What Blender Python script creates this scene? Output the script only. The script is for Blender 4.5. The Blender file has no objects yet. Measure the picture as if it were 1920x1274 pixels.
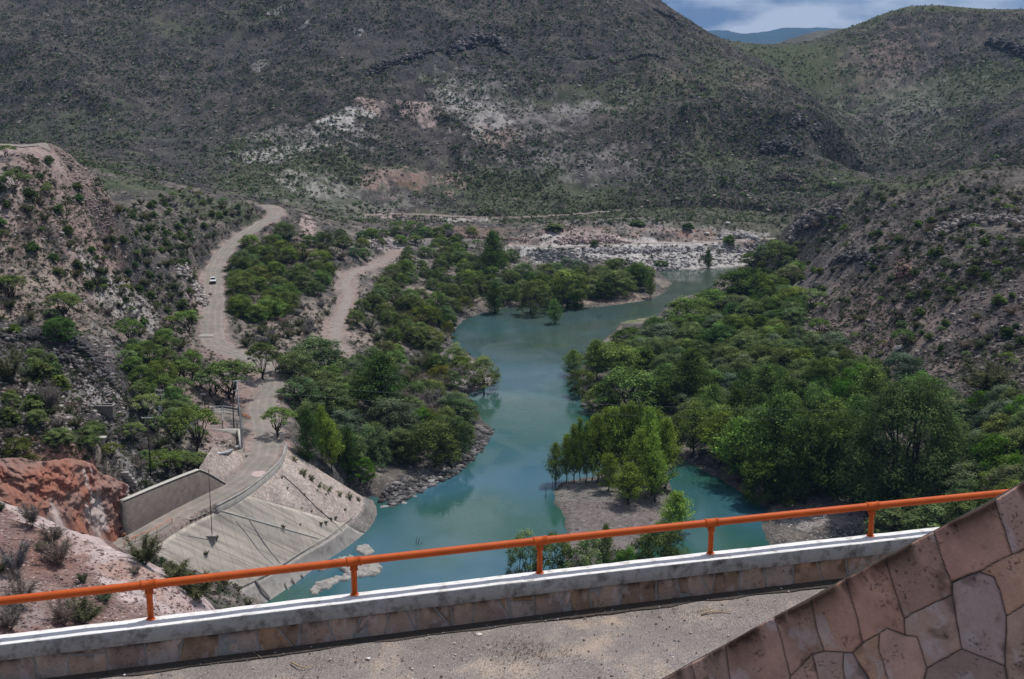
import bpy, bmesh, math, random
import numpy as np
from mathutils import Vector, Matrix
R_ = math.radians
random.seed(7)
rng = np.random.default_rng(11)
scene = bpy.context.scene
C = scene.collection

# ------------------------------------------------------------------ camera
FPX, PW, PH = 2400.0, 1920.0, 1274.0          # focal length in photo pixels, photo size
CAMZ = 90.0                                    # metres above the river
PITCH = R_(12.73)
cam_d = bpy.data.cameras.new("camera"); cam = bpy.data.objects.new("camera", cam_d); C.objects.link(cam)
cam.location = (0, 0, CAMZ); cam.rotation_euler = (math.pi/2 - PITCH, 0, 0)
cam_d.sensor_width = 36.0; cam_d.lens = 36.0*FPX/PW
cam_d.clip_start = 0.5; cam_d.clip_end = 60000
scene.camera = cam
scene.render.resolution_x = 1024; scene.render.resolution_y = 679

# ------------------------------------------------------------------ sun, sky, exposure
SUN_TO = Vector((0.30, 0.33, 1.0)).normalized()
elev = math.asin(SUN_TO.z)
sd = bpy.data.lights.new("sun", 'SUN'); sun = bpy.data.objects.new("sun", sd); C.objects.link(sun)
sd.energy = 4.3; sd.angle = R_(0.6); sd.color = (1.0, 0.955, 0.90)
sun.rotation_euler = SUN_TO.to_track_quat('Z', 'Y').to_euler()
sun.location = (60, 50, 300)
w = bpy.data.worlds.new("World"); scene.world = w; w.use_nodes = True
nt = w.node_tree; nt.nodes.clear()
def N(t, typ, **kw):
    n = t.nodes.new(typ)
    for k, v in kw.items():
        if k == 'inp':
            for a, b in v.items(): n.inputs[a].default_value = b
        else: setattr(n, k, v)
    return n
out = N(nt, 'ShaderNodeOutputWorld'); bg = N(nt, 'ShaderNodeBackground')
sky = N(nt, 'ShaderNodeTexSky', sky_type='NISHITA', sun_disc=False)
sky.sun_elevation = elev; sky.sun_rotation = math.atan2(SUN_TO.x, SUN_TO.y)
sky.altitude = 1500; sky.air_density = 1.0; sky.dust_density = 0.2; sky.ozone_density = 1.2
tc = N(nt, 'ShaderNodeTexCoord')
mp = N(nt, 'ShaderNodeMapping'); mp.inputs['Scale'].default_value = (1.0, 1.0, 2.6); mp.inputs['Location'].default_value = (0.31, 0.0, 0.16)
n1 = N(nt, 'ShaderNodeTexNoise', inp={'Scale': 5.5, 'Detail': 7, 'Roughness': 0.55})
r1 = N(nt, 'ShaderNodeValToRGB'); r1.color_ramp.elements[0].position = 0.30; r1.color_ramp.elements[1].position = 0.52; r1.color_ramp.elements[0].color = (.55, .55, .55, 1)
n2 = N(nt, 'ShaderNodeTexNoise', inp={'Scale': 13.0, 'Detail': 7, 'Roughness': 0.52})
r2 = N(nt, 'ShaderNodeValToRGB')
r2.color_ramp.elements[0].position = 0.44; r2.color_ramp.elements[0].color = (2.4, 3.3, 5.4, 1)
r2.color_ramp.elements[1].position = 0.62; r2.color_ramp.elements[1].color = (13.0, 13.6, 14.8, 1)
mix = N(nt, 'ShaderNodeMixRGB')
L = nt.links.new
L(tc.outputs['Generated'], mp.inputs['Vector']); L(mp.outputs[0], n1.inputs['Vector']); L(mp.outputs[0], n2.inputs['Vector'])
L(n1.outputs['Fac'], r1.inputs[0]); L(n2.outputs['Fac'], r2.inputs[0])
L(r1.outputs[0], mix.inputs[0]); L(sky.outputs[0], mix.inputs[1]); L(r2.outputs[0], mix.inputs[2])
L(mix.outputs[0], bg.inputs['Color']); bg.inputs['Strength'].default_value = 0.066
L(bg.outputs[0], out.inputs['Surface'])
vs = scene.view_settings
scene.display_settings.display_device = 'sRGB'
vs.view_transform = 'Standard'; vs.look = 'None'; vs.exposure = -0.22; vs.gamma = 1.0; vs.use_curve_mapping = False

# ------------------------------------------------------------------ pixels to points
cp, sp = math.cos(PITCH), math.sin(PITCH)
def ray(u, v):
    dx, dy = (u-PW/2)/FPX, (PH/2-v)/FPX
    return np.array([dx, cp+dy*sp, -sp+dy*cp])
def P(u, v, z=None, Y=None):
    d = ray(u, v)
    t = (z-CAMZ)/d[2] if z is not None else Y/d[1]
    return np.array([0, 0, CAMZ]) + d*t
def proj(p):
    p = np.asarray(p, float); q = p - np.array([0, 0, CAMZ])
    x = q[..., 0]; y = q[..., 1]*sp + q[..., 2]*cp; dep = q[..., 1]*cp - q[..., 2]*sp
    return PW/2 + FPX*x/dep, PH/2 - FPX*y/dep, dep
def mpp(p):                                     # metres per photo pixel at a point
    return proj(p)[2]/FPX

# ------------------------------------------------------------------ noise
def _h(ix, iy, s):
    n = (ix.astype(np.int64)*374761393 + iy.astype(np.int64)*668265263 + s*1442695041) & 0xffffffff
    n = ((n ^ (n >> 13))*1274126177) & 0xffffffff
    return ((n ^ (n >> 16)) & 0xffffff)/float(0xffffff)
def vn(x, y, s=0):
    ix, iy = np.floor(x), np.floor(y); fx, fy = x-ix, y-iy
    fx = fx*fx*fx*(fx*(fx*6-15)+10); fy = fy*fy*fy*(fy*(fy*6-15)+10)
    a, b, c, d = _h(ix, iy, s), _h(ix+1, iy, s), _h(ix, iy+1, s), _h(ix+1, iy+1, s)
    return (a+(b-a)*fx)*(1-fy) + (c+(d-c)*fx)*fy
def fbm(x, y, s=0, o=5, g=0.5):
    t = 0; a = 1; m = 0
    for i in range(o):
        t = t + a*(vn(x, y, s+i*17)*2-1); m += a; a *= g
        x, y = x*2.03*0.8-y*2.03*0.6+3.1, x*2.03*0.6+y*2.03*0.8+7.7
    return t/m
def ridged(x, y, s=0, o=4):
    t = 0; a = 1; m = 0
    for i in range(o):
        t = t + a*(1-np.abs(vn(x, y, s+i*31)*2-1)*2); m += a; a *= 0.5
        x, y = x*2.1*0.8-y*2.1*0.6+1.7, x*2.1*0.6+y*2.1*0.8+4.2
    return t/m
def sst(a, b, x):
    t = np.clip((x-a)/(b-a), 0, 1); return t*t*(3-2*t)

# ------------------------------------------------------------------ tags and meshes
def tag(o, label=None, cat=None, group=None, kind=None):
    if label: o['label'] = label
    if cat: o['category'] = cat
    if group: o['group'] = group
    if kind: o['kind'] = kind
    return o
def empty(name, loc, label, cat, group=None, rz=0.0):
    o = bpy.data.objects.new(name, None); C.objects.link(o)
    o.location = [float(a) for a in loc]; o.rotation_euler = (0, 0, rz); o.empty_display_size = 0.5
    return tag(o, label, cat, group)
def npmesh(name, V, F, mats=(), col=None, smooth=False, midx=None, uv=None):
    """V (n,3), F (m,k) with one k for all faces."""
    V = np.asarray(V, np.float32); F = np.asarray(F, np.int32)
    me = bpy.data.meshes.new(name)
    k = F.shape[1]
    me.vertices.add(len(V)); me.vertices.foreach_set('co', V.ravel())
    me.loops.add(F.size); me.loops.foreach_set('vertex_index', F.ravel())
    me.polygons.add(len(F)); me.polygons.foreach_set('loop_start', np.arange(0, F.size, k, dtype=np.int32))
    me.polygons.foreach_set('loop_total', np.full(len(F), k, np.int32))
    if smooth: me.polygons.foreach_set('use_smooth', np.ones(len(F), bool))
    for m in (mats if isinstance(mats, (list, tuple)) else [mats]): me.materials.append(m)
    if midx is not None: me.polygons.foreach_set('material_index', np.asarray(midx, np.int32))
    if col is not None:
        a = me.attributes.new('Col', 'FLOAT_COLOR', 'POINT')
        c4 = np.ones((len(V), 4), np.float32); c4[:, :3] = col; a.data.foreach_set('color', c4.ravel())
    if uv is not None:
        l = me.uv_layers.new(name='UVMap'); l.data.foreach_set('uv', np.asarray(uv, np.float32)[F.ravel()].ravel())
    me.update(calc_edges=True)
    return me
def ob(name, me, parent=None, loc=None):
    o = bpy.data.objects.new(name, me); C.objects.link(o)
    if parent: o.parent = parent
    if loc is not None: o.location = [float(a) for a in loc]
    return o
class MB:
    """collects simple shapes and links them as one mesh object"""
    def __init__(s): s.v = []; s.f = []
    def add(s, vs, fs):
        n = len(s.v); s.v += [tuple(float(c) for c in p) for p in vs]; s.f += [tuple(i+n for i in f) for f in fs]; return s
    def box(s, lo, hi, M=None):
        x0, y0, z0 = lo; x1, y1, z1 = hi
        p = [(x0,y0,z0),(x1,y0,z0),(x1,y1,z0),(x0,y1,z0),(x0,y0,z1),(x1,y0,z1),(x1,y1,z1),(x0,y1,z1)]
        if M is not None: p = [tuple(M @ Vector(q)) for q in p]
        return s.add(p, [(3,2,1,0),(4,5,6,7),(0,1,5,4),(1,2,6,5),(2,3,7,6),(3,0,4,7)])
    def tube(s, pts, r, n=8, caps=True):
        pts = [Vector([float(c) for c in p]) for p in pts]
        if not hasattr(r, '__len__'): r = [r]*len(pts)
        vs, fs = [], []
        up = Vector((0.31, 0.17, 0.93))
        for i, p in enumerate(pts):
            d = (pts[min(i+1, len(pts)-1)] - pts[max(i-1, 0)]).normalized()
            a = d.cross(up)
            if a.length < 0.05: a = d.cross(Vector((1, 0, 0)))
            a.normalize(); b = d.cross(a)
            for k in range(n):
                t = 2*math.pi*k/n; vs.append(p + (a*math.cos(t) + b*math.sin(t))*r[i])
        for i in range(len(pts)-1):
            for k in range(n):
                fs.append((i*n+k, i*n+(k+1) % n, (i+1)*n+(k+1) % n, (i+1)*n+k))
        if caps: fs += [tuple(range(n))[::-1], tuple(range((len(pts)-1)*n, len(pts)*n))]
        return s.add(vs, fs)
    def mesh(s, name, mats, smooth=False, bevel=0):
        me = bpy.data.meshes.new(name); me.from_pydata(s.v, [], s.f)
        for m in (mats if isinstance(mats, (list, tuple)) else [mats]): me.materials.append(m)
        if bevel:
            bm = bmesh.new(); bm.from_mesh(me)
            bmesh.ops.bevel(bm, geom=bm.edges[:], offset=bevel, segments=2, affect='EDGES', clamp_overlap=True)
            bm.to_mesh(me); bm.free()
        if smooth: me.polygons.foreach_set('use_smooth', [True]*len(me.polygons))
        me.update(); return me
    def build(s, name, mats, parent=None, loc=None, **kw): return ob(name, s.mesh(name, mats, **kw), parent, loc)

# ------------------------------------------------------------------ materials
def mat(name, base=(0.5, 0.5, 0.5), rough=0.85, spec=0.3, metal=0.0, var=0.0, vscale=3.0, bump=0.0, bscale=20.0, attr=None,
        col2=None, c2lo=0.45, c2hi=0.6, c2scale=2.0, speck=None, detail=8):
    m = bpy.data.materials.new(name); m.use_nodes = True
    t = m.node_tree; b = t.nodes['Principled BSDF']; l = t.links.new
    b.inputs['Roughness'].default_value = rough; b.inputs['Metallic'].default_value = metal
    b.inputs['Specular IOR Level'].default_value = spec
    tcn = N(t, 'ShaderNodeTexCoord')
    if attr:
        a = N(t, 'ShaderNodeAttribute', attribute_name=attr); c = a.outputs['Color']
    else:
        a = N(t, 'ShaderNodeRGB'); a.outputs[0].default_value = (*base, 1); c = a.outputs[0]
    if col2:
        n = N(t, 'ShaderNodeTexNoise', inp={'Scale': c2scale, 'Detail': detail, 'Roughness': 0.65}); l(tcn.outputs['Object'], n.inputs['Vector'])
        r = N(t, 'ShaderNodeMapRange', inp={'From Min': c2lo, 'From Max': c2hi}); l(n.outputs['Fac'], r.inputs[0])
        x = N(t, 'ShaderNodeMixRGB'); x.inputs[2].default_value = (*col2, 1)
        l(r.outputs[0], x.inputs[0]); l(c, x.inputs[1]); c = x.outputs[0]
    if speck:
        n = N(t, 'ShaderNodeTexNoise', inp={'Scale': speck[0], 'Detail': 3, 'Roughness': 0.7}); l(tcn.outputs['Object'], n.inputs['Vector'])
        r = N(t, 'ShaderNodeMapRange', inp={'From Min': speck[1], 'From Max': speck[2]}); l(n.outputs['Fac'], r.inputs[0])
        x = N(t, 'ShaderNodeMixRGB'); x.inputs[2].default_value = (*speck[3], 1)
        l(r.outputs[0], x.inputs[0]); l(c, x.inputs[1]); c = x.outputs[0]
    if var:
        n = N(t, 'ShaderNodeTexNoise', inp={'Scale': vscale, 'Detail': detail, 'Roughness': 0.7}); l(tcn.outputs['Object'], n.inputs['Vector'])
        r = N(t, 'ShaderNodeMapRange', inp={'From Min': 0.25, 'From Max': 0.75, 'To Min': 1-var, 'To Max': 1+var}); l(n.outputs['Fac'], r.inputs[0])
        x = N(t, 'ShaderNodeVectorMath', operation='SCALE'); l(c, x.inputs[0]); l(r.outputs[0], x.inputs['Scale']); c = x.outputs[0]
    l(c, b.inputs['Base Color'])
    if bump:
        n = N(t, 'ShaderNodeTexNoise', inp={'Scale': bscale, 'Detail': 6, 'Roughness': 0.65}); l(tcn.outputs['Object'], n.inputs['Vector'])
        bp = N(t, 'ShaderNodeBump', inp={'Strength': min(1, bump*4), 'Distance': bump}); l(n.outputs['Fac'], bp.inputs['Height']); l(bp.outputs[0], b.inputs['Normal'])
    return m
def foliage(name, transl=0.35):
    m = bpy.data.materials.new(name); m.use_nodes = True; t = m.node_tree; l = t.links.new
    t.nodes.clear(); o = N(t, 'ShaderNodeOutputMaterial')
    a = N(t, 'ShaderNodeAttribute', attribute_name='Col'); oi = N(t, 'ShaderNodeObjectInfo')
    h = N(t, 'ShaderNodeHueSaturation')
    r = N(t, 'ShaderNodeMapRange', inp={'To Min': 0.78, 'To Max': 1.25}); l(oi.outputs['Random'], r.inputs[0])
    l(r.outputs[0], h.inputs['Value']); l(a.outputs['Color'], h.inputs['Color'])
    mu = N(t, 'ShaderNodeMixRGB', blend_type='MULTIPLY'); mu.inputs[0].default_value = 1.0
    l(h.outputs[0], mu.inputs[1]); l(oi.outputs['Color'], mu.inputs[2])
    d = N(t, 'ShaderNodeBsdfDiffuse'); tr = N(t, 'ShaderNodeBsdfTranslucent'); mx = N(t, 'ShaderNodeMixShader')
    l(mu.outputs[0], d.inputs[0]); l(mu.outputs[0], tr.inputs[0]); mx.inputs[0].default_value = transl
    l(d.outputs[0], mx.inputs[1]); l(tr.outputs[0], mx.inputs[2]); l(mx.outputs[0], o.inputs[0])
    return m
# ================================================================== TERRAIN
shore_px = [(510,1130),(560,1097),(603,1062),(650,1032),(690,1000),(709,972),(703,942),(725,938),(735,950),(765,935),(800,915),(850,893),(880,868),(905,842),(926,812),(915,795),
 (895,775),(880,750),(878,738),(905,730),(930,722),(925,700),(895,675),(868,655),(850,643),(846,628),(868,602),(905,588),(950,578),(1000,575),
 (1060,578),(1120,577),(1180,569),(1222,563),(1250,547),(1262,530),(1240,515),(1235,507),(1300,506),(1380,502),(1430,496),(1425,506),(1345,522),(1330,545),
 (1262,562),(1232,592),(1165,603),(1150,622),(1118,648),(1090,690),(1085,730),(1090,762),(1125,790),(1150,860),(1110,893),(1052,905),(1036,925),(1038,945),
 (1056,968),(1062,998),(1050,1022),(1060,1060),(1060,1100),(1090,1135),(1150,1120),(1180,1060),(1205,1020),(1238,990),(1262,960),(1262,925),(1250,890),(1285,865),(1330,888),(1390,925),
 (1440,955),(1428,985),(1437,1015),(1460,1050),(1560,1110),(1600,1180),(1500,1500),(700,1500)]
shore = np.array([P(u, v, z=0)[:2] for u, v in shore_px])
def poly_sd(px, py, poly):
    """signed distance, negative inside"""
    d = np.full(px.shape, 1e12); ins = np.zeros(px.shape, bool); n = len(poly)
    for i in range(n):
        ax, ay = poly[i]; bx, by = poly[(i+1) % n]; ex, ey = bx-ax, by-ay
        wx, wy = px-ax, py-ay; t = np.clip((wx*ex+wy*ey)/(ex*ex+ey*ey+1e-9), 0, 1)
        d = np.minimum(d, (wx-ex*t)**2 + (wy-ey*t)**2)
        if ay != by:
            c = ((ay > py) != (by > py)) & (px < ex*(py-ay)/(by-ay) + ax); ins ^= c
    d = np.sqrt(d); return np.where(ins, -d, d)

ctl = []
def cz(u, v, z): ctl.append(P(u, v, z=z))
def cy(u, v, Y): ctl.append(P(u, v, Y=Y))
# main dirt road, second track
road1 = [(150,1062,16.5),(235,1012,16),(330,962,15.7),(430,912,15.2),(480,872,15),(500,832,15),(500,790,15),(490,757,15),(512,722,15.5),(500,690,16.5),(455,665,17.3),(408,645,18),(398,615,19),(402,570,20),(400,527,20.5),(408,492,21.5),(436,457,23),(478,427,25),(513,407,26.5),(518,396,27.2),(500,385,27.8)]
road2 = [(640,660,9.5),(628,630,10.5),(640,590,11.5),(652,555,12.2),(650,525,12.8),(668,507,13),(700,498,12.5),(728,482,11.5),(748,468,10.5)]
for r in road1+road2: cz(*r)
# left hill: bench, spoil slope, shrubby slope
for a in [(0,266,335),(60,272,335),(112,281,332),(-60,266,338),(30,300,322),(90,300,322),(200,368,348),(150,312,336),(178,345,341),(0,330,305),(60,345,305),(100,400,306),(0,450,285),(100,500,288),(200,500,338),(260,540,340),(310,600,330),(180,580,290),(60,560,262),
          (0,600,248),(100,622,236),(180,650,236),(222,720,226),(100,750,206),(0,750,195),(0,850,184),(60,862,186),(100,852,188),(150,858,190),(-200,265,330),(-200,500,250),(-200,800,170),
          (300,400,430),(200,390,420),(330,340,600),(240,330,520),(400,365,590),(100,300,560),(-100,250,600)]: cy(*a)
for a in [(300,450,33),(360,470,29),(340,540,25),(350,620,21),(300,700,23),(250,740,25),(200,762,28),(350,760,18),(200,830,24),(280,893,20.5),(350,840,18.5),(300,915,20.3),(250,930,21),(380,790,16.5),(430,740,15.5),
          (400,700,18),(440,690,16.5),(560,420,24),(620,470,18),(560,500,17),(520,560,16.5),(560,620,14),(470,620,17),(560,680,13),(620,700,10),(560,760,12),(610,800,8),(560,800,12.5),(640,850,4),(700,880,1.5),
          (700,700,7),(760,720,4),(700,600,9),(760,560,8),(800,600,5),(740,640,7),(800,500,8),(860,480,7),(700,450,14),(600,420,22),(780,440,11),(900,500,5),(880,560,3),(1000,530,3),(1100,540,2.5),(1200,530,2),(820,700,2),(830,830,2.5),(800,780,4),(880,800,1.5)]: cz(*a)
# near left hump
for a in [(0,940,140),(130,992,138),(270,1062,132),(400,1135,125),(0,1100,106),(200,1130,108),(350,1145,114),(-200,900,140),(-200,1100,100),(0,1250,85)]: cy(*a)
ctl += [np.array(p, float) for p in [(-52,166,19),(-66,168,23),(-38,165,14),(-20,125,18),(-6,150,1),(-24,100,34),(-10,100,14),(-45,75,62),(-20,70,40),(-80,160,30)]]
# quarry terrace and path beyond the river
for a in [(980,490,3),(1040,497,1),(1100,480,5),(1200,485,4),(1300,480,4),(1420,480,3),(1000,462,7.5),(1100,456,8),(1200,455,8),(1300,452,8),(1440,445,9),(960,445,9),(1060,430,13),(1120,430,13),(1250,425,12),(1400,425,12)]: cz(*a)
for a in [(700,405,615),(850,407,615),(950,408,618),(1060,403,625),(1200,395,630),(1350,400,630),(1480,405,625),(600,400,600)]: cy(*a)
# back hill
for u in (-400,-200,0,200,400,600,800,1000,1200):
    du = 0 if u > 500 else 25
    for v, Y in ((300,682+du),(200,750+du),(100,825+du),(0,905+du),(-90,1000+du)):
        if u >= 1200 and v < 0: continue
        if u >= 1000 and v < -10: v = -35
        cy(u, v, Y + (u-600)*0.02)
for a in [(1200,-4,935),(1262,30,950),(1300,62,960),(1380,84,1000),(1440,90,1060),(1400,200,790),(1400,300,700),(1300,250,720),(1500,235,720),(1520,300,690),(1560,260,735),(1600,330,690),(1500,150,850),(1560,200,880),
          (1500,86,1060),(1560,68,1060),(1640,36,1050),(1700,13,1040),(1760,9,1030),(1900,17,1000),(2050,5,980),(2200,10,950),(1650,200,870),(1750,150,900),(1800,250,800),(1700,320,790),(1640,300,810),(1560,340,720),
          (1880,222,650),(1920,222,640),(2100,200,600),(1800,280,660),(1745,332,680),(1900,100,900)]: cy(*a)
for u, Y in ((-400,1500),(200,1500),(800,1450),(1300,1400),(1440,1200),(1300,1220),(1560,1220),(1700,1400),(2200,1400)): ctl.append(np.array([(u-960)/2400*Y, Y, 55.]))
for u, Y in ((-600,1250),(0,1280),(600,1250),(950,1200)): ctl.append(np.array([(u-960)/2400*Y, Y, 150.]))
# right spur and slope
for a in [(1470,440,480),(1500,405,475),(1560,372,462),(1640,352,455),(1700,346,450),(1800,340,430),(1920,334,400),(2150,330,370)]: cy(*a)
for Y, x in ((520,110),(520,170),(520,230),(560,260)): ctl.append(np.array([x, Y, 16.]))
for a in [(1500,500,17),(1500,600,12),(1560,540,19),(1600,460,30),(1600,640,15),(1700,450,36),(1700,600,22),(1650,700,14),(1800,500,36),(1800,620,26),(1800,740,18),(1920,450,43),(1920,600,30),(1920,760,22),(1920,900,18),(2100,700,34),(2100,950,22),
          (1750,850,10),(1850,900,13),(1700,950,4),(1600,960,2),(1600,900,3),(1700,1000,4),(1850,1000,12),(1560,880,3),(1500,850,3),(1450,800,4),(1400,700,7),(1300,700,4),(1250,650,3.5),(1200,720,2.5),(1150,680,2),(1300,600,4),(1400,620,8),(1400,540,6),(1430,500,5),(1460,560,11),
          (1350,830,2),(1300,790,2),(1550,760,9),(1150,960,1.2),(1120,1000,1.2),(1200,940,1.4),(1120,920,1.2),(1300,1300,0)]: cz(*a)
ctl += [np.array(p, float) for p in [(60,150,6),(90,120,30),(120,180,30),(40,90,30),(170,250,45),(220,400,70)]]
ctl = np.array(ctl)
# road edges get the road's own level (so the road does not tilt)
def mq(px, py, cx, cy_): return np.sqrt((px-cx)**2 + (py-cy_)**2 + 64.0)
n = len(ctl); A = np.zeros((n+3, n+3)); A[:n, :n] = mq(ctl[:, None, 0], ctl[:, None, 1], ctl[None, :, 0], ctl[None, :, 1]) - 0.4*np.eye(n)
A[:n, n] = 1; A[:n, n+1] = ctl[:, 0]; A[:n, n+2] = ctl[:, 1]; A[n:, :n] = A[:n, n:].T
wts = np.linalg.solve(A, np.concatenate([ctl[:, 2], np.zeros(3)]))
def base_h(x, y):
    h = wts[n] + wts[n+1]*x + wts[n+2]*y
    for i in range(n): h = h + wts[i]*mq(x, y, ctl[i, 0], ctl[i, 1])
    return h
def dense(pts, k=8):
    """Catmull-Rom through points"""
    pts = [np.array(p, float) for p in pts]; q = [2*pts[0]-pts[1]] + pts + [2*pts[-1]-pts[-2]]; o = []
    for i in range(1, len(q)-2):
        for j in range(k):
            t = j/k; a, b, c, d = q[i-1:i+3]
            o.append(0.5*((2*b) + (c-a)*t + (2*a-5*b+4*c-d)*t*t + (3*b-a-3*c+d)*t**3))
    o.append(pts[-1]); return np.array(o)
R1 = dense([P(*r) for r in road1], 6); R2 = dense([P(*r) for r in road2], 6)
path3 = dense([P(u, v, Y=Y) for u, v, Y in [(690,405,612),(760,402,614),(850,407,615),(950,408,618),(1040,405,624),(1130,398,628),(1200,395,630),(1300,398,630),(1400,402,628),(1490,406,622)]], 6)
path4 = dense([P(u, v, z=z) for u, v, z in [(960,460,8),(1040,463,8),(1120,460,8),(1200,456,8.3),(1300,455,8.3),(1380,450,8.6),(1450,447,9)]], 6)
def line_near(x, y, L):
    """distance to polyline, its height there"""
    bd = np.full(x.shape, 1e9); bz = np.zeros(x.shape)
    for i in range(len(L)-1):
        ax, ay, az = L[i]; bx, by, bz_ = L[i+1]; ex, ey = bx-ax, by-ay
        t = np.clip(((x-ax)*ex + (y-ay)*ey)/(ex*ex+ey*ey+1e-9), 0, 1)
        d = (x-ax-ex*t)**2 + (y-ay-ey*t)**2; k = d < bd
        bd = np.where(k, d, bd); bz = np.where(k, az+(bz_-az)*t, bz)
    return np.sqrt(bd), bz
# paved slope of the embankment: curb line, gutter line, water line
T_px = [(537,842,15),(528,870,15),(508,893,15),(462,930,15),(412,958,14.7),(362,982,14.5),(315,1010,14.3),(275,1040,14)]
G_px = [(680,932,3),(684,946,3),(676,962,3),(652,985,3),(612,1015,3),(562,1043,3),(504,1078,3),(436,1115,3)]
W_px = [(703,940,-.6),(711,958,-.6),(708,978,-.6),(690,1003,-.6),(651,1034,-.6),(604,1065,-.6),(562,1098,-.6),(512,1134,-.6)]
T_ = dense([P(*a) for a in T_px], 8); G_ = dense([P(*a) for a in G_px], 8); W_ = dense([P(*a) for a in W_px], 8)
emb = np.concatenate([T_[:, :2], W_[::-1, :2]])

RC_T = [P(u, v, Y=Y) for u, v, Y in [(-30,866,178),(30,860,179),(80,866,181),(130,862,185),(165,868,189),(200,892,191),(232,905,193),(240,930,194)]]
RC_F = [P(u, v, Y=Y) for u, v, Y in [(-30,955,172),(30,950,173),(80,960,175),(130,975,179),(165,990,183),(200,1000,186),(228,998,189),(240,985,192)]]
rc_poly = np.array([q[:2]+np.array([0, -.6]) for q in RC_T]+[q[:2]+np.array([0, -3.0]) for q in RC_F[::-1]]); RC_L = dense(RC_F, 4)
def height(x, y):
    x = np.asarray(x, float); y = np.asarray(y, float)
    h = base_h(x, y); D = np.hypot(x, y)
    far = sst(560, 760, D)
    h = h + far*(ridged(x/190, y/150, 5, 5)*15 + ridged(x/62, y/70, 8, 4)*4.5 + fbm(x/30, y/30, 9, 4)*2.5) * (1-0.85*sst(900, 1000, D))
    mid = sst(215, 330, D)
    sd_ = poly_sd(x, y, shore)
    land = sst(2, 30, sd_)
    h = h + land*(1-far)*(fbm(x/26, y/26, 21, 4)*2.0*mid*sst(8, 40, h)*1.6 + fbm(x/9, y/9, 22, 4)*0.6 + ridged(x/14, y/14, 23, 4)*0.5)
    bluff = sst(-60, -75, x)*sst(420, 380, D)*sst(270, 290, D); h = h + bluff*(0.5*ridged(x/5, y/5, 36, 4)+.35*fbm(x/2.2, y/2.2, 37, 3))
    qz = sst(500, 520, y)*sst(606, 590, y)*sst(0, 12, x)*sst(240, 215, x); h = h + qz*(ridged(x/11, y/7, 44, 4)*1.1+ridged(x/4, y/3, 45, 3)*.6)*sst(1, 8, sd_)
    rough = sst(18, 30, h)*(1-far)*sst(62, 52, h)
    h = h + rough*(ridged(x/7, y/7, 33, 4)*0.7)
    cap = 66.0 + 0.35*fbm(x/6, y/6, 66, 3); lim = (D < 470) & (x < -60)
    h = np.where(lim & (h > cap-3), cap-3+3*np.tanh((h-cap+3)/3), h)
    fl_ = 66.0-1.05*(x+124)+1.2*fbm(x/5, y/5, 67, 4); h = np.where((x > -124) & (x < -90) & (y > 290) & (y < 430) & (h > fl_), fl_, h)
    # banks: shoreline exactly where the water polygon is
    bank = np.maximum(h, 0.5)
    t = sst(0, 11, sd_); bar = 0.10*np.clip(sd_, 0, 20) + 0.15*fbm(x/3, y/3, 4, 3)
    h = np.where(sd_ > 0, bar*(1-t) + bank*t, np.maximum(sd_*0.35, -3))
    k = (x < -40) & (x > -100) & (y > 160) & (y < 200)
    if k.any():
        rs = poly_sd(x[k], y[k], rc_poly); _, fz = line_near(x[k], y[k], RC_L); hk = h[k]; h[k] = np.where(rs < 0, np.minimum(hk, fz-.9), hk)
    # beds of the roads and paths
    for L_, w_ in ((R1, 3.6), (R2, 2.8), (path3, 1.8), (path4, 2.0)):
        d, z = line_near(x, y, L_); k = 1-sst(w_, w_+4.5, d); h = h*(1-k) + (z-0.12)*k
    # platform beside the road bend (parking) and the paved slope's bed
    e = poly_sd(x, y, emb); h = np.where(e < 0, np.minimum(h, 20) - 0, h)
    return h
# polar mesh, finest where the valley is seen
az = np.concatenate([np.linspace(-48, -24, 40, endpoint=False), np.linspace(-24, 24, 860), np.linspace(24, 48, 41)[1:]])
rad = [48.0]
while rad[-1] < 1350: rad.append(rad[-1]*(1.0080 if rad[-1] < 150 else 1.0035))
while rad[-1] < 13000: rad.append(rad[-1]*1.09)
rad = np.array(rad); azr = np.radians(az)
GX = np.sin(azr)[None, :]*rad[:, None]; GY = np.cos(azr)[None, :]*rad[:, None]
GZ = height(np.where(rad[:, None] > 1400, GX*1400/rad[:, None], GX), np.where(rad[:, None] > 1400, GY*1400/rad[:, None], GY))
fade = sst(1400, 3000, rad)[:, None]; GZ = GZ*(1-fade) + fade*(-20.0)
# interpolated embankment surface used to seat the terrain below the paving
def emb_h(x, y):
    best = np.full(x.shape, 1e9); hz = np.full(x.shape, 50.0)
    for i in range(0, len(T_)):
        for A_, B_ in ((T_[i], G_[i]), (G_[i], W_[i])):
            ex, ey = B_[0]-A_[0], B_[1]-A_[1]; t = np.clip(((x-A_[0])*ex+(y-A_[1])*ey)/(ex*ex+ey*ey), 0, 1)
            d = (x-A_[0]-ex*t)**2+(y-A_[1]-ey*t)**2; k = d < best; best = np.where(k, d, best); hz = np.where(k, A_[2]+(B_[2]-A_[2])*t, hz)
    return hz
m = (np.abs(GX+42) < 40) & (np.abs(GY-215) < 60)
sub = poly_sd(GX[m], GY[m], emb); zz = GZ[m]; eh = emb_h(GX[m], GY[m])
zz = np.where(sub < 0.5, eh-0.9, np.where(sub < 4, np.minimum(zz, eh+0.4+(sub-0.5)*0.5), zz)); GZ[m] = zz

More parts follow.
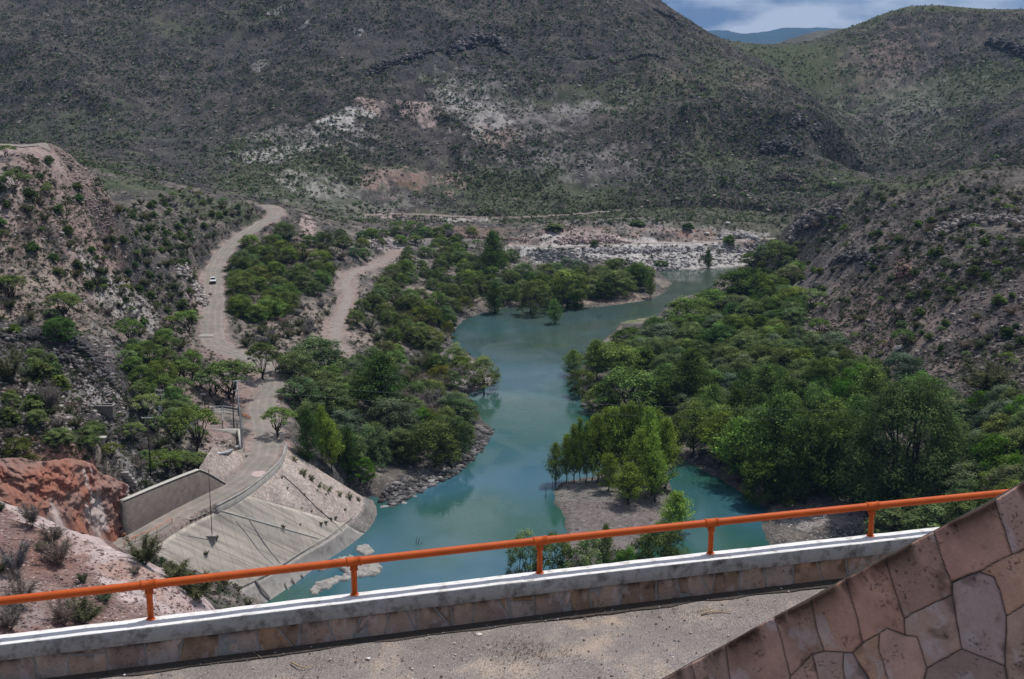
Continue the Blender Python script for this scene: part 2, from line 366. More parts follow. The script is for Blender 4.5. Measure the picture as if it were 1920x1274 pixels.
def ter(x, y):
    """terrain height at points, from the mesh itself"""
    x = np.asarray(x, float); y = np.asarray(y, float); r = np.hypot(x, y); a = np.degrees(np.arctan2(x, y))
    ir = np.clip(np.searchsorted(rad, r)-1, 0, len(rad)-2); ia = np.clip(np.searchsorted(az, a)-1, 0, len(az)-2)
    fr = np.clip((r-rad[ir])/(rad[ir+1]-rad[ir]), 0, 1); fa = np.clip((a-az[ia])/(az[ia+1]-az[ia]), 0, 1)
    return (GZ[ir, ia]*(1-fa)+GZ[ir, ia+1]*fa)*(1-fr) + (GZ[ir+1, ia]*(1-fa)+GZ[ir+1, ia+1]*fa)*fr
def hit(u, v):
    """where the sight line through a photo pixel meets the ground or the water"""
    d = ray(u, v); a = math.degrees(math.atan2(d[0], d[1])); hl = math.hypot(d[0], d[1])
    ia = min(max(int(np.searchsorted(az, a))-1, 0), len(az)-2); fa = (a-az[ia])/(az[ia+1]-az[ia])
    col = GZ[:, ia]*(1-fa)+GZ[:, ia+1]*fa; col = np.maximum(col, 0)
    rz = CAMZ + d[2]/hl*rad; k = np.nonzero(col >= rz)[0]
    if len(k) == 0: i = len(rad)-1; r = rad[i]
    else:
        i = max(k[0], 1); g0 = rz[i-1]-col[i-1]; g1 = rz[i]-col[i]; r = rad[i-1] + (rad[i]-rad[i-1])*g0/(g0-g1+1e-9)
    x, y = r*math.sin(math.radians(a)), r*math.cos(math.radians(a))
    return np.array([x, y, max(float(ter(x, y)), -0.8)])

# ---- ground colours (stains, soils and rock beds, in world space)
D = np.hypot(GX, GY)
slope = np.zeros_like(GZ); gr = np.gradient(GZ, axis=0)/np.gradient(rad)[:, None]; ga = np.gradient(GZ, axis=1)/(np.gradient(azr)[None, :]*rad[:, None])
slope = np.hypot(gr, ga)
def lerp(a, b, t): return a*(1-t[..., None]) + np.array(b)*t[..., None]
f1 = fbm(GX/40, GY/40, 51, 5); f2 = fbm(GX/6, GY/6, 52, 5); f3 = fbm(GX/1.6, GY/1.6, 53, 4); f4 = fbm(GX/110, GY/80, 54, 4)
col = np.ones(GZ.shape+(3,))*np.array([0.125, 0.110, 0.104])
col = lerp(col, (0.205, 0.175, 0.158), sst(0.08, 0.34, f2+0.5*f3))                      # paler soil
col = lerp(col, (0.060, 0.056, 0.058), sst(0.05, 0.24, -f2*0.8+f3*0.5-0.02+0.25*f1))                    # dark stones
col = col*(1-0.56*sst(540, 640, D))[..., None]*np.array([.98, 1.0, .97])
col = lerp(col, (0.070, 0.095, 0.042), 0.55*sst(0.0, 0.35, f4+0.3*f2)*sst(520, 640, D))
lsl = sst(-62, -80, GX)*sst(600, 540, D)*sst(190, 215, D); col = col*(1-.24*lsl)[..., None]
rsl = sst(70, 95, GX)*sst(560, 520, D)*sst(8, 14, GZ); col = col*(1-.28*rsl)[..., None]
def patch(u, v, ru, rv, c, s=1.0, rag=0.5, sc=5.0):
    p = hit(u, v); q = hit(u, v-rv); mp_ = mpp(p); rx = ru*mp_; ry = max(abs(math.hypot(q[0], q[1])-math.hypot(p[0], p[1])), rv*mp_)
    ry = min(ry, rv*mp_*6)
    k = (np.abs(GX-p[0]) < rx*2.2) & (np.abs(GY-p[1]) < ry*2.2+rx)
    a = math.atan2(p[0], p[1]); dx = GX[k]-p[0]; dy = GY[k]-p[1]
    lx = dx*math.cos(a)-dy*math.sin(a); ly = dx*math.sin(a)+dy*math.cos(a)
    e = np.sqrt((lx/rx)**2+(ly/ry)**2)
    nz = fbm(GX[k]/sc, GY[k]/sc, int(u+v) % 97+60, 5, 0.6)
    t = s*sst(0.10, -0.10, e-1+rag*nz*1.6)*(0.35+0.65*sst(-.25, .15, f2[k]+.5*f3[k]) if c[0] > .18 and rag > .45 else 1); col[k] = col[k]*(1-t[:, None]) + np.array(c)*t[:, None]
PINK = (0.27, 0.195, 0.175); WHITE = (0.42, 0.395, 0.38); RED = (0.25, 0.13, 0.10); DARK = (0.055, 0.052, 0.054); GREY = (0.27, 0.25, 0.245); GREEN = (0.060, 0.080, 0.036); TAN = (0.30, 0.24, 0.20)
PK2 = (0.36, 0.28, 0.265)
pl = [
 # back hill
 (560,255,100,18,GREY,.55,1.3),(470,290,60,12,GREY,.6,1.3),(640,228,34,12,WHITE,1,.7),(672,210,40,10,WHITE,1,.6),(705,198,34,9,(.34,.26,.24),1,.5),(775,200,28,9,(.34,.26,.24),1,.5),(803,218,20,16,(.36,.28,.26),1,.5),(600,250,40,12,WHITE,.8,1),(510,290,60,12,WHITE,.7,1.2),(590,275,30,8,WHITE,.7,1.),(870,190,40,18,WHITE,.8,.9),(905,225,40,20,WHITE,.7,1),(880,165,50,14,GREY,.8,1.),(520,20,14,5,WHITE,.9,.6),(672,56,8,7,WHITE,.9,.5),(570,48,12,4,WHITE,.9,.6),(490,120,16,5,WHITE,.8,.6),(1185,170,40,8,GREY,.8,.9),(1100,200,60,10,GREY,.8,1.),(865,200,50,28,GREY,.6,1.3),(930,255,36,20,PINK,.7,1.0),(890,150,60,20,GREY,.5,1.2),
 (580,345,60,18,WHITE,.5,1.3),(660,380,120,24,GREY,.4,1.3),(720,330,45,16,PINK,.9,.8),(810,340,45,16,PINK,.7,1.2),(760,340,25,14,RED,.35,.8),(1040,300,120,24,GREY,.35,1.5),(1150,320,90,20,GREY,.3,1.5),(980,215,80,25,GREY,.5,1.2),
 (340,270,80,60,DARK,.55,1.0),(760,100,60,20,DARK,.9,.8),(900,80,60,22,DARK,.9,.8),(420,110,120,60,DARK,.4,1),(700,60,200,50,DARK,.4,1.),(150,250,100,30,DARK,.5,1),(1500,235,40,20,DARK,.9,.7),(1480,280,50,22,DARK,.9,.7),(1400,340,120,20,DARK,.5,1),
 (1080,110,120,20,DARK,.5,1.),(940,130,90,40,DARK,.5,1.),(1890,90,40,24,DARK,.9,.7),(1880,250,60,30,DARK,.5,1),(1650,110,70,40,PINK,.35,1.1),(1700,200,80,50,GREY,.3,1.3),(1240,160,60,30,PINK,.35,1.1),(1400,130,50,20,PINK,.4,1.1),
 (1180,180,160,30,GREEN,.5,1.1),(1350,120,60,22,GREEN,.5,1.1),(1480,110,60,22,GREEN,.5,1.2),(1560,90,50,20,GREEN,.5,1.2),(1600,340,90,14,GREEN,.6,.9),(250,345,150,14,GREEN,.7,.9),(400,385,80,12,GREEN,.5,.9),(230,330,60,14,GREEN,.8,.8),(1720,345,120,10,GREEN,.7,.7),
 # quarry shelf
 (1120,440,130,14,PINK,.8,.7),(1300,440,150,10,PINK,.8,.8),(1230,475,240,22,(.46,.435,.42),.95,.4),(1050,485,60,14,GREY,.8,.6),(1400,480,90,16,WHITE,.8,.5),(1290,432,70,4,RED,.5,.7),(1400,440,50,6,WHITE,.9,.6),(1180,420,120,10,GREY,.6,1),(1100,443,60,9,PK2,.9,.4),(870,435,90,8,RED,.35,.6),(1000,452,50,6,PINK,.9,.5),(760,405,60,5,PK2,.8,.6),(860,410,60,4,WHITE,.7,.8),
 # left spoil slope and benches
 (60,278,90,10,PK2,.9,.4),(8,340,30,22,PK2,.9,.3),(40,305,60,8,TAN,.8,.4),(120,370,90,80,PINK,.7,.6),(40,480,110,90,TAN,.8,.6),(20,560,60,40,PINK,.6,.8),(220,560,80,60,TAN,.5,1.),(160,345,50,60,PINK,.9,.5),(50,540,120,60,TAN,.6,.8),(20,420,60,40,RED,.3,.8),(180,430,60,40,DARK,.35,1),(260,480,80,50,DARK,.3,1),
 (250,570,70,30,WHITE,.6,1.2),(370,560,25,60,PK2,.7,.8),(100,650,110,50,DARK,.85,.8),(190,690,50,40,DARK,.7,.8),(210,650,40,20,GREY,.8,1.),(180,750,60,20,WHITE,.7,1.1),(60,720,80,30,GREY,.5,1.1),(100,800,100,20,TAN,.5,1.),(340,700,50,40,PINK,.6,.9),(320,660,40,40,PINK,.5,.9),
 (440,740,60,26,PINK,.9,.3),(440,680,60,20,PINK,.6,.6),(260,900,60,14,GREY,.7,.8),(330,880,60,14,GREY,.6,.8),(420,860,40,30,PK2,.8,.3),(400,800,30,30,PINK,.8,.4),(500,860,50,60,PINK,.9,.3),
 (100,1060,230,110,(.215,.135,.12),.95,.3),(200,1130,200,40,(.22,.15,.135),.95,.3),(60,962,66,22,(.48,.39,.37),1,.4),(120,996,66,24,(.48,.385,.37),1,.4),(180,1026,60,24,(.47,.375,.36),1,.4),(235,1052,60,24,(.48,.39,.385),1,.4),(300,1086,60,24,(.48,.39,.39),1,.4),(350,1112,56,22,(.47,.38,.38),1,.4),(130,1020,50,12,(.30,.19,.16),.9,.7),(250,1075,60,14,(.40,.27,.22),.8,.8),(310,1120,50,12,(.42,.28,.21),.9,.6),(30,1120,60,30,(.30,.25,.23),.8,.8),(60,1050,50,20,RED,.6,.8),(180,1060,50,16,(.34,.22,.19),.6,1),(60,900,110,50,PK2,.9,.5),(160,930,90,60,RED,.8,.5),(20,1160,60,30,GREY,.6,.8),
 # between the tracks, left bank
 (560,470,60,40,PINK,.5,1.),(600,600,60,40,TAN,.6,1.),(560,640,80,20,TAN,.6,1.),(575,420,14,18,PK2,.9,.5),(720,460,30,14,WHITE,.7,.8),(650,740,12,50,PINK,.9,.4),(830,450,60,14,GREY,.5,1),(780,560,60,30,TAN,.5,1),(700,640,50,20,TAN,.5,1),(860,620,40,30,GREY,.7,.5),
 (850,700,40,30,GREY,.8,.5),(1130,560,90,14,TAN,.8,.5),(860,860,60,50,DARK,.8,.5),(780,920,60,20,DARK,.8,.5),(900,840,30,30,DARK,.8,.5),
 # right slope
 (1520,430,60,24,DARK,.6,.9),(1600,480,100,40,PINK,.25,1.),(1600,580,110,60,PINK,.4,1.0),(1640,650,80,40,PINK,.45,1.1),(1560,500,70,30,GREY,.3,1.2),(1850,420,60,24,GREY,.6,1.1),(1800,600,120,80,PINK,.35,1.1),(1900,500,90,60,DARK,.5,1),(1700,420,120,30,DARK,.4,1.1),(1850,660,90,50,DARK,.35,1),(1690,505,14,24,RED,.5,.4),
 (1550,960,100,30,GREY,.9,.3),(1600,970,60,20,PK2,.8,.5),(1140,960,110,60,(0.165,0.142,0.138),1,.1),(1140,915,110,16,(0.19,0.18,0.165),.9,.4),(1200,600,50,6,(0.16,0.19,0.09),.9,.4),
]
for a in pl: patch(*a)
sdw = poly_sd(GX, GY, shore)
col = lerp(col, (0.085, 0.085, 0.07), sst(1.6, 0.2, sdw)*0.8*(D < 800))                      # wet margin
for L_, w_ in ((R1, 3.6), (R2, 2.6)):
    d, _ = line_near(GX, GY, L_); col = lerp(col, (0.285, 0.225, 0.20), sst(5.0+2*f2, 2.5+2*f2, d)*0.9)
for L_, w_, c_ in ((path3, 1.6, (.36,.29,.26)), (path4, 2.2, (.46,.41,.39))):
    d, _ = line_near(GX, GY, L_); col = lerp(col, c_, sst(2.6+f2, 1.3+f2, d)*0.95)
colx = col*(1+0.22*f3[..., None])
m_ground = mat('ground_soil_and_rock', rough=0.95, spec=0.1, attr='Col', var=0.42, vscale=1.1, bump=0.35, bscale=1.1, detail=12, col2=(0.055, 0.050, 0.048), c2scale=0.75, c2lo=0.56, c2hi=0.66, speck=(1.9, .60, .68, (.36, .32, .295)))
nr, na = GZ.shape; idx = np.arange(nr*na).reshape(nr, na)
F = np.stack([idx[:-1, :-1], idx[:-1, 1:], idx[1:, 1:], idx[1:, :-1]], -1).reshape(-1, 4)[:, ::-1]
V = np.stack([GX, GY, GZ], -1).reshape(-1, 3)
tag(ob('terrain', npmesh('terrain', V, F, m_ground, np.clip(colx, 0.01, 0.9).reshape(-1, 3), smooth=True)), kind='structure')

# ---- water
wx = np.linspace(-130, 200, 34); wy = np.linspace(60, 640, 59); WX, WY = np.meshgrid(wx, wy)
idx = np.arange(WX.size).reshape(WX.shape); F = np.stack([idx[:-1, :-1], idx[:-1, 1:], idx[1:, 1:], idx[1:, :-1]], -1).reshape(-1, 4)
m_water = bpy.data.materials.new('river_water'); m_water.use_nodes = True; t = m_water.node_tree; b = t.nodes['Principled BSDF']; l = t.links.new
tcn = N(t, 'ShaderNodeTexCoord')
n0 = N(t, 'ShaderNodeTexNoise', inp={'Scale': 0.018, 'Detail': 4, 'Roughness': 0.5}); l(tcn.outputs['Object'], n0.inputs['Vector'])
rr = N(t, 'ShaderNodeValToRGB'); e = rr.color_ramp.elements; e[0].position = 0.42; e[0].color = (0.026, 0.088, 0.066, 1); e[1].position = 0.58; e[1].color = (0.038, 0.112, 0.152, 1)
l(n0.outputs['Fac'], rr.inputs[0])
sx = N(t, 'ShaderNodeSeparateXYZ'); l(tcn.outputs['Object'], sx.inputs[0]); nf = N(t, 'ShaderNodeTexNoise', inp={'Scale': 0.02, 'Detail': 5, 'Roughness': .55}); l(tcn.outputs['Object'], nf.inputs['Vector'])
ya = N(t, 'ShaderNodeMath', operation='MULTIPLY_ADD', inp={1: 260.0}); l(nf.outputs['Fac'], ya.inputs[0]); l(sx.outputs['Y'], ya.inputs[2]); yr = N(t, 'ShaderNodeMapRange', inp={'From Min': 440.0, 'From Max': 590.0}); l(ya.outputs[0], yr.inputs[0])
fx = N(t, 'ShaderNodeMixRGB'); fx.inputs[2].default_value = (0.060, 0.085, 0.068, 1); l(yr.outputs[0], fx.inputs[0]); l(rr.outputs[0], fx.inputs[1]); l(fx.outputs[0], b.inputs['Base Color'])
nr_ = N(t, 'ShaderNodeTexNoise', inp={'Scale': 0.045, 'Detail': 4, 'Distortion': 1.2}); l(tcn.outputs['Object'], nr_.inputs['Vector']); ro = N(t, 'ShaderNodeMapRange', inp={'From Min': .45, 'From Max': .6, 'To Min': .03, 'To Max': .16}); l(nr_.outputs['Fac'], ro.inputs[0]); l(ro.outputs[0], b.inputs['Roughness'])
b.inputs['Roughness'].default_value = 0.06; b.inputs['IOR'].default_value = 1.5; b.inputs['Specular IOR Level'].default_value = 0.5
mpw = N(t, 'ShaderNodeMapping'); mpw.inputs['Scale'].default_value = (1.0, 1.6, 1.0); mpw.inputs['Rotation'].default_value = (0, 0, 0.5)
n3 = N(t, 'ShaderNodeTexNoise', inp={'Scale': 0.9, 'Detail': 4, 'Roughness': 0.55}); l(tcn.outputs['Object'], mpw.inputs[0]); l(mpw.outputs[0], n3.inputs['Vector'])
n4 = N(t, 'ShaderNodeTexNoise', inp={'Scale': 0.03, 'Detail': 3}); l(tcn.outputs['Object'], n4.inputs['Vector'])
rm = N(t, 'ShaderNodeMapRange', inp={'From Min': 0.42, 'From Max': 0.58, 'To Min': 0.15, 'To Max': 1.0}); l(n4.outputs['Fac'], rm.inputs[0])
bp = N(t, 'ShaderNodeBump', inp={'Distance': 0.016}); l(rm.outputs[0], bp.inputs['Strength']); l(n3.outputs['Fac'], bp.inputs['Height']); l(bp.outputs[0], b.inputs['Normal'])
tag(ob('river_water', npmesh('river_water', np.stack([WX, WY, WX*0], -1).reshape(-1, 3), F, m_water)), kind='structure')

# ---- roads laid on the terrain
def strip(name, L_, wid, m_, lift=0.05, jag=0.35, across=7):
    L_ = np.array(L_); d = np.gradient(L_[:, :2], axis=0); nn = np.stack([-d[:, 1], d[:, 0]], 1); nn /= np.linalg.norm(nn, axis=1)[:, None]
    s = np.concatenate([[0], np.cumsum(np.linalg.norm(np.diff(L_[:, :2], axis=0), axis=1))])
    ss = np.arange(0, s[-1], 1.0); X = np.interp(ss, s, L_[:, 0]); Y = np.interp(ss, s, L_[:, 1]); NX = np.interp(ss, s, nn[:, 0]); NY = np.interp(ss, s, nn[:, 1])
    q = np.linspace(-1, 1, across); we = wid*(1+jag*fbm(ss/4, ss*0, 91, 4)); wr = wid*(1+jag*fbm(ss/4, ss*0, 95, 4))
    off = np.where(q[None, :] < 0, q[None, :]*we[:, None], q[None, :]*wr[:, None])
    PX = X[:, None]+NX[:, None]*off; PY = Y[:, None]+NY[:, None]*off
    PZ = ter(PX, PY)+lift-0.06*np.abs(q[None, :])**3; uv = np.stack([off, np.broadcast_to(ss[:, None], off.shape)], -1)
    idx = np.arange(PX.size).reshape(PX.shape); F = np.stack([idx[:-1, :-1], idx[:-1, 1:], idx[1:, 1:], idx[1:, :-1]], -1).reshape(-1, 4)
    return tag(ob(name, npmesh(name, np.stack([PX, PY, PZ], -1).reshape(-1, 3), F, m_, smooth=True, uv=uv.reshape(-1, 2))), kind='structure')
def road_mat(name, c, c2):
    m_ = mat(name, base=c, rough=0.95, spec=0.1, var=0.22, vscale=0.5, bump=0.05, bscale=2.5, col2=c2, c2scale=0.12, c2lo=0.4, c2hi=0.65)
    t = m_.node_tree; b = t.nodes['Principled BSDF']; old = b.inputs['Base Color'].links[0].from_socket; l = t.links.new
    u = N(t, 'ShaderNodeUVMap', uv_map='UVMap'); s = N(t, 'ShaderNodeSeparateXYZ'); l(u.outputs[0], s.inputs[0])
    nz = N(t, 'ShaderNodeTexNoise', inp={'Scale': 0.08, 'Detail': 2}); l(u.outputs[0], nz.inputs['Vector'])
    ad = N(t, 'ShaderNodeMath', operation='MULTIPLY_ADD', inp={1: 2.2}); l(nz.outputs['Fac'], ad.inputs[0]); l(s.outputs['X'], ad.inputs[2])
    sn = N(t, 'ShaderNodeMath', operation='SINE'); mu = N(t, 'ShaderNodeMath', operation='MULTIPLY', inp={1: 3.6}); l(ad.outputs[0], mu.inputs[0]); l(mu.outputs[0], sn.inputs[0])
    r = N(t, 'ShaderNodeMapRange', inp={'From Min': 0.0, 'From Max': 1.0, 'To Min': 1.0, 'To Max': 1.14}); l(sn.outputs[0], r.inputs[0])
    x = N(t, 'ShaderNodeVectorMath', operation='SCALE'); l(old, x.inputs[0]); l(r.outputs[0], x.inputs['Scale']); l(x.outputs[0], b.inputs['Base Color'])
    return m_
m_road = road_mat('dirt_road', (0.205, 0.190, 0.170), (0.27, 0.228, 0.203)); m_path = mat('pale_track', base=(0.27, 0.235, 0.215), rough=0.95, spec=0.1, var=0.2, vscale=0.4)
strip('dirt_road', R1, 3.0, m_road); strip('dirt_track', R2[:-10], 1.55, m_path); strip('hillside_path', path3, 1.0, m_path, 0.25, 0.6, 5); strip('quarry_path', path4, 1.5, m_path, 0.12, 0.6, 5)
strip('bench_track', dense([hit(*a) for a in [(-70,322),(-30,322),(0,328),(16,340),(6,356),(-30,368),(-70,374)]], 6), 1.9, m_path, 0.3, 0.4, 5); strip('upper_bench', dense([hit(*a) for a in [(-60,272),(0,272),(50,274),(95,280)]], 6), 2.0, m_path, 0.25, 0.5, 5)
# ================================================================== TREES AND SHRUBS
m_leaf = foliage('leaves', 0.33)
m_bark = mat('bark', base=(0.050, 0.042, 0.036), rough=0.95, spec=0.1, var=0.3, vscale=4.0)
m_twig = mat('dry_twigs', base=(0.14, 0.12, 0.11), rough=0.95, spec=0.1, var=0.25, vscale=4.0)

def cards(c, nrm, size, col, r, tall=0.7, jit=0.38):
    """one irregular leaf spray (a folded quad) per centre"""
    n = len(c)
    a = nrm + r.normal(0, jit, (n, 3)); a /= np.linalg.norm(a, axis=1)[:, None]+1e-9
    t = r.normal(0, 1, (n, 3)); t -= (t*a).sum(1)[:, None]*a; t /= np.linalg.norm(t, axis=1)[:, None]+1e-9
    b = np.cross(a, t); s = size[:, None]
    k = r.uniform(0.55, 1.2, (n, 4, 1))
    V = np.stack([c - t*s*k[:, 0], c - b*s*tall*k[:, 1] + a*s*0.2, c + t*s*k[:, 2], c + b*s*tall*k[:, 3] + a*s*0.2], 1).reshape(-1, 3)
    F = np.arange(n*4).reshape(n, 4)
    return V, F, np.repeat(col, 4, axis=0)
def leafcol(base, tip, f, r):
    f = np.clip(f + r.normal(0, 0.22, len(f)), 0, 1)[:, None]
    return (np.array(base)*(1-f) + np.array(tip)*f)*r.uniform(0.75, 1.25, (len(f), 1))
def blob_cloud(centers, radii, per, r, flat=0.75, shell=0.75):
    """leaf positions on lumpy clumps; normals point outwards"""
    cs, ns = [], []; global _cl; _cl = []
    for c, R in zip(centers, radii):
        n = max(6, int(per*R*R)); d = r.normal(0, 1, (n, 3)); d /= np.linalg.norm(d, axis=1)[:, None]
        d[:, 2] = np.where(d[:, 2] < -0.35, -d[:, 2], d[:, 2])
        q = R*(shell + (1-shell)*r.uniform(-1.6, 1.1, n))*(1+0.28*np.sin(d[:, 0]*5+c[0]*9)*np.cos(d[:, 1]*6+c[1]*7))
        cs.append(c + d*q[:, None]*np.array([1, 1, flat])); ns.append(d*0.8+np.array([0, 0, 0.35])); _cl.append(np.full(n, r.uniform(.62, 1.42)))
    return np.concatenate(cs), np.concatenate(ns)
def limb(mb, a, b, r0, r1, r, sag=0.0, k=4, n=5):
    a, b = np.array(a), np.array(b); L_ = np.linalg.norm(b-a)
    pts = [a+(b-a)*i/k + r.normal(0, 0.03*L_, 3)*(0 < i < k) + np.array([0, 0, -sag*L_*math.sin(math.pi*i/k)]) for i in range(k+1)]
    mb.tube(pts, [r0+(r1-r0)*i/k for i in range(k+1)], n=n, caps=False)
# every template is built one metre tall and about one metre wide, then scaled by its object
def t_cypress(seed, dark, tip, full=1.0, ncard=5200, clear=0.12, tiers=95, cs=0.019):
    r = np.random.default_rng(seed); mb = MB(); lean = r.normal(0, .015, 2)
    top = np.array([lean[0], lean[1], 0.97])
    limb(mb, (0, 0, -0.03), top, 0.022, 0.003, r, k=6, n=7)
    mb.tube([(0, 0, -0.03), (0, 0, 0.04)], [0.036, 0.02], n=8, caps=False)
    C_, S_, H_ = [], [], []; BC_ = []
    for i in range(tiers):
        t = clear + (1-clear)*((i+0.5)/tiers)**0.92*0.97; az_ = i*2.399+r.uniform(-.5, .5)
        u = (t-clear)/(1-clear)
        R = 0.5*full*(min(1, (u+0.10)/0.30)**0.7)*(1-u)**0.80*r.uniform(0.50, 1.2)+0.02
        base = np.array([lean[0]*t, lean[1]*t, t]); d = np.array([math.cos(az_), math.sin(az_), r.uniform(0.30, 0.85)])
        tipp = base + d*R*np.array([1, 1, 0.8])
        if i % 2 == 0: limb(mb, base-np.array([0, 0, .02]), tipp, 0.007*(1-u)+.002, 0.0012, r, k=2, n=4)
        m_ = max(8, int(ncard/tiers*(0.35+1.5*R)))
        f = r.beta(2.2, 1.1, m_)[:, None]; q = base + (tipp-base)*f
        bc = r.uniform(.62, 1.4); BC_.append(np.full(m_, bc)); spread = (0.012+0.040*f*full); q = q + r.normal(0, 1, (m_, 3))*spread*np.array([1, 1, 0.62])
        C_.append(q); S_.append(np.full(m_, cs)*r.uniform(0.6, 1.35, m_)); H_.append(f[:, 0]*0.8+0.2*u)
    c = np.concatenate(C_); s = np.concatenate(S_); h = np.concatenate(H_)
    nrm = np.stack([c[:, 0]*1.4, c[:, 1]*1.4, np.full(len(c), 0.35)], 1)
    V, F, col = cards(c, nrm, s, leafcol(dark, tip, h, r)*np.concatenate(BC_)[:, None], r, 0.6)
    return mb, npmesh('crown', V, F, m_leaf, col)
def t_round(seed, dark, tip, ncl=34, per=900, trunk_h=0.30, top=1.0, cs=0.0175, gap=0.0, nlimb=9, flat=0.7, stems=1, shell=0.75, umbrella=False, rs=1.0):
    r = np.random.default_rng(seed); mb = MB(); cen, rad_ = [], []
    for i in range(ncl):
        a = i*2.399+r.uniform(-.4, .4); f = math.sqrt((i+0.5)/ncl); rr_ = 0.40*f*r.uniform(0.8, 1.08)
        if umbrella: z = trunk_h+0.28 + (top-trunk_h-0.38)*(1-(f)**2.2)*r.uniform(0.8, 1.05)
        else: z = trunk_h + (top-trunk_h)*(0.80*math.sqrt(max(0, 1-f*f*0.93)))*r.uniform(0.72, 1.03)
        cen.append(np.array([rr_*math.cos(a), rr_*math.sin(a), z])); rad_.append(rs*r.uniform(0.06, 0.165)*(1-0.2*f))
        if not umbrella and f > 0.6:
            cen.append(np.array([rr_*1.05*math.cos(a+.3), rr_*1.05*math.sin(a+.3), trunk_h*0.6+(z-trunk_h*0.6)*r.uniform(.1, .6)])); rad_.append(r.uniform(0.07, 0.13))
    cen = np.array(cen); rad_ = np.array(rad_)
    for s_ in range(stems):
        ox = r.uniform(-.06, .06, 2)*(stems > 1)
        fork = np.array([ox[0]*2+r.normal(0, .02), ox[1]*2+r.normal(0, .02), trunk_h*0.55])
        limb(mb, (ox[0], ox[1], -0.04), fork, 0.030/stems**.4, 0.022/stems**.4, r, k=3, n=7)
        for j in r.choice(len(cen), max(3, nlimb//stems), replace=False):
            limb(mb, fork, cen[j], 0.016/stems**.3, 0.003, r, sag=0.06, k=4, n=5)
    c, nn = blob_cloud(cen, rad_*1.08, per*19, r, min(1, flat+.2), shell); cl_ = np.concatenate(_cl)
    q_ = r.normal(0, 1, (700, 3)); q_ /= np.linalg.norm(q_, axis=1)[:, None]; q_ = q_*r.uniform(.3, 1, (700, 1))*np.array([.36, .36, (top-trunk_h)*.42])+np.array([0, 0, (top+trunk_h)*.5-.05])
    if not umbrella and not gap: c = np.concatenate([c, q_]); cl_ = np.concatenate([cl_, np.full(700, .7)]); nn = np.concatenate([nn, np.tile([0, 0, .6], (700, 1))])
    if gap: k = fbm(c[:, 0]*7+seed, c[:, 1]*7+c[:, 2]*5, seed, 3) > -0.5+gap; c, nn, cl_ = c[k], nn[k], cl_[k]
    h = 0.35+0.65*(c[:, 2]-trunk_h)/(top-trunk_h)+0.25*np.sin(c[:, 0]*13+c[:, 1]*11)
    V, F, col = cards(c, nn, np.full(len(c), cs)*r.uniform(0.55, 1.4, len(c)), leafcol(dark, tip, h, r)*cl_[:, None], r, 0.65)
    return mb, npmesh('crown', V, F, m_leaf, col)
def t_bare(seed, c1, c2, n=1500, fine=0.5):
    """leafless thorn shrub: fans of thin twigs with a few dull leaves"""
    r = np.random.default_rng(seed); mb = MB(); tips = []
    for i in range(9):
        a = i*2.399; t_ = np.array([0.36*math.cos(a)*r.uniform(.3, 1), 0.36*math.sin(a)*r.uniform(.3, 1), r.uniform(.55, .95)]); tips.append(t_)
        limb(mb, (0, 0, -0.03), t_, 0.007, 0.002, r, sag=0.05, k=3, n=4)
    V_, F_, c_ = [], [], []
    for i in range(n):
        t_ = tips[i % 9]; s = t_*r.uniform(0.25, 1.0); d = r.normal(0, 1, 3)*0.75+t_; d[2] = abs(d[2])*0.9; d /= np.linalg.norm(d); e = s + d*r.uniform(0.08, 0.26)
        w_ = np.cross(d, r.normal(0, 1, 3)); w_ = w_/np.linalg.norm(w_)*r.uniform(0.0022, 0.0055)
        k = len(V_)*1; V_ += [s-w_, s+w_, e+w_*.4, e-w_*.4]; F_.append((k, k+1, k+2, k+3)); cc = np.array(c1)*(1-r.uniform())+np.array(c2)*r.uniform(); c_ += [cc]*4
    V = np.array(V_); F = np.array(F_); col = np.array(c_)
    q = V[::4] + r.normal(0, .03, (len(V)//4, 3)); nl = int(len(q)*fine); q = q[:nl]
    V2, F2, col2 = cards(q, np.tile([0, 0, 1.], (nl, 1)), np.full(nl, 0.022)*r.uniform(.5, 1.4, nl), np.clip(leafcol(c1, c2, np.ones(nl)*.5, r), 0, 1), r)
    V = np.concatenate([V, V2]); F = np.concatenate([F, F2+len(col)]); col = np.concatenate([col, col2])
    return mb, npmesh('crown', V, F, m_leaf, col)
G_BR = ((0.085, 0.140, 0.022), (0.290, 0.400, 0.070))     # fresh yellow green
G_MID = ((0.056, 0.098, 0.026), (0.170, 0.250, 0.066))    # mid green
G_DK = ((0.030, 0.062, 0.017), (0.095, 0.160, 0.040))     # dark green
G_GRY = ((0.074, 0.108, 0.040), (0.180, 0.235, 0.092))    # grey green mesquite
G_BLU = ((0.068, 0.098, 0.054), (0.155, 0.200, 0.115))    # bluish
G_OLV = ((0.058, 0.088, 0.028), (0.150, 0.198, 0.066))    # olive
G_YEL = ((0.075, 0.085, 0.014), (0.200, 0.205, 0.040))    # yellowish
G_RED = ((0.038, 0.060, 0.018), (0.100, 0.135, 0.042))    # dark with brownish tips
TPL = {}
def norm_t(item, k):
    mb, cm = item; V = np.empty(len(cm.vertices)*3, np.float32); cm.vertices.foreach_get('co', V); V = V.reshape(-1, 3); R = np.percentile(np.hypot(V[:, 0], V[:, 1]), 96)/0.5; Z = np.percentile(V[:, 2], 99.7)
    S = np.array([1/R, 1/R, 1/Z]); cm.vertices.foreach_set('co', (V*S).astype(np.float32).ravel()); cm.update(); mb.v = [(p[0]/R, p[1]/R, p[2]/Z) for p in mb.v]; return mb, cm
def reg(k, *items):
    items = [norm_t(i, k) for i in items]
    TPL[k] = [(mb.mesh('trunk', m_bark if not k.startswith('bare') else m_twig, smooth=True), cm) for mb, cm in items]
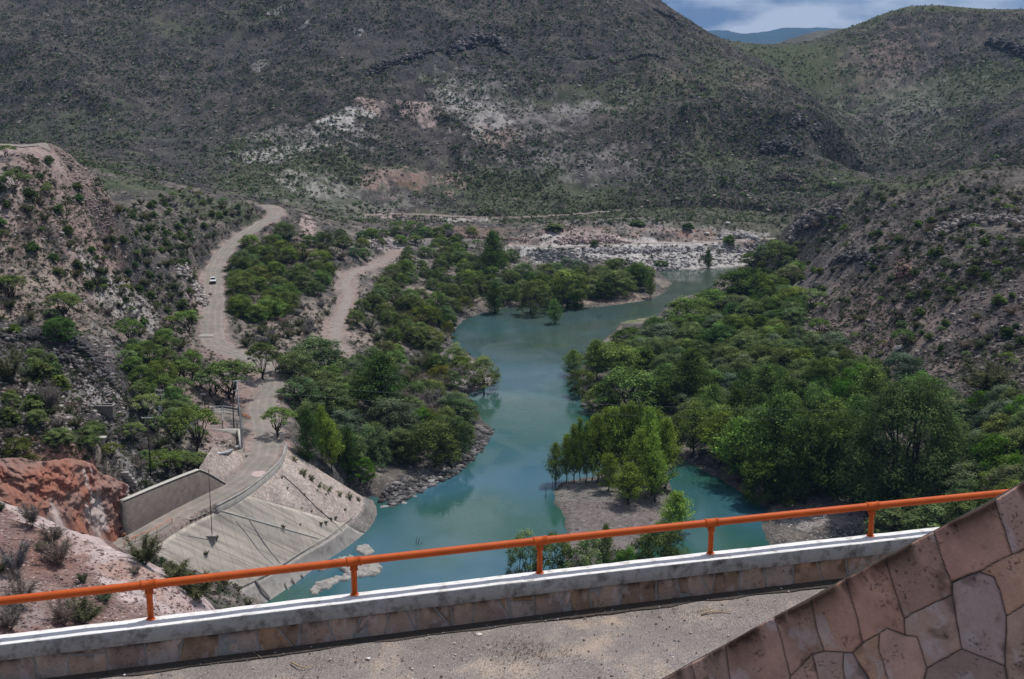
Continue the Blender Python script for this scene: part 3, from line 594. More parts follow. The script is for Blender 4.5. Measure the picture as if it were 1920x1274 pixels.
reg('cyp_b', *[t_cypress(s, *G_BR, ncard=9000) for s in (1, 2, 3)])
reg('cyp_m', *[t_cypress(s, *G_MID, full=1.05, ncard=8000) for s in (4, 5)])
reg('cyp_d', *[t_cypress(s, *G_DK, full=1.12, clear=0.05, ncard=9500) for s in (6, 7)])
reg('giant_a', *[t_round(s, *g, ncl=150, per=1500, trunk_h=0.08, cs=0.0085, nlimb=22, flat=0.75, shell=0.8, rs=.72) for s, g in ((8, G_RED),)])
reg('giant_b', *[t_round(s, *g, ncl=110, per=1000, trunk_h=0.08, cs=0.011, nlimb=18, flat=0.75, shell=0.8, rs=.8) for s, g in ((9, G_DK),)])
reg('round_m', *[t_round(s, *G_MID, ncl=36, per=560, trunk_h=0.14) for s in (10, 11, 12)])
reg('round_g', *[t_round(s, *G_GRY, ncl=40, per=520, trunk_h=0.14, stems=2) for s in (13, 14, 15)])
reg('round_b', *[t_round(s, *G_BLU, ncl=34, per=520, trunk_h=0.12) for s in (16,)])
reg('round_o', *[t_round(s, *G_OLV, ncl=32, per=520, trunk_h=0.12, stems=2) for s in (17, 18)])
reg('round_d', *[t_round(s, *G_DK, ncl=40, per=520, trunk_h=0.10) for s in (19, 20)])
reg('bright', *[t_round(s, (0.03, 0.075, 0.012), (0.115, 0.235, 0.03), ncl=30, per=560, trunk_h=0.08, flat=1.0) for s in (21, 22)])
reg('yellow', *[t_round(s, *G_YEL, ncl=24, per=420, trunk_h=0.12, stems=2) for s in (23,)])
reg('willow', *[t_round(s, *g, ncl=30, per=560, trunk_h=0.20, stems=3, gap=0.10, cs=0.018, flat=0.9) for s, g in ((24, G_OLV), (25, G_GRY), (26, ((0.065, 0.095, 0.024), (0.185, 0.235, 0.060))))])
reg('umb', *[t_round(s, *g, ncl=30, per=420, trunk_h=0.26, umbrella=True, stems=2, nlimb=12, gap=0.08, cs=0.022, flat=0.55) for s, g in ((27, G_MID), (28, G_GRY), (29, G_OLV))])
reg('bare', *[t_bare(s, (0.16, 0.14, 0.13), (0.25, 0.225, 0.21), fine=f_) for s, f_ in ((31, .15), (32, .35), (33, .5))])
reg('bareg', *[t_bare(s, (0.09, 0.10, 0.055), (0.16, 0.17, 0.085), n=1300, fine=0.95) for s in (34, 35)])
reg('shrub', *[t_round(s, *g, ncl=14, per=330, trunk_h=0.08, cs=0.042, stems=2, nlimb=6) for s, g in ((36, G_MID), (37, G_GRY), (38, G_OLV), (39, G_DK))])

NAME = {'cyp': ('cypress_tree', 'cypress'), 'giant': ('broad_tree', 'tree'), 'round_g': ('mesquite_tree', 'mesquite'), 'round_b': ('mesquite_tree', 'mesquite'), 'round': ('leafy_tree', 'tree'), 'bright': ('leafy_tree', 'tree'), 'yellow': ('leafy_shrub', 'shrub'),
        'willow': ('willow_tree', 'willow'), 'umb': ('mesquite_tree', 'mesquite'), 'bare': ('thorn_shrub', 'shrub'), 'bareg': ('thorn_shrub', 'shrub'), 'shrub': ('leafy_shrub', 'shrub')}
placed = []; allp = []
def plant_at(kind, p, hgt, wid, label, group=None, tint=1.0, small=False):
    k = kind; tr, cr = TPL[k][random.randrange(len(TPL[k]))]
    nm, cat = NAME[k] if k in NAME else NAME[k.split('_')[0]]
    e = empty(nm, p, label, cat, group, rz=random.uniform(0, 6.28))
    e.scale = (wid, wid*random.uniform(0.9, 1.1), hgt)
    o = ob('trunk', tr, e); o2 = ob('crown', cr, e)
    g = random.gauss(0, 0.07); o2.color = (tint*(1+g), tint, tint*(1-g), 1)
    placed.append((p[0], p[1], wid)); allp.append(e); return e
def plant(kind, u, v, vt, wpx, label, group=None, tint=1.0):
    """u, v: foot of the trunk; vt: top of the crown; wpx: crown width (photo pixels)"""
    p = hit(u, v); s = mpp(p); dep = PITCH + math.atan((v-PH/2)/FPX)
    wid = wpx*s*(0.98 if kind == 'cyp_b' else 1.0); hh = (v-vt)*s/math.cos(dep)
    hh = max(hh - 0.20*wid*math.sin(dep), hh*0.6)
    wid *= 1.0 if kind.startswith('cyp') else 1.02
    p = p.copy(); p[2] -= 0.05
    return plant_at(kind, p, hh*1.02, wid, label, group, tint)

hand = [
 # --- cypresses on and around the gravel bar
 ('cyp_m',1042,908,826,44,'small flat-topped cypress standing in the water at the outer tip of the gravel bar clump'),
 ('cyp_b',1076,905,797,40,'slim cypress with bare lower trunk near the tip of the gravel bar clump'),
 ('cyp_b',1098,905,793,38,'narrow dark-trunked cypress, third from the water in the gravel bar clump'),
 ('cyp_b',1120,906,778,56,'pale green cypress in the middle of the thin-trunked gravel bar row'),
 ('cyp_b',1148,900,764,74,'tall yellow-green cypress at the back of the gravel bar clump'),
 ('cyp_b',1182,898,756,60,'pointed cypress rising highest at the back of the gravel bar clump'),
 ('cyp_b',1214,908,764,60,'tall bright cypress at the back right of the gravel bar clump'),
 ('cyp_b',1246,918,786,62,'bright cypress closing the right side of the gravel bar clump'),
 ('cyp_b',1200,928,806,58,'yellow-green cypress in the centre front of the gravel bar clump'),
 ('cyp_b',1140,921,850,56,'short cypress with two thin trunks at the left front of the gravel bar clump'),
 ('cyp_b',1178,946,866,66,'small round cypress standing alone in front of the gravel bar clump'),
 ('cyp_b',1228,940,846,60,'low bright cypress under the right edge of the gravel bar clump'),
 ('cyp_b',1266,1000,912,74,'bright cypress on several trunks in the side channel just above the orange rail'),
 ('willow',984,1080,984,72,'sparse grey-green willow at the water edge left of the middle rail post'),
 ('willow',1042,1088,994,80,'sparse willow right of the middle rail post, near the parapet'),
 ('willow',1104,1095,996,92,'feathery willow below the gravel bar, seen just over the parapet'),
 ('cyp_m',1135,1096,984,34,'thin dark spire-shaped cypress poking above the orange rail'),
 ('bright',1172,1100,1018,64,'low bright green tree between the willows and the olive tree by the parapet'),
 ('round_o',1232,1092,978,116,'rounded olive-green tree just over the parapet under the side channel'),
 ('cyp_b',1062,903,814,32,'thin young cypress squeezed between the tip cypress and its slim neighbour'),
 ('cyp_b',1088,902,786,36,'very slender cypress with a long bare trunk on the water side of the clump'),
 ('cyp_b',1110,901,784,38,'slender straight cypress between the thin-trunked row and the pale green one'),
 ('cyp_b',1134,900,768,44,'slender cypress left of the tall yellow-green one at the clump back'),
 ('cyp_b',1166,898,760,46,'slender cypress between the tall yellow-green and the pointed highest one'),
 ('cyp_b',1198,898,758,46,'slender cypress just right of the pointed highest one'),
 ('cyp_b',1230,904,770,50,'slender cypress behind the right side of the gravel bar clump'),
 ('cyp_b',1222,930,812,50,'short bright cypress in the front right of the gravel bar clump'),
 # --- in and beside the river, far end
 ('cyp_d',925,518,433,62,'tall dark cypress rising alone above the left bank forest'),
 ('cyp_d',926,588,524,42,'dark cypress standing in the water at the head of the pool'),
 ('willow',1003,590,520,66,'willow leaning on a forked trunk in the pool beside the dark cypress'),
 ('cyp_m',1040,607,556,34,'little cypress standing alone in the open water of the pool'),
 ('willow',1064,575,503,82,'big yellow-green willow on the far bank behind the lone cypress in the water'),
 ('bright',1078,578,546,34,'small bright tree at the water edge below the big yellow-green willow'),
 ('cyp_m',968,572,534,22,'slim dark cypress between the pool cypress and the leaning willow'),
 ('cyp_m',1219,560,518,22,'small cypress on the stony spit where the river narrows'),
 ('cyp_d',1327,504,468,22,'single small cypress at the foot of the white quarry rubble'),
 ('round_g',1150,550,504,84,'grey-green round tree on the spit, largest of its row'),
 ('round_g',1108,552,516,52,'small grey-green tree at the left of the spit row'),
 ('round_m',1192,540,492,56,'round tree on the spit next to the narrow channel'),
 ('round_d',1130,560,528,44,'low dark tree at the shore in front of the spit row'),
 ('yellow',868,588,556,42,'yellowing shrub at the left head of the pool'),
 ('yellow',838,640,600,30,'yellow shrub on the muddy left shore of the pool'),
 ('shrub',1368,458,440,26,'round green bush on the quarry path near its right end'),
 ('shrub',1115,462,450,16,'small bush at the foot of the quarry face'),
 ('round_d',1240,500,488,26,'low dark bush at the waterline under the white rubble'),
 ('shrub',1195,425,412,30,'green bush on the slope above the quarry face'),
 ('shrub',1040,432,418,34,'green bush left above the quarry face'),
 ('shrub',1290,430,418,24,'bush above the reddish part of the quarry shelf'),
 ('round_d',1150,502,490,30,'dark bush at the left end of the waterline rubble'),
 # --- left bank by the water
 ('willow',905,730,664,74,'olive willow leaning over the water from the left bank'),
 ('willow',856,692,642,56,'yellowish willow standing behind the leaning willow on the left bank'),
 ('yellow',822,724,684,52,'round yellow-green bush left of the leaning willow'),
 ('round_o',770,718,684,50,'olive bush behind the big dark cypress on the left bank'),
 ('cyp_d',712,772,660,118,'big dark broad cypress in the middle of the left bank forest'),
 ('round_b',735,822,742,106,'bluish round tree in front of the big dark left bank cypress'),
 ('cyp_d',578,872,764,54,'dark cypress with a reddish-brown crown beside the curb wall bend'),
 ('cyp_b',604,868,762,40,'bright-sided cypress behind the brownish one beside the curb wall bend'),
 ('cyp_b',622,884,786,50,'bright green cypress, second of the row beside the stone slope'),
 ('cyp_d',652,892,800,50,'dark cypress at the right end of the row beside the stone slope'),
 ('bright',676,902,856,60,'low bright bush at the foot of the row beside the stone slope'),
 ('round_g',698,880,798,78,'grey-green tree between the row of cypresses and the dark shore stones'),
 ('round_o',812,872,786,108,'wide olive tree overhanging the dark shore stones'),
 ('round_o',856,858,778,76,'olive tree nearest to the point of the left bank'),
 ('bright',788,810,764,58,'bright green tree in the middle of the left bank forest'),
 ('round_g',850,790,736,84,'grey-green tree on the left bank behind the stony point'),
 ('bare',805,775,730,64,'grey leafless shrub behind the stony point of the left bank'),
 ('round_g',752,860,800,70,'grey-green round tree above the dark shore stones'),
 # --- along the road
 ('umb',526,818,762,68,'umbrella-shaped mesquite beside the road at the end of the curb wall'),
 ('umb',432,752,672,118,'wide mesquite casting shade on the parking ground left of the road'),
 ('umb',398,742,690,70,'smaller mesquite on the left of the shaded parking ground'),
 ('umb',492,712,640,64,'upright mesquite with a dark trunk at the roadside above the bend'),
 ('umb',520,700,662,40,'thin little mesquite right beside the upright roadside mesquite'),
 ('round_g',594,700,632,120,'broad green mesquite right of the road above the bend'),
 ('round_g',556,708,655,76,'grey-green mesquite touching the road on the right above the bend'),
 ('round_g',560,764,704,86,'domed grey-green mesquite on the right side of the road bend'),
 ('round_g',612,776,712,90,'domed grey-green mesquite second from the road bend'),
 ('round_g',600,740,690,84,'mesquite behind the two domed ones at the road bend'),
 ('umb',362,848,760,98,'large spreading mesquite with a thick trunk above the retaining wall'),
 ('umb',306,896,842,70,'spreading mesquite beside the near wooden pole'),
 ('umb',338,892,842,76,'mesquite with thin trunks between the near pole and the retaining wall'),
 ('umb',372,880,846,56,'low wide mesquite overhanging the top of the retaining wall'),
 ('umb',208,860,828,52,'small flat mesquite on the terrace behind the red cutting'),
 ('umb',170,826,796,50,'small yellow-green tree left of the terrace'),
 ('umb',248,828,790,54,'small flat mesquite in the middle of the terrace'),
 ('umb',240,648,596,62,'dark-stemmed mesquite on the shrubby slope left of the road'),
 ('umb',352,622,580,52,'grey mesquite beside the road below the pickup'),
 ('round_m',300,720,672,66,'green mesquite above the water tank slope'),
 ('round_m',268,728,684,60,'green mesquite right of the dark outcrop'),
 ('round_m',328,770,722,64,'green mesquite behind the transformer pole'),
 ('umb',272,782,736,70,'mesquite right of the concrete tank'),
 ('umb',120,596,546,66,'spreading shrub on the upper scree slope'),
 ('umb',20,560,514,66,'grey-green shrub at the left edge of the scree slope'),
 ('umb',28,362,316,50,'round shrub below the upper bench road'),
 ('umb',14,294,272,34,'little bush standing on the flat upper bench'),
 ('round_m',130,572,548,50,'green round bush in the middle of the scree slope'),
 ('shrub',78,722,676,60,'round green bush left of the dark outcrop, above the tank'),
 ('shrub',60,756,738,26,'small bright green bush on the rubble left of the tank'),
 ('round_o',38,870,818,64,'olive bush on top of the red cutting at the left'),
 ('round_g',110,830,800,60,'grey-green bush on top of the red cutting'),
 ('bare',95,770,712,54,'grey leafless shrub left of the concrete tank'),
 ('round_d',112,640,592,70,'dark shrub growing out of the dark outcrop'),
 ('bareg',20,720,660,60,'dull green thorn shrub at the left edge beside the dark outcrop'),
 # --- near left hump
 ('bareg',272,1060,1000,66,'yellow-green thorn tree on the crest of the pink mound beside the concrete apron'),
 ('bareg',330,1092,1050,60,'dull green thorn shrub on the right shoulder of the pink mound'),
 ('bareg',370,1124,1066,84,'spreading thorn shrub where the pink mound meets the parapet'),
 ('bare',60,990,935,46,'dark leafless shrub on the upper left of the pink mound'),
 ('bare',100,1018,980,56,'leafless shrub on the crest of the pink mound'),
 ('bare',30,1080,1010,60,'grey leafless shrub at the left edge of the pink mound'),
 ('bare',40,1140,1070,60,'grey leafless shrub at the left edge just above the parapet'),
 ('bare',110,1060,1002,60,'brownish leafless shrub in the middle of the pink mound'),
 ('bareg',155,1170,1118,70,'green-topped thorn shrub behind the rail left of the first post'),
 ('bare',120,1174,1120,60,'leafless shrub under the orange rail at the left'),
 ('bare',20,1180,1130,60,'leafless shrub touching the parapet at the left edge'),
 ('bareg',76,954,926,70,'grey-green shrub in the hollow below the red cutting'),
 ('bareg',140,986,952,60,'dark green shrub in the hollow below the red cutting, right of the first'),
 ('bare',190,1006,976,56,'grey leafless shrub at the foot of the red cutting'),
 ('bareg',10,900,860,60,'dull green shrub at the left edge above the pink mound'),
 # --- right bank
 ('cyp_m',1074,704,650,46,'slim layered cypress at the water edge where the right bank forest begins'),
 ('cyp_m',1120,712,636,70,'upright green cypress second from the water at the start of the right bank forest'),
 ('round_m',1160,712,640,96,'broad fresh green tree at the start of the right bank forest'),
 ('round_o',1090,742,690,60,'olive willow-like tree dipping to the water on the right bank'),
 ('round_m',1180,776,684,136,'broad layered green tree overhanging the water of the right bank'),
 ('round_m',1130,770,720,80,'green tree leaning over the dark stones of the right bank'),
 ('cyp_d',1292,760,652,90,'tall dark pointed cypress in the right bank forest'),
 ('round_d',1240,770,700,90,'dark green tree between the layered tree and the dark pointed cypress'),
 ('round_m',1330,740,690,80,'green tree right of the dark pointed cypress'),
 ('round_m',1292,612,556,104,'round green tree at the upper bend of the right bank'),
 ('round_d',1392,570,500,108,'dark broad tree on the right bank opposite the quarry'),
 ('round_m',1330,590,540,80,'green tree between the two big trees of the upper right bank'),
 ('round_m',1445,540,512,96,'domed green tree at the edge of the rocky right slope'),
 ('round_g',1462,500,452,58,'grey-green tree highest up beside the rocky crest'),
 ('round_m',1408,500,472,46,'small green tree at the upper end of the right bank forest'),
 ('round_b',1240,650,604,90,'dull green round tree on the right bank opposite the pool'),
 ('round_d',1180,650,612,74,'dark round tree above the shallow green spit'),
 ('cyp_m',1300,856,752,84,'light green cypress behind the side channel'),
 ('cyp_m',1268,850,776,56,'dark-trunked cypress at the upper end of the side channel'),
 ('cyp_b',1350,872,770,80,'bright cypress at the edge of the side channel'),
 ('cyp_b',1385,905,780,110,'large yellow-green cypress overhanging the side channel'),
 ('cyp_d',1455,925,742,140,'large dark cypress in the middle of the right bank forest'),
 ('cyp_m',1420,900,760,100,'mid green cypress behind the yellow-green one at the side channel'),
 ('round_d',1510,945,780,130,'dark shaded tree over the head of the stony beach'),
 ('round_d',1440,945,850,110,'dark low crown at the water of the side channel'),
 ('bright',1600,766,680,84,'bright green tree standing out at the top of the right bank forest'),
 ('bright',1545,760,692,64,'bright green pointed tree left of the brightest one'),
 ('bright',1580,800,710,80,'fresh green tree below the brightest one'),
 ('cyp_m',1462,745,686,46,'dark green pointed tree at the upper edge of the right bank forest'),
 ('giant_a',1700,950,708,262,'giant dark broad-crowned tree on the right bank with brownish tips'),
 ('giant_b',1580,925,770,150,'dark broad tree touching the giant one on its left'),
 ('round_b',1822,938,864,100,'bluish grey-green bush in front of the giant tree'),
 ('bright',1872,900,812,104,'yellow-green tree beside the stone stair wall'),
 ('round_b',1800,790,742,110,'bluish mesquite behind the giant tree'),
 ('round_b',1890,800,748,90,'bluish mesquite at the right edge behind the giant tree'),
 ('round_g',1900,870,800,80,'grey-green tree at the right edge'),
 ('round_g',1680,1010,940,110,'grey-green bush right of the stony beach behind the rail'),
 ('round_g',1760,1010,930,120,'grey-green bush between the last rail post and the stair wall'),
 ('round_o',1820,990,920,100,'olive green bush just left of the stair wall'),
 ('round_b',1690,722,658,84,'grey bush under the white boulder on the right slope'),
 ('bareg',1850,736,678,110,'dull thorn bush on the right slope above the giant tree'),
 ('umb',1692,650,616,46,'small yellowish mesquite on the right scree beside the white boulder'),
 ('umb',1525,570,540,56,'dark green umbrella mesquite alone on the right scree'),
 ('umb',1535,630,596,44,'olive mesquite on the right scree above the forest edge'),
]
for a in hand:
    t_ = 0.8 if 'reddish' in a[5] else 1.0
    plant(*a)

for u, v, w_ in ((198,776,22),(198,790,20),(190,782,16),(210,782,16),(283,893,9),(304,800,6),(398,812,8),(425,830,10),(440,850,8),(456,856,8),(418,790,12),(440,770,10),(235,905,8),(480,760,14),(460,760,14),(440,745,10)): q_ = hit(u, v); placed.append((q_[0], q_[1], w_))
# ---- the rest of the woods: trees scattered over world areas
def world_poly(px): return np.array([hit(u, v)[:2] for u, v in px])
def scatter(px, n, mind, seed, avoid=True, hmin=None):
    """random spots inside the photo-pixel polygon, at least mind metres apart on the ground"""
    r = np.random.default_rng(seed); poly = np.array(px, float); lo = poly.min(0); hi = poly.max(0); got = []; tries = 0
    while len(got) < n and tries < n*40:
        tries += 1; u, v = r.uniform(lo[0], hi[0]), r.uniform(lo[1], hi[1])
        if poly_sd(np.array([u]), np.array([v]), poly)[0] > 0: continue
        p = hit(u, v)
        if p[2] < 0.3: continue
        if any((p[0]-g[0])**2+(p[1]-g[1])**2 < mind*mind for g in got): continue
        if avoid and any((p[0]-g[0])**2+(p[1]-g[1])**2 < (0.36*g[2])**2 for g in placed): continue
        if line_near(p[:1], p[1:2], R1)[0][0] < 4.6 or line_near(p[:1], p[1:2], R2)[0][0] < 3.8: continue
        got.append(p)
    return got
woods = [
 # polygon, count, spacing, (kinds), (height range), width factor, label, group
 ([(1085,690),(1200,640),(1300,600),(1360,560),(1440,520),(1490,540),(1500,600),(1480,640),(1400,640),(1300,680),(1240,690),(1150,700)], 75, 3.9, ['round_m','round_g','round_d','round_g','round_b'], (4.6,7.6), 1.35, 'upper part of the right bank forest'),
 ([(1240,690),(1400,640),(1500,640),(1640,700),(1640,740),(1560,760),(1450,760),(1380,800),(1310,810),(1250,760)], 75, 3.7, ['round_g','round_m','round_b','round_o','round_g'], (4.4,7), 1.35, 'middle part of the right bank forest'),
 ([(1300,820),(1420,760),(1560,740),(1640,800),(1600,900),(1520,925),(1440,925),(1360,880)], 26, 5.0, ['cyp_m','round_m','cyp_d','round_d'], (9,14), 0.8, 'lower part of the right bank forest'),
 ([(1640,740),(1800,760),(1920,770),(1980,900),(1900,960),(1800,960),(1830,840),(1700,780)], 42, 3.8, ['round_b','round_g','round_m','bright'], (4,6.5), 1.25, 'right-hand end of the right bank forest'),
 ([(1480,450),(1500,520),(1490,580),(1420,530),(1340,520),(1400,500),(1440,470)], 10, 4.5, ['round_m','round_g'], (3.5,5.5), 1.3, 'top end of the right bank forest by the narrow channel'),
 ([(880,620),(860,600),(905,575),(1060,570),(1210,555),(1230,520),(1130,505),(1000,520),(900,540),(830,570),(800,620)], 50, 4.2, ['round_g','round_d','round_g','round_o','round_b'], (4.5,7), 1.35, 'woods round the head of the pool'),
 ([(700,640),(660,600),(700,540),(760,500),(900,470),(980,490),(900,540),(830,580),(800,640),(840,680),(800,700),(700,690)], 85, 3.8, ['round_g','round_m','round_g','bareg','round_o'], (3.8,6.2), 1.4, 'left bank woods right of the second dirt track'),
 ([(620,700),(700,690),(860,690),(870,720),(830,760),(890,790),(870,830),(760,850),(690,880),(620,860),(560,800),(560,770)], 60, 3.8, ['round_g','round_o','round_m','bare','round_g','round_b'], (4,6.5), 1.35, 'left bank woods between the road bend and the water'),
 ([(430,600),(428,520),(440,480),(520,440),(600,450),(640,480),(620,540),(560,580),(500,610)], 62, 3.8, ['round_m','round_g','round_m','bareg','round_o'], (4,6.4), 1.4, 'thicket between the two dirt roads'),
 ([(600,450),(700,440),(760,430),(900,440),(900,470),(760,490),(690,490),(640,500)], 44, 4.4, ['round_g','round_m','umb','bare'], (3.2,5), 1.4, 'thicket at the top of the second dirt track'),
 ([(450,640),(560,600),(630,640),(620,680),(540,640),(470,660)], 14, 4.0, ['bare','bareg','umb','bare'], (2.5,4), 1.3, 'bare thicket between the road junction and the second track'),
 ([(480,610),(600,560),(640,600),(560,640),(480,640)], 16, 4.0, ['bare','bareg','bare'], (2.2,3.5), 1.4, 'grey thorn patch between the two roads'),
 ([(230,660),(340,640),(370,700),(390,760),(340,830),(260,800),(240,720)], 26, 3.6, ['round_m','umb','bareg','round_g','umb'], (3,5), 1.25, 'trees on the slope behind the wooden poles'),
 ([(170,800),(260,790),(380,830),(380,880),(260,920),(230,880),(170,860)], 16, 3.6, ['umb','bare','umb','bareg'], (2.5,4), 1.2, 'low trees on the terrace above the retaining wall'),
 ([(0,680),(80,660),(200,740),(220,800),(160,830),(60,810),(0,830)], 44, 2.9, ['bareg','shrub','bare','round_g','bareg'], (1.6,3.0), 1.4, 'bushes on the slope around the concrete tank'),
 ([(0,930),(200,1010),(360,1110),(200,1150),(0,1170)], 7, 2.8, ['bare','bareg'], (1.0,1.8), 1.3, 'dry shrubs on the pink mound'),
]
KW = {'round_m': 'round mid-green tree', 'round_g': 'rounded grey-green tree', 'round_d': 'rounded dark green tree', 'round_b': 'rounded bluish-green tree', 'round_o': 'rounded olive tree', 'bare': 'leafless grey shrub',
      'bareg': 'thinly leaved dull green thorn shrub', 'umb': 'flat-topped mesquite with visible stems', 'shrub': 'low green bush', 'cyp_m': 'upright mid-green cypress', 'cyp_d': 'upright dark cypress', 'bright': 'bright green leafy tree'}
auto = []
def PL(t): return t.replace('tree', 'trees').replace('shrub', 'shrubs').replace('bush', 'bushes').replace('mesquite', 'mesquites').replace('cypress', 'cypresses')
for i, (px, cnt, mind, kinds, (h0, h1), wf, where) in enumerate(woods):
    for p in scatter(px, cnt, mind, 100+i):
        k = random.choice(kinds); h_ = random.uniform(h0, h1)*(0.75 if k in ('bare', 'bareg') else 1); p = p.copy(); p[2] -= 0.1
        auto.append((plant_at(k, p, h_, h_*wf*random.uniform(.85, 1.15), 'x', PL(KW[k]) + ' in the ' + where), k, p))
print('trees', len(placed))

# ---- countable shrubs on the near slopes, then the rest of the ground cover
near_shrubs = [([(1480,440),(1560,375),(1700,350),(1920,345),(1920,740),(1660,700),(1510,620)], 170, 2.5, 'rocky slope on the right'),
               ([(215,400),(330,350),(480,400),(420,470),(380,600),(300,660),(200,600),(140,520),(200,470)], 165, 2.6, 'shrubby slope left of the dirt road'),
               ([(0,330),(110,290),(190,380),(240,560),(100,640),(0,640)], 48, 3.2, 'pink scree slope at the left')]
for i, (px, cnt, mind, where) in enumerate(near_shrubs):
    for p in scatter(px, cnt, mind, 300+i):
        k = random.choice(['shrub', 'bareg', 'bareg', 'shrub', 'bare', 'umb']); h_ = random.uniform(1.3, 2.6)
        auto.append((plant_at(k, p, h_, h_*1.35, 'x', PL(KW[k]) + ' on the ' + where), k, p))
print('trees+shrubs', len(placed))
LM = [(400,527,'the pickup'),(515,400,'the hairpin of the upper road'),(440,455,'the long pale kerb'),(400,630,'the slab across the road'),(430,700,'the wide parking mesquite'),(198,765,'the concrete tank'),(283,850,'the near pole'),(303,750,'the transformer pole'),(110,650,'the dark outcrop'),
 (375,880,'the retaining wall'),(60,280,'the upper bench'),(130,480,'the middle of the pink scree'),(300,430,'the middle of the shrubby slope'),(150,920,'the red cutting'),(272,1040,'the crest thorn tree'),(60,1100,'the pink mound'),(650,560,'the second track'),(740,480,'the top of the second track'),
 (594,680,'the broad roadside mesquite'),(560,740,'the domed mesquite'),(712,730,'the big dark left bank cypress'),(735,800,'the bluish left bank tree'),(600,830,'the row by the stone slope'),(812,850,'the wide olive tree'),(905,700,'the leaning left bank willow'),(925,475,'the tall lone dark cypress'),
 (926,560,'the pool cypress'),(1064,540,'the big yellow-green willow'),(1150,530,'the stony spit'),(840,560,'the left head of the pool'),(780,620,'the middle of the left bank'),(1075,680,'the layered waterside cypress'),(1180,730,'the broad layered tree'),(1292,700,'the tall pointed cypress'),
 (1292,585,'the tree at the upper bend'),(1392,535,'the dark broad tree opposite the quarry'),(1445,525,'the domed tree by the rocks'),(1240,630,'the dull tree opposite the pool'),(1400,680,'the middle of the right bank'),(1385,850,'the yellow-green channel cypress'),(1455,830,'the large dark channel cypress'),
 (1600,720,'the brightest tree'),(1700,830,'the giant tree'),(1822,900,'the bluish bush by the giant'),(1880,780,'the right edge of the wood'),(1688,655,'the white boulder'),(1525,555,'the lone umbrella mesquite'),(1500,410,'the jagged rock crest'),(1697,500,'the reddish standing slab'),(1820,405,'the broken rock rib'),
 (1600,590,'the middle of the right scree'),(1850,600,'the right edge of the scree'),(1700,360,'the brow of the right slope'),(520,500,'the thicket between the roads'),(540,600,'the grey thorn patch'),(532,893,'the top of the slope joint'),(594,952,'the middle of the slope joint'),(641,996,'the foot of the slope joint'),(398,1010,'the rusty rod'),(680,940,'the water end of the stone slope'),(548,860,'the curb wall bend'),(230,600,'the white slanting ledges'),(330,560,'the pale roadside crags')]
ORD = ['nearest', 'second', 'third', 'fourth', 'fifth', 'sixth', 'seventh', 'eighth', 'ninth', 'tenth', 'eleventh', 'twelfth']
DIRW = ['right of', 'up and right of', 'above', 'up and left of', 'left of', 'down and left of', 'below', 'down and right of']
KS = {'tuft': 'tiny weed tuft', 'edge': 'grass-like shrub','round_m': 'round mid-green tree', 'round_g': 'grey-green tree', 'round_d': 'dark round tree', 'round_b': 'bluish tree', 'round_o': 'olive tree', 'bare': 'leafless grey shrub', 'bareg': 'dull thorn shrub', 'umb': 'flat-topped mesquite', 'shrub': 'low green bush', 'cyp_m': 'mid-green cypress', 'cyp_d': 'dark cypress', 'bright': 'bright green tree'}
def autolabel(auto, extra=''):
    grp = {}
    for e_, k_, p_ in auto:
        u_, v_, _ = proj(p_); i_ = min(range(len(LM)), key=lambda i: (LM[i][0]-u_)**2+(LM[i][1]-v_)**2); dd = math.hypot(LM[i_][0]-u_, LM[i_][1]-v_)
        sec = int(round(math.degrees(math.atan2(LM[i_][1]-v_, u_-LM[i_][0]))/45)) % 8; grp.setdefault((k_, i_, sec), []).append((dd, e_))
    for (k_, i_, sec), lst in grp.items():
        for j_, (dd, e_) in enumerate(sorted(lst, key=lambda q: q[0])): e_['label'] = (ORD[min(j_, 11)]+' ' if len(lst) > 1 else '') + KS[k_] + ' ' + DIRW[sec] + ' ' + LM[i_][2]
autolabel(auto)

def merge(tmpl, pos, scl, tint, r, tilt=0.0):
    """many small copies in one mesh. tmpl: list of (V, F, col)"""
    VV, FF, CC = [], [], []; off = 0; which = r.integers(0, len(tmpl), len(pos))
    for k, (V, F, c) in enumerate(tmpl):
        s = which == k; m_ = int(s.sum())
        if not m_: continue
        a = r.uniform(0, 6.283, m_); ca, sa = np.cos(a)[:, None], np.sin(a)[:, None]
        sx = scl[s]
        X = V[None, :, 0]*sx[:, 0:1]; Y = V[None, :, 1]*sx[:, 1:2]; Z = V[None, :, 2]*sx[:, 2:3]
        W_ = np.stack([X*ca-Y*sa, X*sa+Y*ca, Z], -1) + pos[s][:, None, :]
        VV.append(W_.reshape(-1, 3)); CC.append((c[None]*tint[s][:, None, :]).reshape(-1, 3))
        FF.append((F[None] + (np.arange(m_)*len(V))[:, None, None]).reshape(-1, F.shape[1]) + off); off += m_*len(V)
    return np.concatenate(VV), np.concatenate(FF), np.concatenate(CC)
def tiny_bush(seed, n, s, tall=0.75):
    r = np.random.default_rng(seed); d = r.normal(0, 1, (n, 3)); d /= np.linalg.norm(d, axis=1)[:, None]; d[:, 2] = np.abs(d[:, 2])
    lob = r.normal(0, 0.16, (5, 3))*np.array([1, 1, .4])
    c = d*0.36*r.uniform(0.4, 1.1, (n, 1))*np.array([1, 1, 1.1]) + lob[r.integers(0, 5, n)] + np.array([0, 0, 0.16])
    return cards(c, d, np.full(n, s)*r.uniform(0.6, 1.4, n), np.ones((n, 3))*r.uniform(0.6, 1.3, (n, 1))*(0.75+0.5*np.clip(c[:, 2:3], 0, 1)), r)
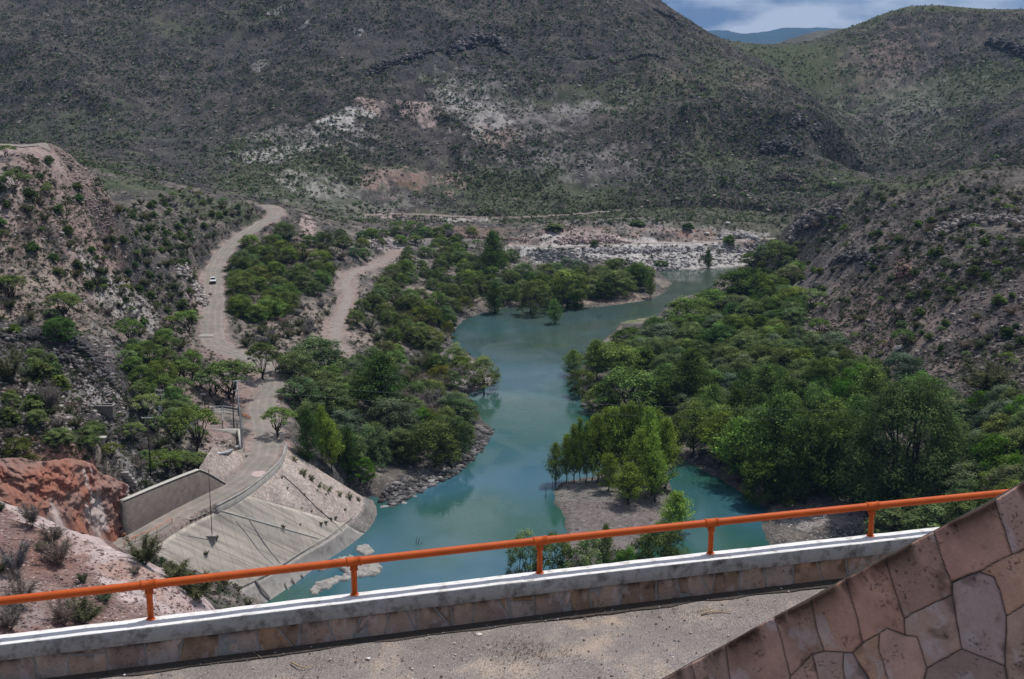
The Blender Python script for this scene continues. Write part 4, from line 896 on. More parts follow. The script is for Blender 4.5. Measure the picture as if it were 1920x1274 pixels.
def seeds_on(n, r, ulo, uhi, vlo, vhi, cond):
    """spots spread evenly over what the valley shows: drawn by angle and distance on the terrain grid"""
    out_ = []
    vis = np.zeros(GZ.shape, bool); el = (GZ-CAMZ)/rad[:, None]; run = np.maximum.accumulate(el, axis=0); vis = el >= run-0.004
    U, V_, _ = proj(np.stack([GX, GY, GZ], -1)); k = vis & (U > ulo) & (U < uhi) & (V_ > vlo) & (V_ < vhi) & (GZ > 0.5) & cond
    ar = np.abs(np.gradient(U, axis=1)*np.gradient(V_, axis=0)); wgt = np.where(k, ar, 0).ravel(); wgt = np.minimum(wgt, np.percentile(wgt[wgt > 0], 98)); wgt /= wgt.sum()
    ii = r.choice(len(wgt), n, p=wgt); ir, ia = np.unravel_index(ii, GZ.shape)
    rr_ = rad[ir]*(1+r.uniform(-.0017, .0017, n)); aa = azr[ia]+r.uniform(-.0005, .0005, n)
    x, y = rr_*np.sin(aa), rr_*np.cos(aa); return np.stack([x, y, ter(x, y)], 1)
r = np.random.default_rng(77)
offroad = np.ones(GZ.shape, bool)
for L_, w_ in ((R1, 4.5), (R2, 3.5), (path3, 2.0), (path4, 2.5)): offroad &= line_near(GX, GY, L_)[0] > w_
offroad &= ~((np.abs(GX+48) < 14) & (np.abs(GY-262) < 26))
sdg = sdw
dens = fbm(GX/45, GY/45, 71, 4)+0.6*fbm(GX/12, GY/12, 72, 3)
# distant hill shrubs
pos = seeds_on(58000, r, -250, 2150, -60, 420, offroad & (D > 560) & (dens > -0.30+0.3*np.random.default_rng(5).normal(0, 1, GZ.shape)*.6))
sz = r.lognormal(0, 0.38, len(pos))*1.12; sc = np.stack([sz, sz, sz*r.uniform(0.6, 1.15, len(pos))], 1)
gsel = r.uniform(0, 1, (len(pos), 1)); tint = np.where(gsel < .48, [0.135, 0.185, 0.085], np.where(gsel < .70, [0.098, 0.130, 0.070], np.where(gsel < .87, [0.155, 0.155, 0.095], [0.095, 0.080, 0.072])))*r.uniform(.7, 1.3, (len(pos), 1))
V, F, c = merge([tiny_bush(s, 13, 0.24) for s in range(5)], pos, sc, tint, r)
o = ob('hillside_shrubs', npmesh('hillside_shrubs', V, F, m_leaf, c)); tag(o, 'thousands of small green and grey shrubs covering the distant hills', 'shrubs', kind='stuff')
# nearer slopes: low scrub between the bushes
pos = seeds_on(30000, r, -150, 2050, 280, 1180, offroad & (D < 600) & (D > 95) & (sdg > 5) & (GZ > 2.0) & (dens > -0.35) & (poly_sd(GX, GY, emb) > 1.5) & ~((GX > -75) & (GX < -15) & (GY < 150)))
sz = r.lognormal(0, 0.40, len(pos))*0.85*np.where(pos[:, 1] > 300, 1.15, 0.8); sc = np.stack([sz, sz, sz*r.uniform(0.6, 1.2, len(pos))], 1)
gsel = r.uniform(0, 1, (len(pos), 1)); tint = np.where(gsel < .38, [0.105, 0.145, 0.062], np.where(gsel < .60, [0.085, 0.110, 0.060], np.where(gsel < .8, [0.10, 0.098, 0.055], [0.125, 0.105, 0.095])))*r.uniform(.7, 1.3, (len(pos), 1))
V, F, c = merge([tiny_bush(s, 34, 0.13) for s in range(5, 11)], pos, sc, tint, r)
o = ob('slope_scrub', npmesh('slope_scrub', V, F, m_leaf, c)); tag(o, 'low scrub and dry tufts between the bushes of the nearer slopes', 'scrub', kind='stuff')
# ================================================================== ROCKS
m_rock = mat('rock', rough=0.95, spec=0.15, attr='Col', var=0.38, vscale=2.2, bump=0.12, bscale=2.0)
def ico(sub=1):
    bm = bmesh.new(); bmesh.ops.create_icosphere(bm, subdivisions=sub, radius=1.0)
    V = np.array([v.co[:] for v in bm.verts]); F = np.array([[v.index for v in f.verts] for f in bm.faces]); bm.free(); return V, F
def rock_t(seed, sub=1, rough=0.35, sq=(1, 0.8, 0.6)):
    V, F = ico(sub); r = np.random.default_rng(seed); V = V.copy()
    for _ in range(7):                       # chop planes: angular blocks
        n_ = r.normal(0, 1, 3); n_ /= np.linalg.norm(n_); d = V@n_; h = r.uniform(0.45, 0.8); V -= np.maximum(d-h, 0)[:, None]*n_
    V *= (1+rough*0.35*r.normal(0, 1, (len(V), 1))*0.5)*np.array(sq)*0.55
    return V, F, np.ones((len(V), 3))
rk = [rock_t(s, 1, 0.5, (1, r_, z_)) for s, r_, z_ in ((1, .8, .6), (2, .6, .5), (3, .9, .8), (4, .7, .35), (5, .5, .6))]
rk0 = [rock_t(s, 0 if False else 1, 0.6, (1, .8, .6)) for s in (11, 12, 13)]
def rocks_in(name, label, px_or_pos, n, smin, smax, cols, seed, power=2.2, sink=0.25, flat=1.0, cat='rubble'):
    r = np.random.default_rng(seed)
    pos = px_or_pos
    if isinstance(pos, list):
        pts = []; 
        for px in pos:
            poly = np.array(px, float); lo, hi = poly.min(0), poly.max(0)
            k = 0; need = n//len(pos)
            while k < need:
                u, v = r.uniform(lo[0], hi[0], 400), r.uniform(lo[1], hi[1], 400); ok = poly_sd(u, v, poly) < 0
                for a, b in zip(u[ok], v[ok]):
                    pts.append(hit(a, b)); k += 1
                    if k >= need: break
        pos = np.array(pts)
    s = smin*(smax/smin)**(r.uniform(0, 1, len(pos))**power)
    sc = np.stack([s, s*r.uniform(.7, 1.2, len(pos)), s*r.uniform(.6, 1.2, len(pos))*flat], 1)
    pos = pos.copy(); pos[:, 2] += s*(0.25-sink)
    cl = np.array(cols)[r.integers(0, len(cols), len(pos))]*r.uniform(.7, 1.25, (len(pos), 1))
    V, F, c = merge(rk, pos, sc, cl, r)
    o = ob(name, npmesh(name, V, F, m_rock, np.clip(c, 0, .9))); return tag(o, label, cat, kind='stuff')
shp = [[(705,940),(740,905),(860,850),(905,815),(885,800),(925,800),(926,815),(905,845),(880,870),(850,893),(800,918),(765,938),(735,953)]]
rocks_in('shore_stones', 'dark angular stones piled along the left shore below the trees', shp, 1500, 0.5, 2.6, [(.10,.095,.095),(.16,.15,.145),(.24,.225,.22),(.06,.058,.06)], 1, 2.5)
rocks_in('pool_shore_stones', 'stones along the muddy shores around the head of the pool', [[(850,640),(846,626),(870,598),(905,585),(900,575),(860,590),(838,620)],[(1100,580),(1180,570),(1225,563),(1250,548),(1290,528),(1262,515),(1235,540),(1190,555),(1110,565)],[(880,740),(935,726),(930,700),(870,690),(860,720)]], 750, 0.4, 1.5, [(.2,.17,.155),(.28,.25,.235),(.1,.09,.085)], 2)
rocks_in('quarry_rubble', 'white broken rock tipped over the far bank by the quarry', [[(985,468),(1100,462),(1300,462),(1440,455),(1440,492),(1300,502),(1120,492),(990,500)]], 2800, 0.3, 2.8, [(.42,.40,.385),(.34,.32,.31),(.22,.205,.20),(.48,.45,.43)], 3, 2.0)
rocks_in('beach_cobbles', 'pale cobbles of the stony beach below the giant tree', [[(1430,985),(1480,945),(1560,930),(1640,945),(1640,1000),(1560,1060),(1460,1050)]], 1300, 0.25, 0.9, [(.30,.275,.26),(.4,.37,.35),(.2,.185,.175)], 4)
rocks_in('bar_cobbles', 'grey cobbles on the upper half of the gravel bar', [[(1040,930),(1060,905),(1200,915),(1262,925),(1240,965),(1180,945),(1060,960)]], 1300, 0.2, 0.6, [(.22,.20,.18),(.30,.275,.25),(.14,.13,.12)], 5)
rocks_in('right_slope_scree', 'loose pinkish and grey scree over the rocky slope on the right', [[(1480,440),(1560,380),(1700,352),(1920,345),(1920,760),(1660,705),(1510,620)]], 9500, 0.3, 2.0, [(.15,.125,.115),(.185,.15,.14),(.26,.225,.21),(.085,.078,.075),(.065,.06,.058)], 6, 3.0)
rocks_in('left_slope_scree', 'loose pinkish scree over the slopes at the left', [[(0,290),(110,285),(215,400),(390,520),(380,620),(240,640),(0,700)],[(0,690),(200,640),(240,760),(210,830),(0,850)]], 7500, 0.25, 1.6, [(.24,.195,.18),(.31,.255,.24),(.38,.34,.32),(.14,.12,.115),(.10,.09,.088)], 7, 3.4)
rocks_in('bluff_scree', 'pinkish scree on the steep right flank of the upper left bluff', [[(100,280),(125,282),(170,310),(205,370),(222,420),(180,430),(140,360)]], 1500, .25, 1.6, [(.30,.23,.21),(.22,.18,.165),(.37,.31,.29)], 77)
rocks_in('mound_gravel', 'broken pink stones lying over the near mound', [[(0,945),(130,995),(400,1138),(330,1150),(0,1190)]], 6000, 0.08, 0.6, [(.27,.175,.155),(.40,.31,.29),(.20,.125,.11),(.24,.15,.135)], 8, 2.8)
rocks_in('terrace_stones', 'grey stones strewn over the terrace above the retaining wall', [[(200,860),(380,850),(370,880),(260,925),(230,905)]], 500, 0.2, 0.9, [(.28,.26,.25),(.36,.34,.32)], 9)
posr = seeds_on(9000, np.random.default_rng(9), -250, 2150, -60, 430, offroad & (D > 560))
rocks_in('hillside_stones', 'pale and dark stones scattered all over the distant hills', posr, 0, 0.6, 3.4, [(.25,.215,.195),(.32,.28,.26),(.11,.10,.10),(.17,.145,.135),(.08,.074,.075)], 10, 2.2)

# ---- jagged rock faces (cut cliffs, outcrops): a rough sheet with real depth closing down into the ground
def rockface(name, label, top, foot, cols, amp=0.8, seed=1, cell=0.24, step=None, back=3.0, block=None, strata=0.0, cat='rock face'):
    T = dense(top, 10); B = dense(foot, 10); nT = max(12, int(np.linalg.norm(np.diff(T, axis=0), axis=1).sum()/cell))
    def res(L_, n_):
        s = np.concatenate([[0], np.cumsum(np.linalg.norm(np.diff(L_, axis=0), axis=1))]); q = np.linspace(0, s[-1], n_); return np.stack([np.interp(q, s, L_[:, i]) for i in range(3)], 1)
    T, B = res(T, nT), res(B, nT); hgt = np.linalg.norm(T-B, axis=1).mean(); nv = max(6, int(hgt/cell))
    d = np.gradient(T[:, :2]*.5+B[:, :2]*.5, axis=0); out_ = np.stack([d[:, 1], -d[:, 0], 0*d[:, 0]], 1); out_ /= np.linalg.norm(out_, axis=1)[:, None]
    rows = []; cc = []
    bk = T - out_*back - np.array([0, 0, 0.8]); rows.append(bk); cc.append(0.5+0*T[:, 0])
    for j in range(nv+1):
        f = j/nv; p = T*(1-f)+B*f
        s = p[:, 0]+p[:, 1]; q = fbm(s/ (amp*5), p[:, 2]/(amp*3.0)+p[:, 0]*.1, seed, 5, 0.6)*1.8 + strata*np.sin(p[:, 2]*3.2+fbm(s/6, s*0, seed+3, 3)*5)*0.3
        k = ridged(s/(amp*3), p[:, 2]/(amp*6), seed+9, 3)
        p = p + out_*(amp*(q*0.8+k*0.7+0.55*ridged(s/(amp*1.1), p[:, 2]/(amp*.8), seed+19, 4)+.7*fbm(s/.8, p[:, 2]/.5, seed+23, 3))*math.sin(math.pi*min(.86, f*1.2+.08))**.5)[:, None] + np.array([0, 0, 1])*(0.35*amp*fbm(s/1.5, p[:, 2]/1.5, seed+5, 3))[:, None]*(f > 0)
        wx_ = s/1.3+.5*fbm(s/2, p[:, 2]/2, seed+31, 3); wz_ = p[:, 2]/.85+.6*fbm(s/2+9, p[:, 2]/2, seed+33, 3); p = p + out_*((block or 0.75*amp)*_h(np.floor(wx_+.37*np.floor(wz_)), np.floor(wz_), seed)*math.sin(math.pi*min(.86, f*1.2+.08)))[:, None]
        if j == 0: p[:, 2] += amp*0.7*fbm(s/2.0, s*0, seed+7, 4)
        rows.append(p); cc.append(np.clip(0.5+q*0.7+0.3*k, 0, 1))
    foot_ = rows[-1] + out_*0.8 - np.array([0, 0, 1.6]); rows.append(foot_); cc.append(cc[-1])
    G = np.stack(rows); cf = np.stack(cc); idx = np.arange(G.shape[0]*G.shape[1]).reshape(G.shape[:2])
    F = np.stack([idx[:-1, :-1], idx[1:, :-1], idx[1:, 1:], idx[:-1, 1:]], -1).reshape(-1, 4)
    c1, c2, c3 = [np.array(c) for c in cols]; s = G[..., 0]+G[..., 1]; mm = np.clip(0.5+1.3*fbm(s/5, G[..., 2]/4, seed+11, 4), 0, 1)[..., None]; m2 = sst(0.15, 0.45, fbm(s/3, G[..., 2]/7, seed+13, 5))[..., None]
    col_ = (c1*(1-mm)+c2*mm)*(1-m2)+c3*m2
    return tag(ob(name, npmesh(name, G.reshape(-1, 3), F, m_rock, col_.reshape(-1, 3))), label, cat)
REDC = ((0.31, 0.135, 0.095), (0.27, 0.175, 0.150), (0.46, 0.38, 0.355)); DKC = ((0.075, 0.07, 0.07), (0.13, 0.12, 0.118), (0.21, 0.195, 0.19)); PKC = ((0.42, 0.33, 0.305), (0.50, 0.42, 0.40), (0.33, 0.25, 0.225)); WHC = ((0.42, 0.38, 0.36), (0.33, 0.29, 0.275), (0.20, 0.175, 0.17))
def F3(l): return [P(u, v, z=z) for u, v, z in l]
def FY(l): return [P(u, v, Y=Y) for u, v, Y in l]
rockface('red_rock_cutting', 'red and white weathered rock cutting at the left beside the retaining wall', RC_T, RC_F, REDC, 0.7, 3, 0.2, block=1.1, strata=0.6)
rockface('river_bluff', 'grey undercut rock bluff under the left end of the quarry rubble', F3([(985,468,6.5),(1010,466,7),(1040,470,6.5),(1065,480,5)]), F3([(985,486,1.5),(1010,492,.8),(1040,494,.5),(1065,498,.3)]), ((0.2,0.185,0.18),(0.3,0.28,0.27),(0.13,0.12,0.118)), 1.0, 13, 0.4)
def bandface(n_, lab, pts, hpx, seed, cols=DKC, amp=2.2):
    """a crag: many angular blocks heaped and tilted along a line on the slope"""
    r = np.random.default_rng(seed); L_ = dense([hit(u, v+hpx*.55) for u, v in pts], 8); Hm = hpx*mpp(L_[len(L_)//2]); ln = np.linalg.norm(np.diff(L_, axis=0), axis=1).sum()
    n_b = int(np.clip(ln/Hm*55, 60, 420)); k = np.clip((np.linspace(0, len(L_)-1, n_b)+r.normal(0, .6, n_b)).round().astype(int), 0, len(L_)-1); t_ = r.uniform(0, 1, n_b); env = 0.55+0.45*np.sin(np.pi*np.clip(k/len(L_)+.08, 0, 1))
    pos = L_[k]+r.normal(0, 1, (n_b, 3))*np.array([ln/len(L_)*.5, Hm*.22, 0]); lift_ = (1-np.abs(t_*2-1))*Hm*0.62*env
    pos[:, 2] = ter(pos[:, 0], pos[:, 1])+lift_-Hm*.08; s_ = np.maximum(Hm*r.uniform(.2, .5, n_b)*(1.15-.4*lift_/Hm), 6*ln/n_b)
    cl = np.array(cols)[r.choice(3, n_b, p=[.6, .3, .1])]*r.uniform(.7, 1.2, (n_b, 1)); V, F, c = merge(rk, pos, np.stack([s_*1.3, s_, s_*r.uniform(1.0, 2.0, n_b)], 1), cl, r)
    tl = np.array([[1, 0, 0.12*r.normal()], [0, 1, 0.1*r.normal()]]); return tag(ob(n_, npmesh(n_, V, F, m_rock, np.clip(c, 0, .9))), lab, 'outcrop')
bandface('cliff_band', 'long dark slanting cliff band high on the middle hill', [(690,132),(740,112),(790,95),(830,88)], 14, 21)
bandface('cliff_band', 'blocky dark cliff at the right end of the slanting band on the middle hill', [(845,84),(880,74),(930,66),(945,82)], 26, 22)
bandface('rock_outcrop', 'small dark crag on the lower right shoulder of the middle hill', [(1485,232),(1510,222),(1538,232)], 20, 23)
bandface('rock_outcrop', 'flat-topped dark crag below the shoulder of the middle hill', [(1430,268),(1470,266),(1502,276)], 26, 24, amp=1.8)
bandface('rock_outcrop', 'low brown crag under the flat-topped one on the middle hill', [(1440,330),(1470,328),(1500,334)], 14, 25, cols=((.13,.11,.10),(.2,.17,.155),(.09,.08,.08)), amp=1.4)
bandface('rock_outcrop', 'dark overhanging cliff near the right edge of the far hill', [(1856,68),(1885,78),(1925,92),(1960,110)], 22, 26)
bandface('rock_outcrop', 'small dark ledge near the top of the far left ridge', [(1080,105),(1105,98),(1120,104)], 10, 27, amp=1.4)
bandface('rock_outcrop', 'dark ledge on the brow of the middle hill above the saddle', [(1180,108),(1215,100),(1250,108)], 9, 28, amp=1.4)
bandface('rock_outcrop', 'crumbling crag on the skyline spur of the middle hill', [(1228,14),(1262,30),(1285,46)], 9, 29, amp=1.6)
bandface('rocky_crest', 'jagged crest of tilted rocks where the right slope meets the quarry', [(1478,440),(1490,418),(1510,402),(1540,390),(1570,380)], 34, 30, cols=((.17,.15,.14),(.26,.235,.22),(.1,.09,.088)), amp=1.3)
bandface('rocky_crest', 'broken rock rib on the upper right slope', [(1750,432),(1790,412),(1840,404),(1900,406),(1940,410)], 28, 31, cols=((.2,.175,.165),(.3,.265,.25),(.11,.10,.098)), amp=1.3)
bandface('rock_outcrop', 'reddish standing slab in the middle of the right slope', [(1682,508),(1697,500),(1712,506)], 24, 32, cols=((.2,.12,.10),(.26,.17,.15),(.12,.10,.095)), amp=0.7)
bandface('rock_outcrop', 'dark hollow crag on the upper right slope', [(1565,478),(1590,472),(1620,472),(1650,478)], 24, 33, amp=1.1)
bandface('white_outcrop', 'whitish slanting ledges on the slope left of the pickup', [(218,540),(250,548),(285,575)], 12, 34, cols=WHC, amp=0.8)
bandface('white_outcrop', 'pale crags beside the dirt road left of the pickup', [(340,500),(365,525),(378,560)], 22, 35, cols=WHC, amp=0.8)
bandface('white_outcrop', 'white slab beside the concrete tank', [(118,745),(140,742),(165,752)], 12, 36, cols=WHC, amp=0.5)
bandface('white_outcrop', 'grey ribs of rock right above the concrete tank', [(195,728),(215,735),(225,745)], 14, 37, cols=WHC, amp=0.5)
bandface('white_outcrop', 'white crag at the top of the second dirt track', [(700,458),(720,448),(735,460)], 12, 38, cols=WHC, amp=0.6)

bandface('dark_outcrop', 'dark craggy outcrop on the left slope above the concrete tank', [(10,625),(60,618),(105,622),(150,640),(190,680),(222,720)], 26, 71, amp=1.5)
bandface('dark_outcrop', 'dark broken ledges on the face of the left outcrop', [(40,665),(90,660),(135,668),(170,700)], 24, 72)
bandface('red_rock_ledge', 'jagged red blocks in the middle of the red cutting', [(75,905),(100,915),(130,925),(160,935)], 34, 75, cols=REDC)
bandface('red_rock_ledge', 'red blocks crumbling at the right end of the red cutting', [(195,960),(215,975),(232,990)], 30, 76, cols=REDC)
bandface('pale_rock_ledge', 'pink rock shoulder between the red cutting and the retaining wall', [(180,905),(205,925),(225,950),(232,985)], 26, 73, cols=PKC)
bandface('pale_rock_ledge', 'white crumbling rocks at the left end of the red cutting', [(5,880),(40,885),(60,905)], 24, 74, cols=WHC)
bandface('quarry_face', 'pink broken quarry face above the white rubble', [(1045,446),(1080,444),(1120,444),(1150,445),(1180,447)], 17, 81, cols=((.46,.37,.345),(.52,.44,.42),(.33,.26,.24)))
bandface('low_red_bank', 'low reddish crumbling bank left of the quarry face', [(800,437),(850,439),(900,443),(950,446),(985,447)], 9, 82, cols=((.30,.19,.165),(.38,.28,.26),(.22,.17,.155)))
bandface('white_ledge', 'bright white ledge at the right end of the quarry shelf', [(1350,440),(1385,437),(1420,441)], 16, 83, cols=((.5,.48,.46),(.42,.4,.39),(.3,.29,.28)))
bandface('white_ledge', 'white ledges under the quarry path', [(1100,466),(1160,468),(1220,465),(1290,466)], 13, 84, cols=((.46,.44,.43),(.38,.36,.35),(.26,.25,.24)))
bandface('white_ledge', 'grey ledges at the waterline under the white rubble', [(1150,492),(1210,496),(1270,498)], 11, 85, cols=((.26,.245,.24),(.36,.34,.33),(.16,.15,.15)))
# ---- single boulders
def boulder(u, v, wpx, label, c_, zf=0.6, seed=1, name='boulder', p=None, group=None):
    p = hit(u, v) if p is None else p; s = wpx*mpp(p)
    V, F = ico(3); r = np.random.default_rng(seed)
    for _ in range(9):
        n_ = r.normal(0, 1, 3); n_ /= np.linalg.norm(n_); V = V - np.maximum(V@n_-r.uniform(.5, .85), 0)[:, None]*n_
    V = V*(1+0.10*fbm(V[:, 0]*2+seed*3, V[:, 1]*2+V[:, 2]*1.7, seed, 4)[:, None])*np.array([s*.56, s*.45, s*zf*.5])
    return tag(ob(name, npmesh(name, V, F, m_rock, np.ones((len(V), 3))*np.array(c_)), loc=(p[0], p[1], p[2]+s*zf*.18)), label, 'boulder', group)
boulder(1688,655,20,'single white boulder on the right slope above a grey bush', (.55,.52,.48), .7, 2)
boulder(1365,420,10,'white boulder at the edge of the hillside path',(.5,.47,.44),.7,3); pass
boulder(1325,440,13,'low white rock left of the bright ledge on the quarry shelf',(.46,.44,.42),.5,5)
boulder(719,950,24,'flat grey rock standing in the water off the stone slope',(.26,.25,.245),.5,6); boulder(744,962,18,'smaller flat rock in the water beside the grey one',(.28,.27,.26),.4,7)
boulder(756,943,16,'low pale rock nearest the dark shore stones',(.3,.29,.28),.4,8); boulder(904,856,9,'small dark rock alone in the water off the stony point',(.08,.08,.08),.5,9)
boulder(848,888,16,'whitish block at the edge of the dark shore stones',(.36,.34,.33),.8,10)
boulder(808,903,18,'pale slab lying on the dark shore stones',(.33,.32,.31),.4,11)
boulder(1074,745,16,'pale rock under the overhanging tree of the right bank',(.34,.32,.30),.5,12); boulder(1094,762,14,'dark rock at the foot of the right bank trees',(.14,.13,.13),.6,13)
boulder(1135,618,14,'pale rock at the tip of the right bank opposite the pool',(.4,.37,.33),.5,14); boulder(1128,624,10,'small pale rock beside the one opposite the pool',(.4,.37,.33),.5,15)
boulder(1205,600,30,'flat shoal at the edge of the shallow green spit',(.2,.2,.13),.1,16,name='mud_shoal')
boulder(1300,838,14,'pale rock at the waterline behind the side channel',(.36,.34,.33),.5,17)
# rock shelves in the water beside the concrete apron
def shelf(name, label, px, z, seed, c_=(0.30, 0.285, 0.27)):
    poly = np.array([P(u, v, z=0)[:2] for u, v in px]); lo, hi = poly.min(0)-1, poly.max(0)+1
    gx, gy = np.meshgrid(np.arange(lo[0], hi[0], .22), np.arange(lo[1], hi[1], .22)); sd_ = -poly_sd(gx, gy, poly) + fbm(gx/1.2, gy/1.2, seed, 4)*0.9
    zz = np.clip(sd_*1.1, -0.6, z)+fbm(gx/1.1, gy/.5, seed+2, 4)*0.35+0.25*ridged(gx/1.6+gy/2.5, gy/1.2, seed+4, 3)-0.1
    zz = np.where(sd_ < 0, -0.6, zz)
    idx = np.arange(gx.size).reshape(gx.shape); F = np.stack([idx[:-1, :-1], idx[:-1, 1:], idx[1:, 1:], idx[1:, :-1]], -1).reshape(-1, 4)
    keep = (zz.ravel()[F] > -0.59).any(1); F = F[keep]; us, inv = np.unique(F, return_inverse=True); V = np.stack([gx, gy, zz], -1).reshape(-1, 3)[us]; F = inv.reshape(-1, 4)
    col_ = np.array(c_)*(1+0.35*fbm(V[:, 0]/.8, V[:, 1]/.8, seed+6, 4))[:, None]; col_ = np.where(V[:, 2:3] < 0.12, col_*0.45, col_)
    return tag(ob(name, npmesh(name, V, F, m_rock, col_)), label, 'rock')
shelf('rock_shelf', 'long pale rock shelf in the water behind the second rail post', [(575,1110),(600,1090),(640,1078),(690,1068),(715,1066),(719,1072),(700,1082),(660,1085),(620,1102),(590,1118)], .35, 41)
shelf('rock_shelf', 'grey rock islet right of the second rail post', [(628,1062),(660,1052),(705,1052),(716,1066),(706,1078),(680,1082),(650,1078)], .4, 42)
shelf('rock_shelf', 'small pale rock islet above the orange rail beside the apron', [(668,1030),(690,1022),(700,1036),(696,1044),(676,1044)], .35, 43)
shelf('rock_shelf', 'small rock fringe at the corner of the stone slope and the water', [(600,1062),(640,1044),(662,1044),(650,1056),(620,1068),(590,1074)], .35, 44)
# dead stems in the water
def stems(name, label, lst, hgt, cat='dead stems'):
    mb = MB()
    for i, (u, v, hh, lean) in enumerate(lst):
        p = P(u, v, z=0); mb.tube([(p[0], p[1], -.3), (p[0]+lean*.5, p[1], hh*.5), (p[0]+lean, p[1]+.1, hh)], [.07, .05, .02], n=5)
    return tag(mb.build(name, m_bark), label, cat)
stems('dead_branch', 'forked dead branch sticking out of the water above the rail', [(780,1020,1.4,.15),(783,1021,1.5,.5),(787,1021,.5,.6)], 1)
stems('dead_stumps', 'row of dead stems standing in the water off the gravel bar tip', [(1022,934,1.6,.3),(1024,930,2.4,-.1),(1036,915,2.6,.0),(1039,917,3.2,.1),(1044,912,2.2,.1),(1048,915,3.0,0),(1052,914,1.8,.2),(1062,910,2.8,0),(1066,909,2.0,-.2)], 1)
stems('dead_branch', 'small dead branch in the shallows beyond the lone cypress', [(1121,596,1.6,.0),(1124,596,1.0,.5)], 1)
stems('dead_stumps', 'dark stumps along the left shore of the pool', [(846,632,1.2,.0),(860,618,1.2,0),(875,602,1.4,.1),(852,627,.9,0)], 1)
# ================================================================== STRUCTURES IN THE VALLEY
m_conc = mat('old_concrete', base=(0.33, 0.31, 0.29), rough=0.9, spec=0.15, var=0.25, vscale=0.8, col2=(0.15, 0.14, 0.13), c2scale=0.5, c2lo=0.5, c2hi=0.75, bump=0.03, bscale=6)
m_concw = mat('pale_concrete', base=(0.50, 0.47, 0.43), rough=0.9, spec=0.15, var=0.2, vscale=1.5)
m_steel = mat('galvanised_steel', base=(0.42, 0.45, 0.47), rough=0.5, metal=0.4)
m_wood = mat('tarred_wood', base=(0.045, 0.035, 0.03), rough=0.9, var=0.3, vscale=3)
m_wire = mat('wire_metal', base=(0.20, 0.21, 0.22), rough=0.6)
m_glassd = mat('dark_glass', base=(0.015, 0.018, 0.022), rough=0.08, spec=0.6)
m_whitep = mat('white_car_paint', base=(0.78, 0.78, 0.78), rough=0.3, spec=0.5)
m_black = mat('black_rubber', base=(0.02, 0.02, 0.02), rough=0.8)
m_arm = mat('pale_crossarm', base=(.5, .5, .5), rough=.6)
m_red = mat('red_lens', base=(0.35, 0.02, 0.01), rough=0.3)
m_orr = mat('faded_orange_paint', base=(0.55, 0.17, 0.05), rough=0.6)

def masonry_mat(name, c1, c2, joint, scale, jw=0.06):
    m_ = bpy.data.materials.new(name); m_.use_nodes = True; t = m_.node_tree; b = t.nodes['Principled BSDF']; l = t.links.new; b.inputs['Roughness'].default_value = 0.92; b.inputs['Specular IOR Level'].default_value = 0.15
    tcn = N(t, 'ShaderNodeTexCoord'); v1 = N(t, 'ShaderNodeTexVoronoi', inp={'Scale': scale}); v2 = N(t, 'ShaderNodeTexVoronoi', feature='DISTANCE_TO_EDGE', inp={'Scale': scale})
    l(tcn.outputs['Object'], v1.inputs['Vector']); l(tcn.outputs['Object'], v2.inputs['Vector'])
    s = N(t, 'ShaderNodeSeparateColor'); l(v1.outputs['Color'], s.inputs[0]); x = N(t, 'ShaderNodeMixRGB'); x.inputs[1].default_value = (*c1, 1); x.inputs[2].default_value = (*c2, 1); l(s.outputs[0], x.inputs[0])
    hv = N(t, 'ShaderNodeHueSaturation'); r = N(t, 'ShaderNodeMapRange', inp={'To Min': .7, 'To Max': 1.3}); l(s.outputs[1], r.inputs[0]); l(r.outputs[0], hv.inputs['Value']); l(x.outputs[0], hv.inputs['Color'])
    j = N(t, 'ShaderNodeMapRange', inp={'From Min': jw*.4, 'From Max': jw, 'To Min': 1, 'To Max': 0}); l(v2.outputs['Distance'], j.inputs[0])
    y = N(t, 'ShaderNodeMixRGB'); y.inputs[2].default_value = (*joint, 1); l(j.outputs[0], y.inputs[0]); l(hv.outputs[0], y.inputs[1])
    nz = N(t, 'ShaderNodeTexNoise', inp={'Scale': 0.25, 'Detail': 6}); l(tcn.outputs['Object'], nz.inputs['Vector']); r2 = N(t, 'ShaderNodeMapRange', inp={'From Min': .3, 'From Max': .7, 'To Min': .75, 'To Max': 1.15}); l(nz.outputs['Fac'], r2.inputs[0])
    sc = N(t, 'ShaderNodeVectorMath', operation='SCALE'); l(y.outputs[0], sc.inputs[0]); l(r2.outputs[0], sc.inputs['Scale']); l(sc.outputs[0], b.inputs['Base Color'])
    bp = N(t, 'ShaderNodeBump', inp={'Strength': .6, 'Distance': .05}); l(v2.outputs['Distance'], bp.inputs['Height']); l(bp.outputs[0], b.inputs['Normal']); return m_
m_pitch = masonry_mat('stone_pitching', (0.36, 0.285, 0.25), (0.46, 0.395, 0.36), (0.29, 0.26, 0.24), 2.4)
m_pitchd = masonry_mat('weathered_stone_pitching', (0.20, 0.18, 0.165), (0.27, 0.25, 0.235), (0.15, 0.14, 0.13), 2.2)
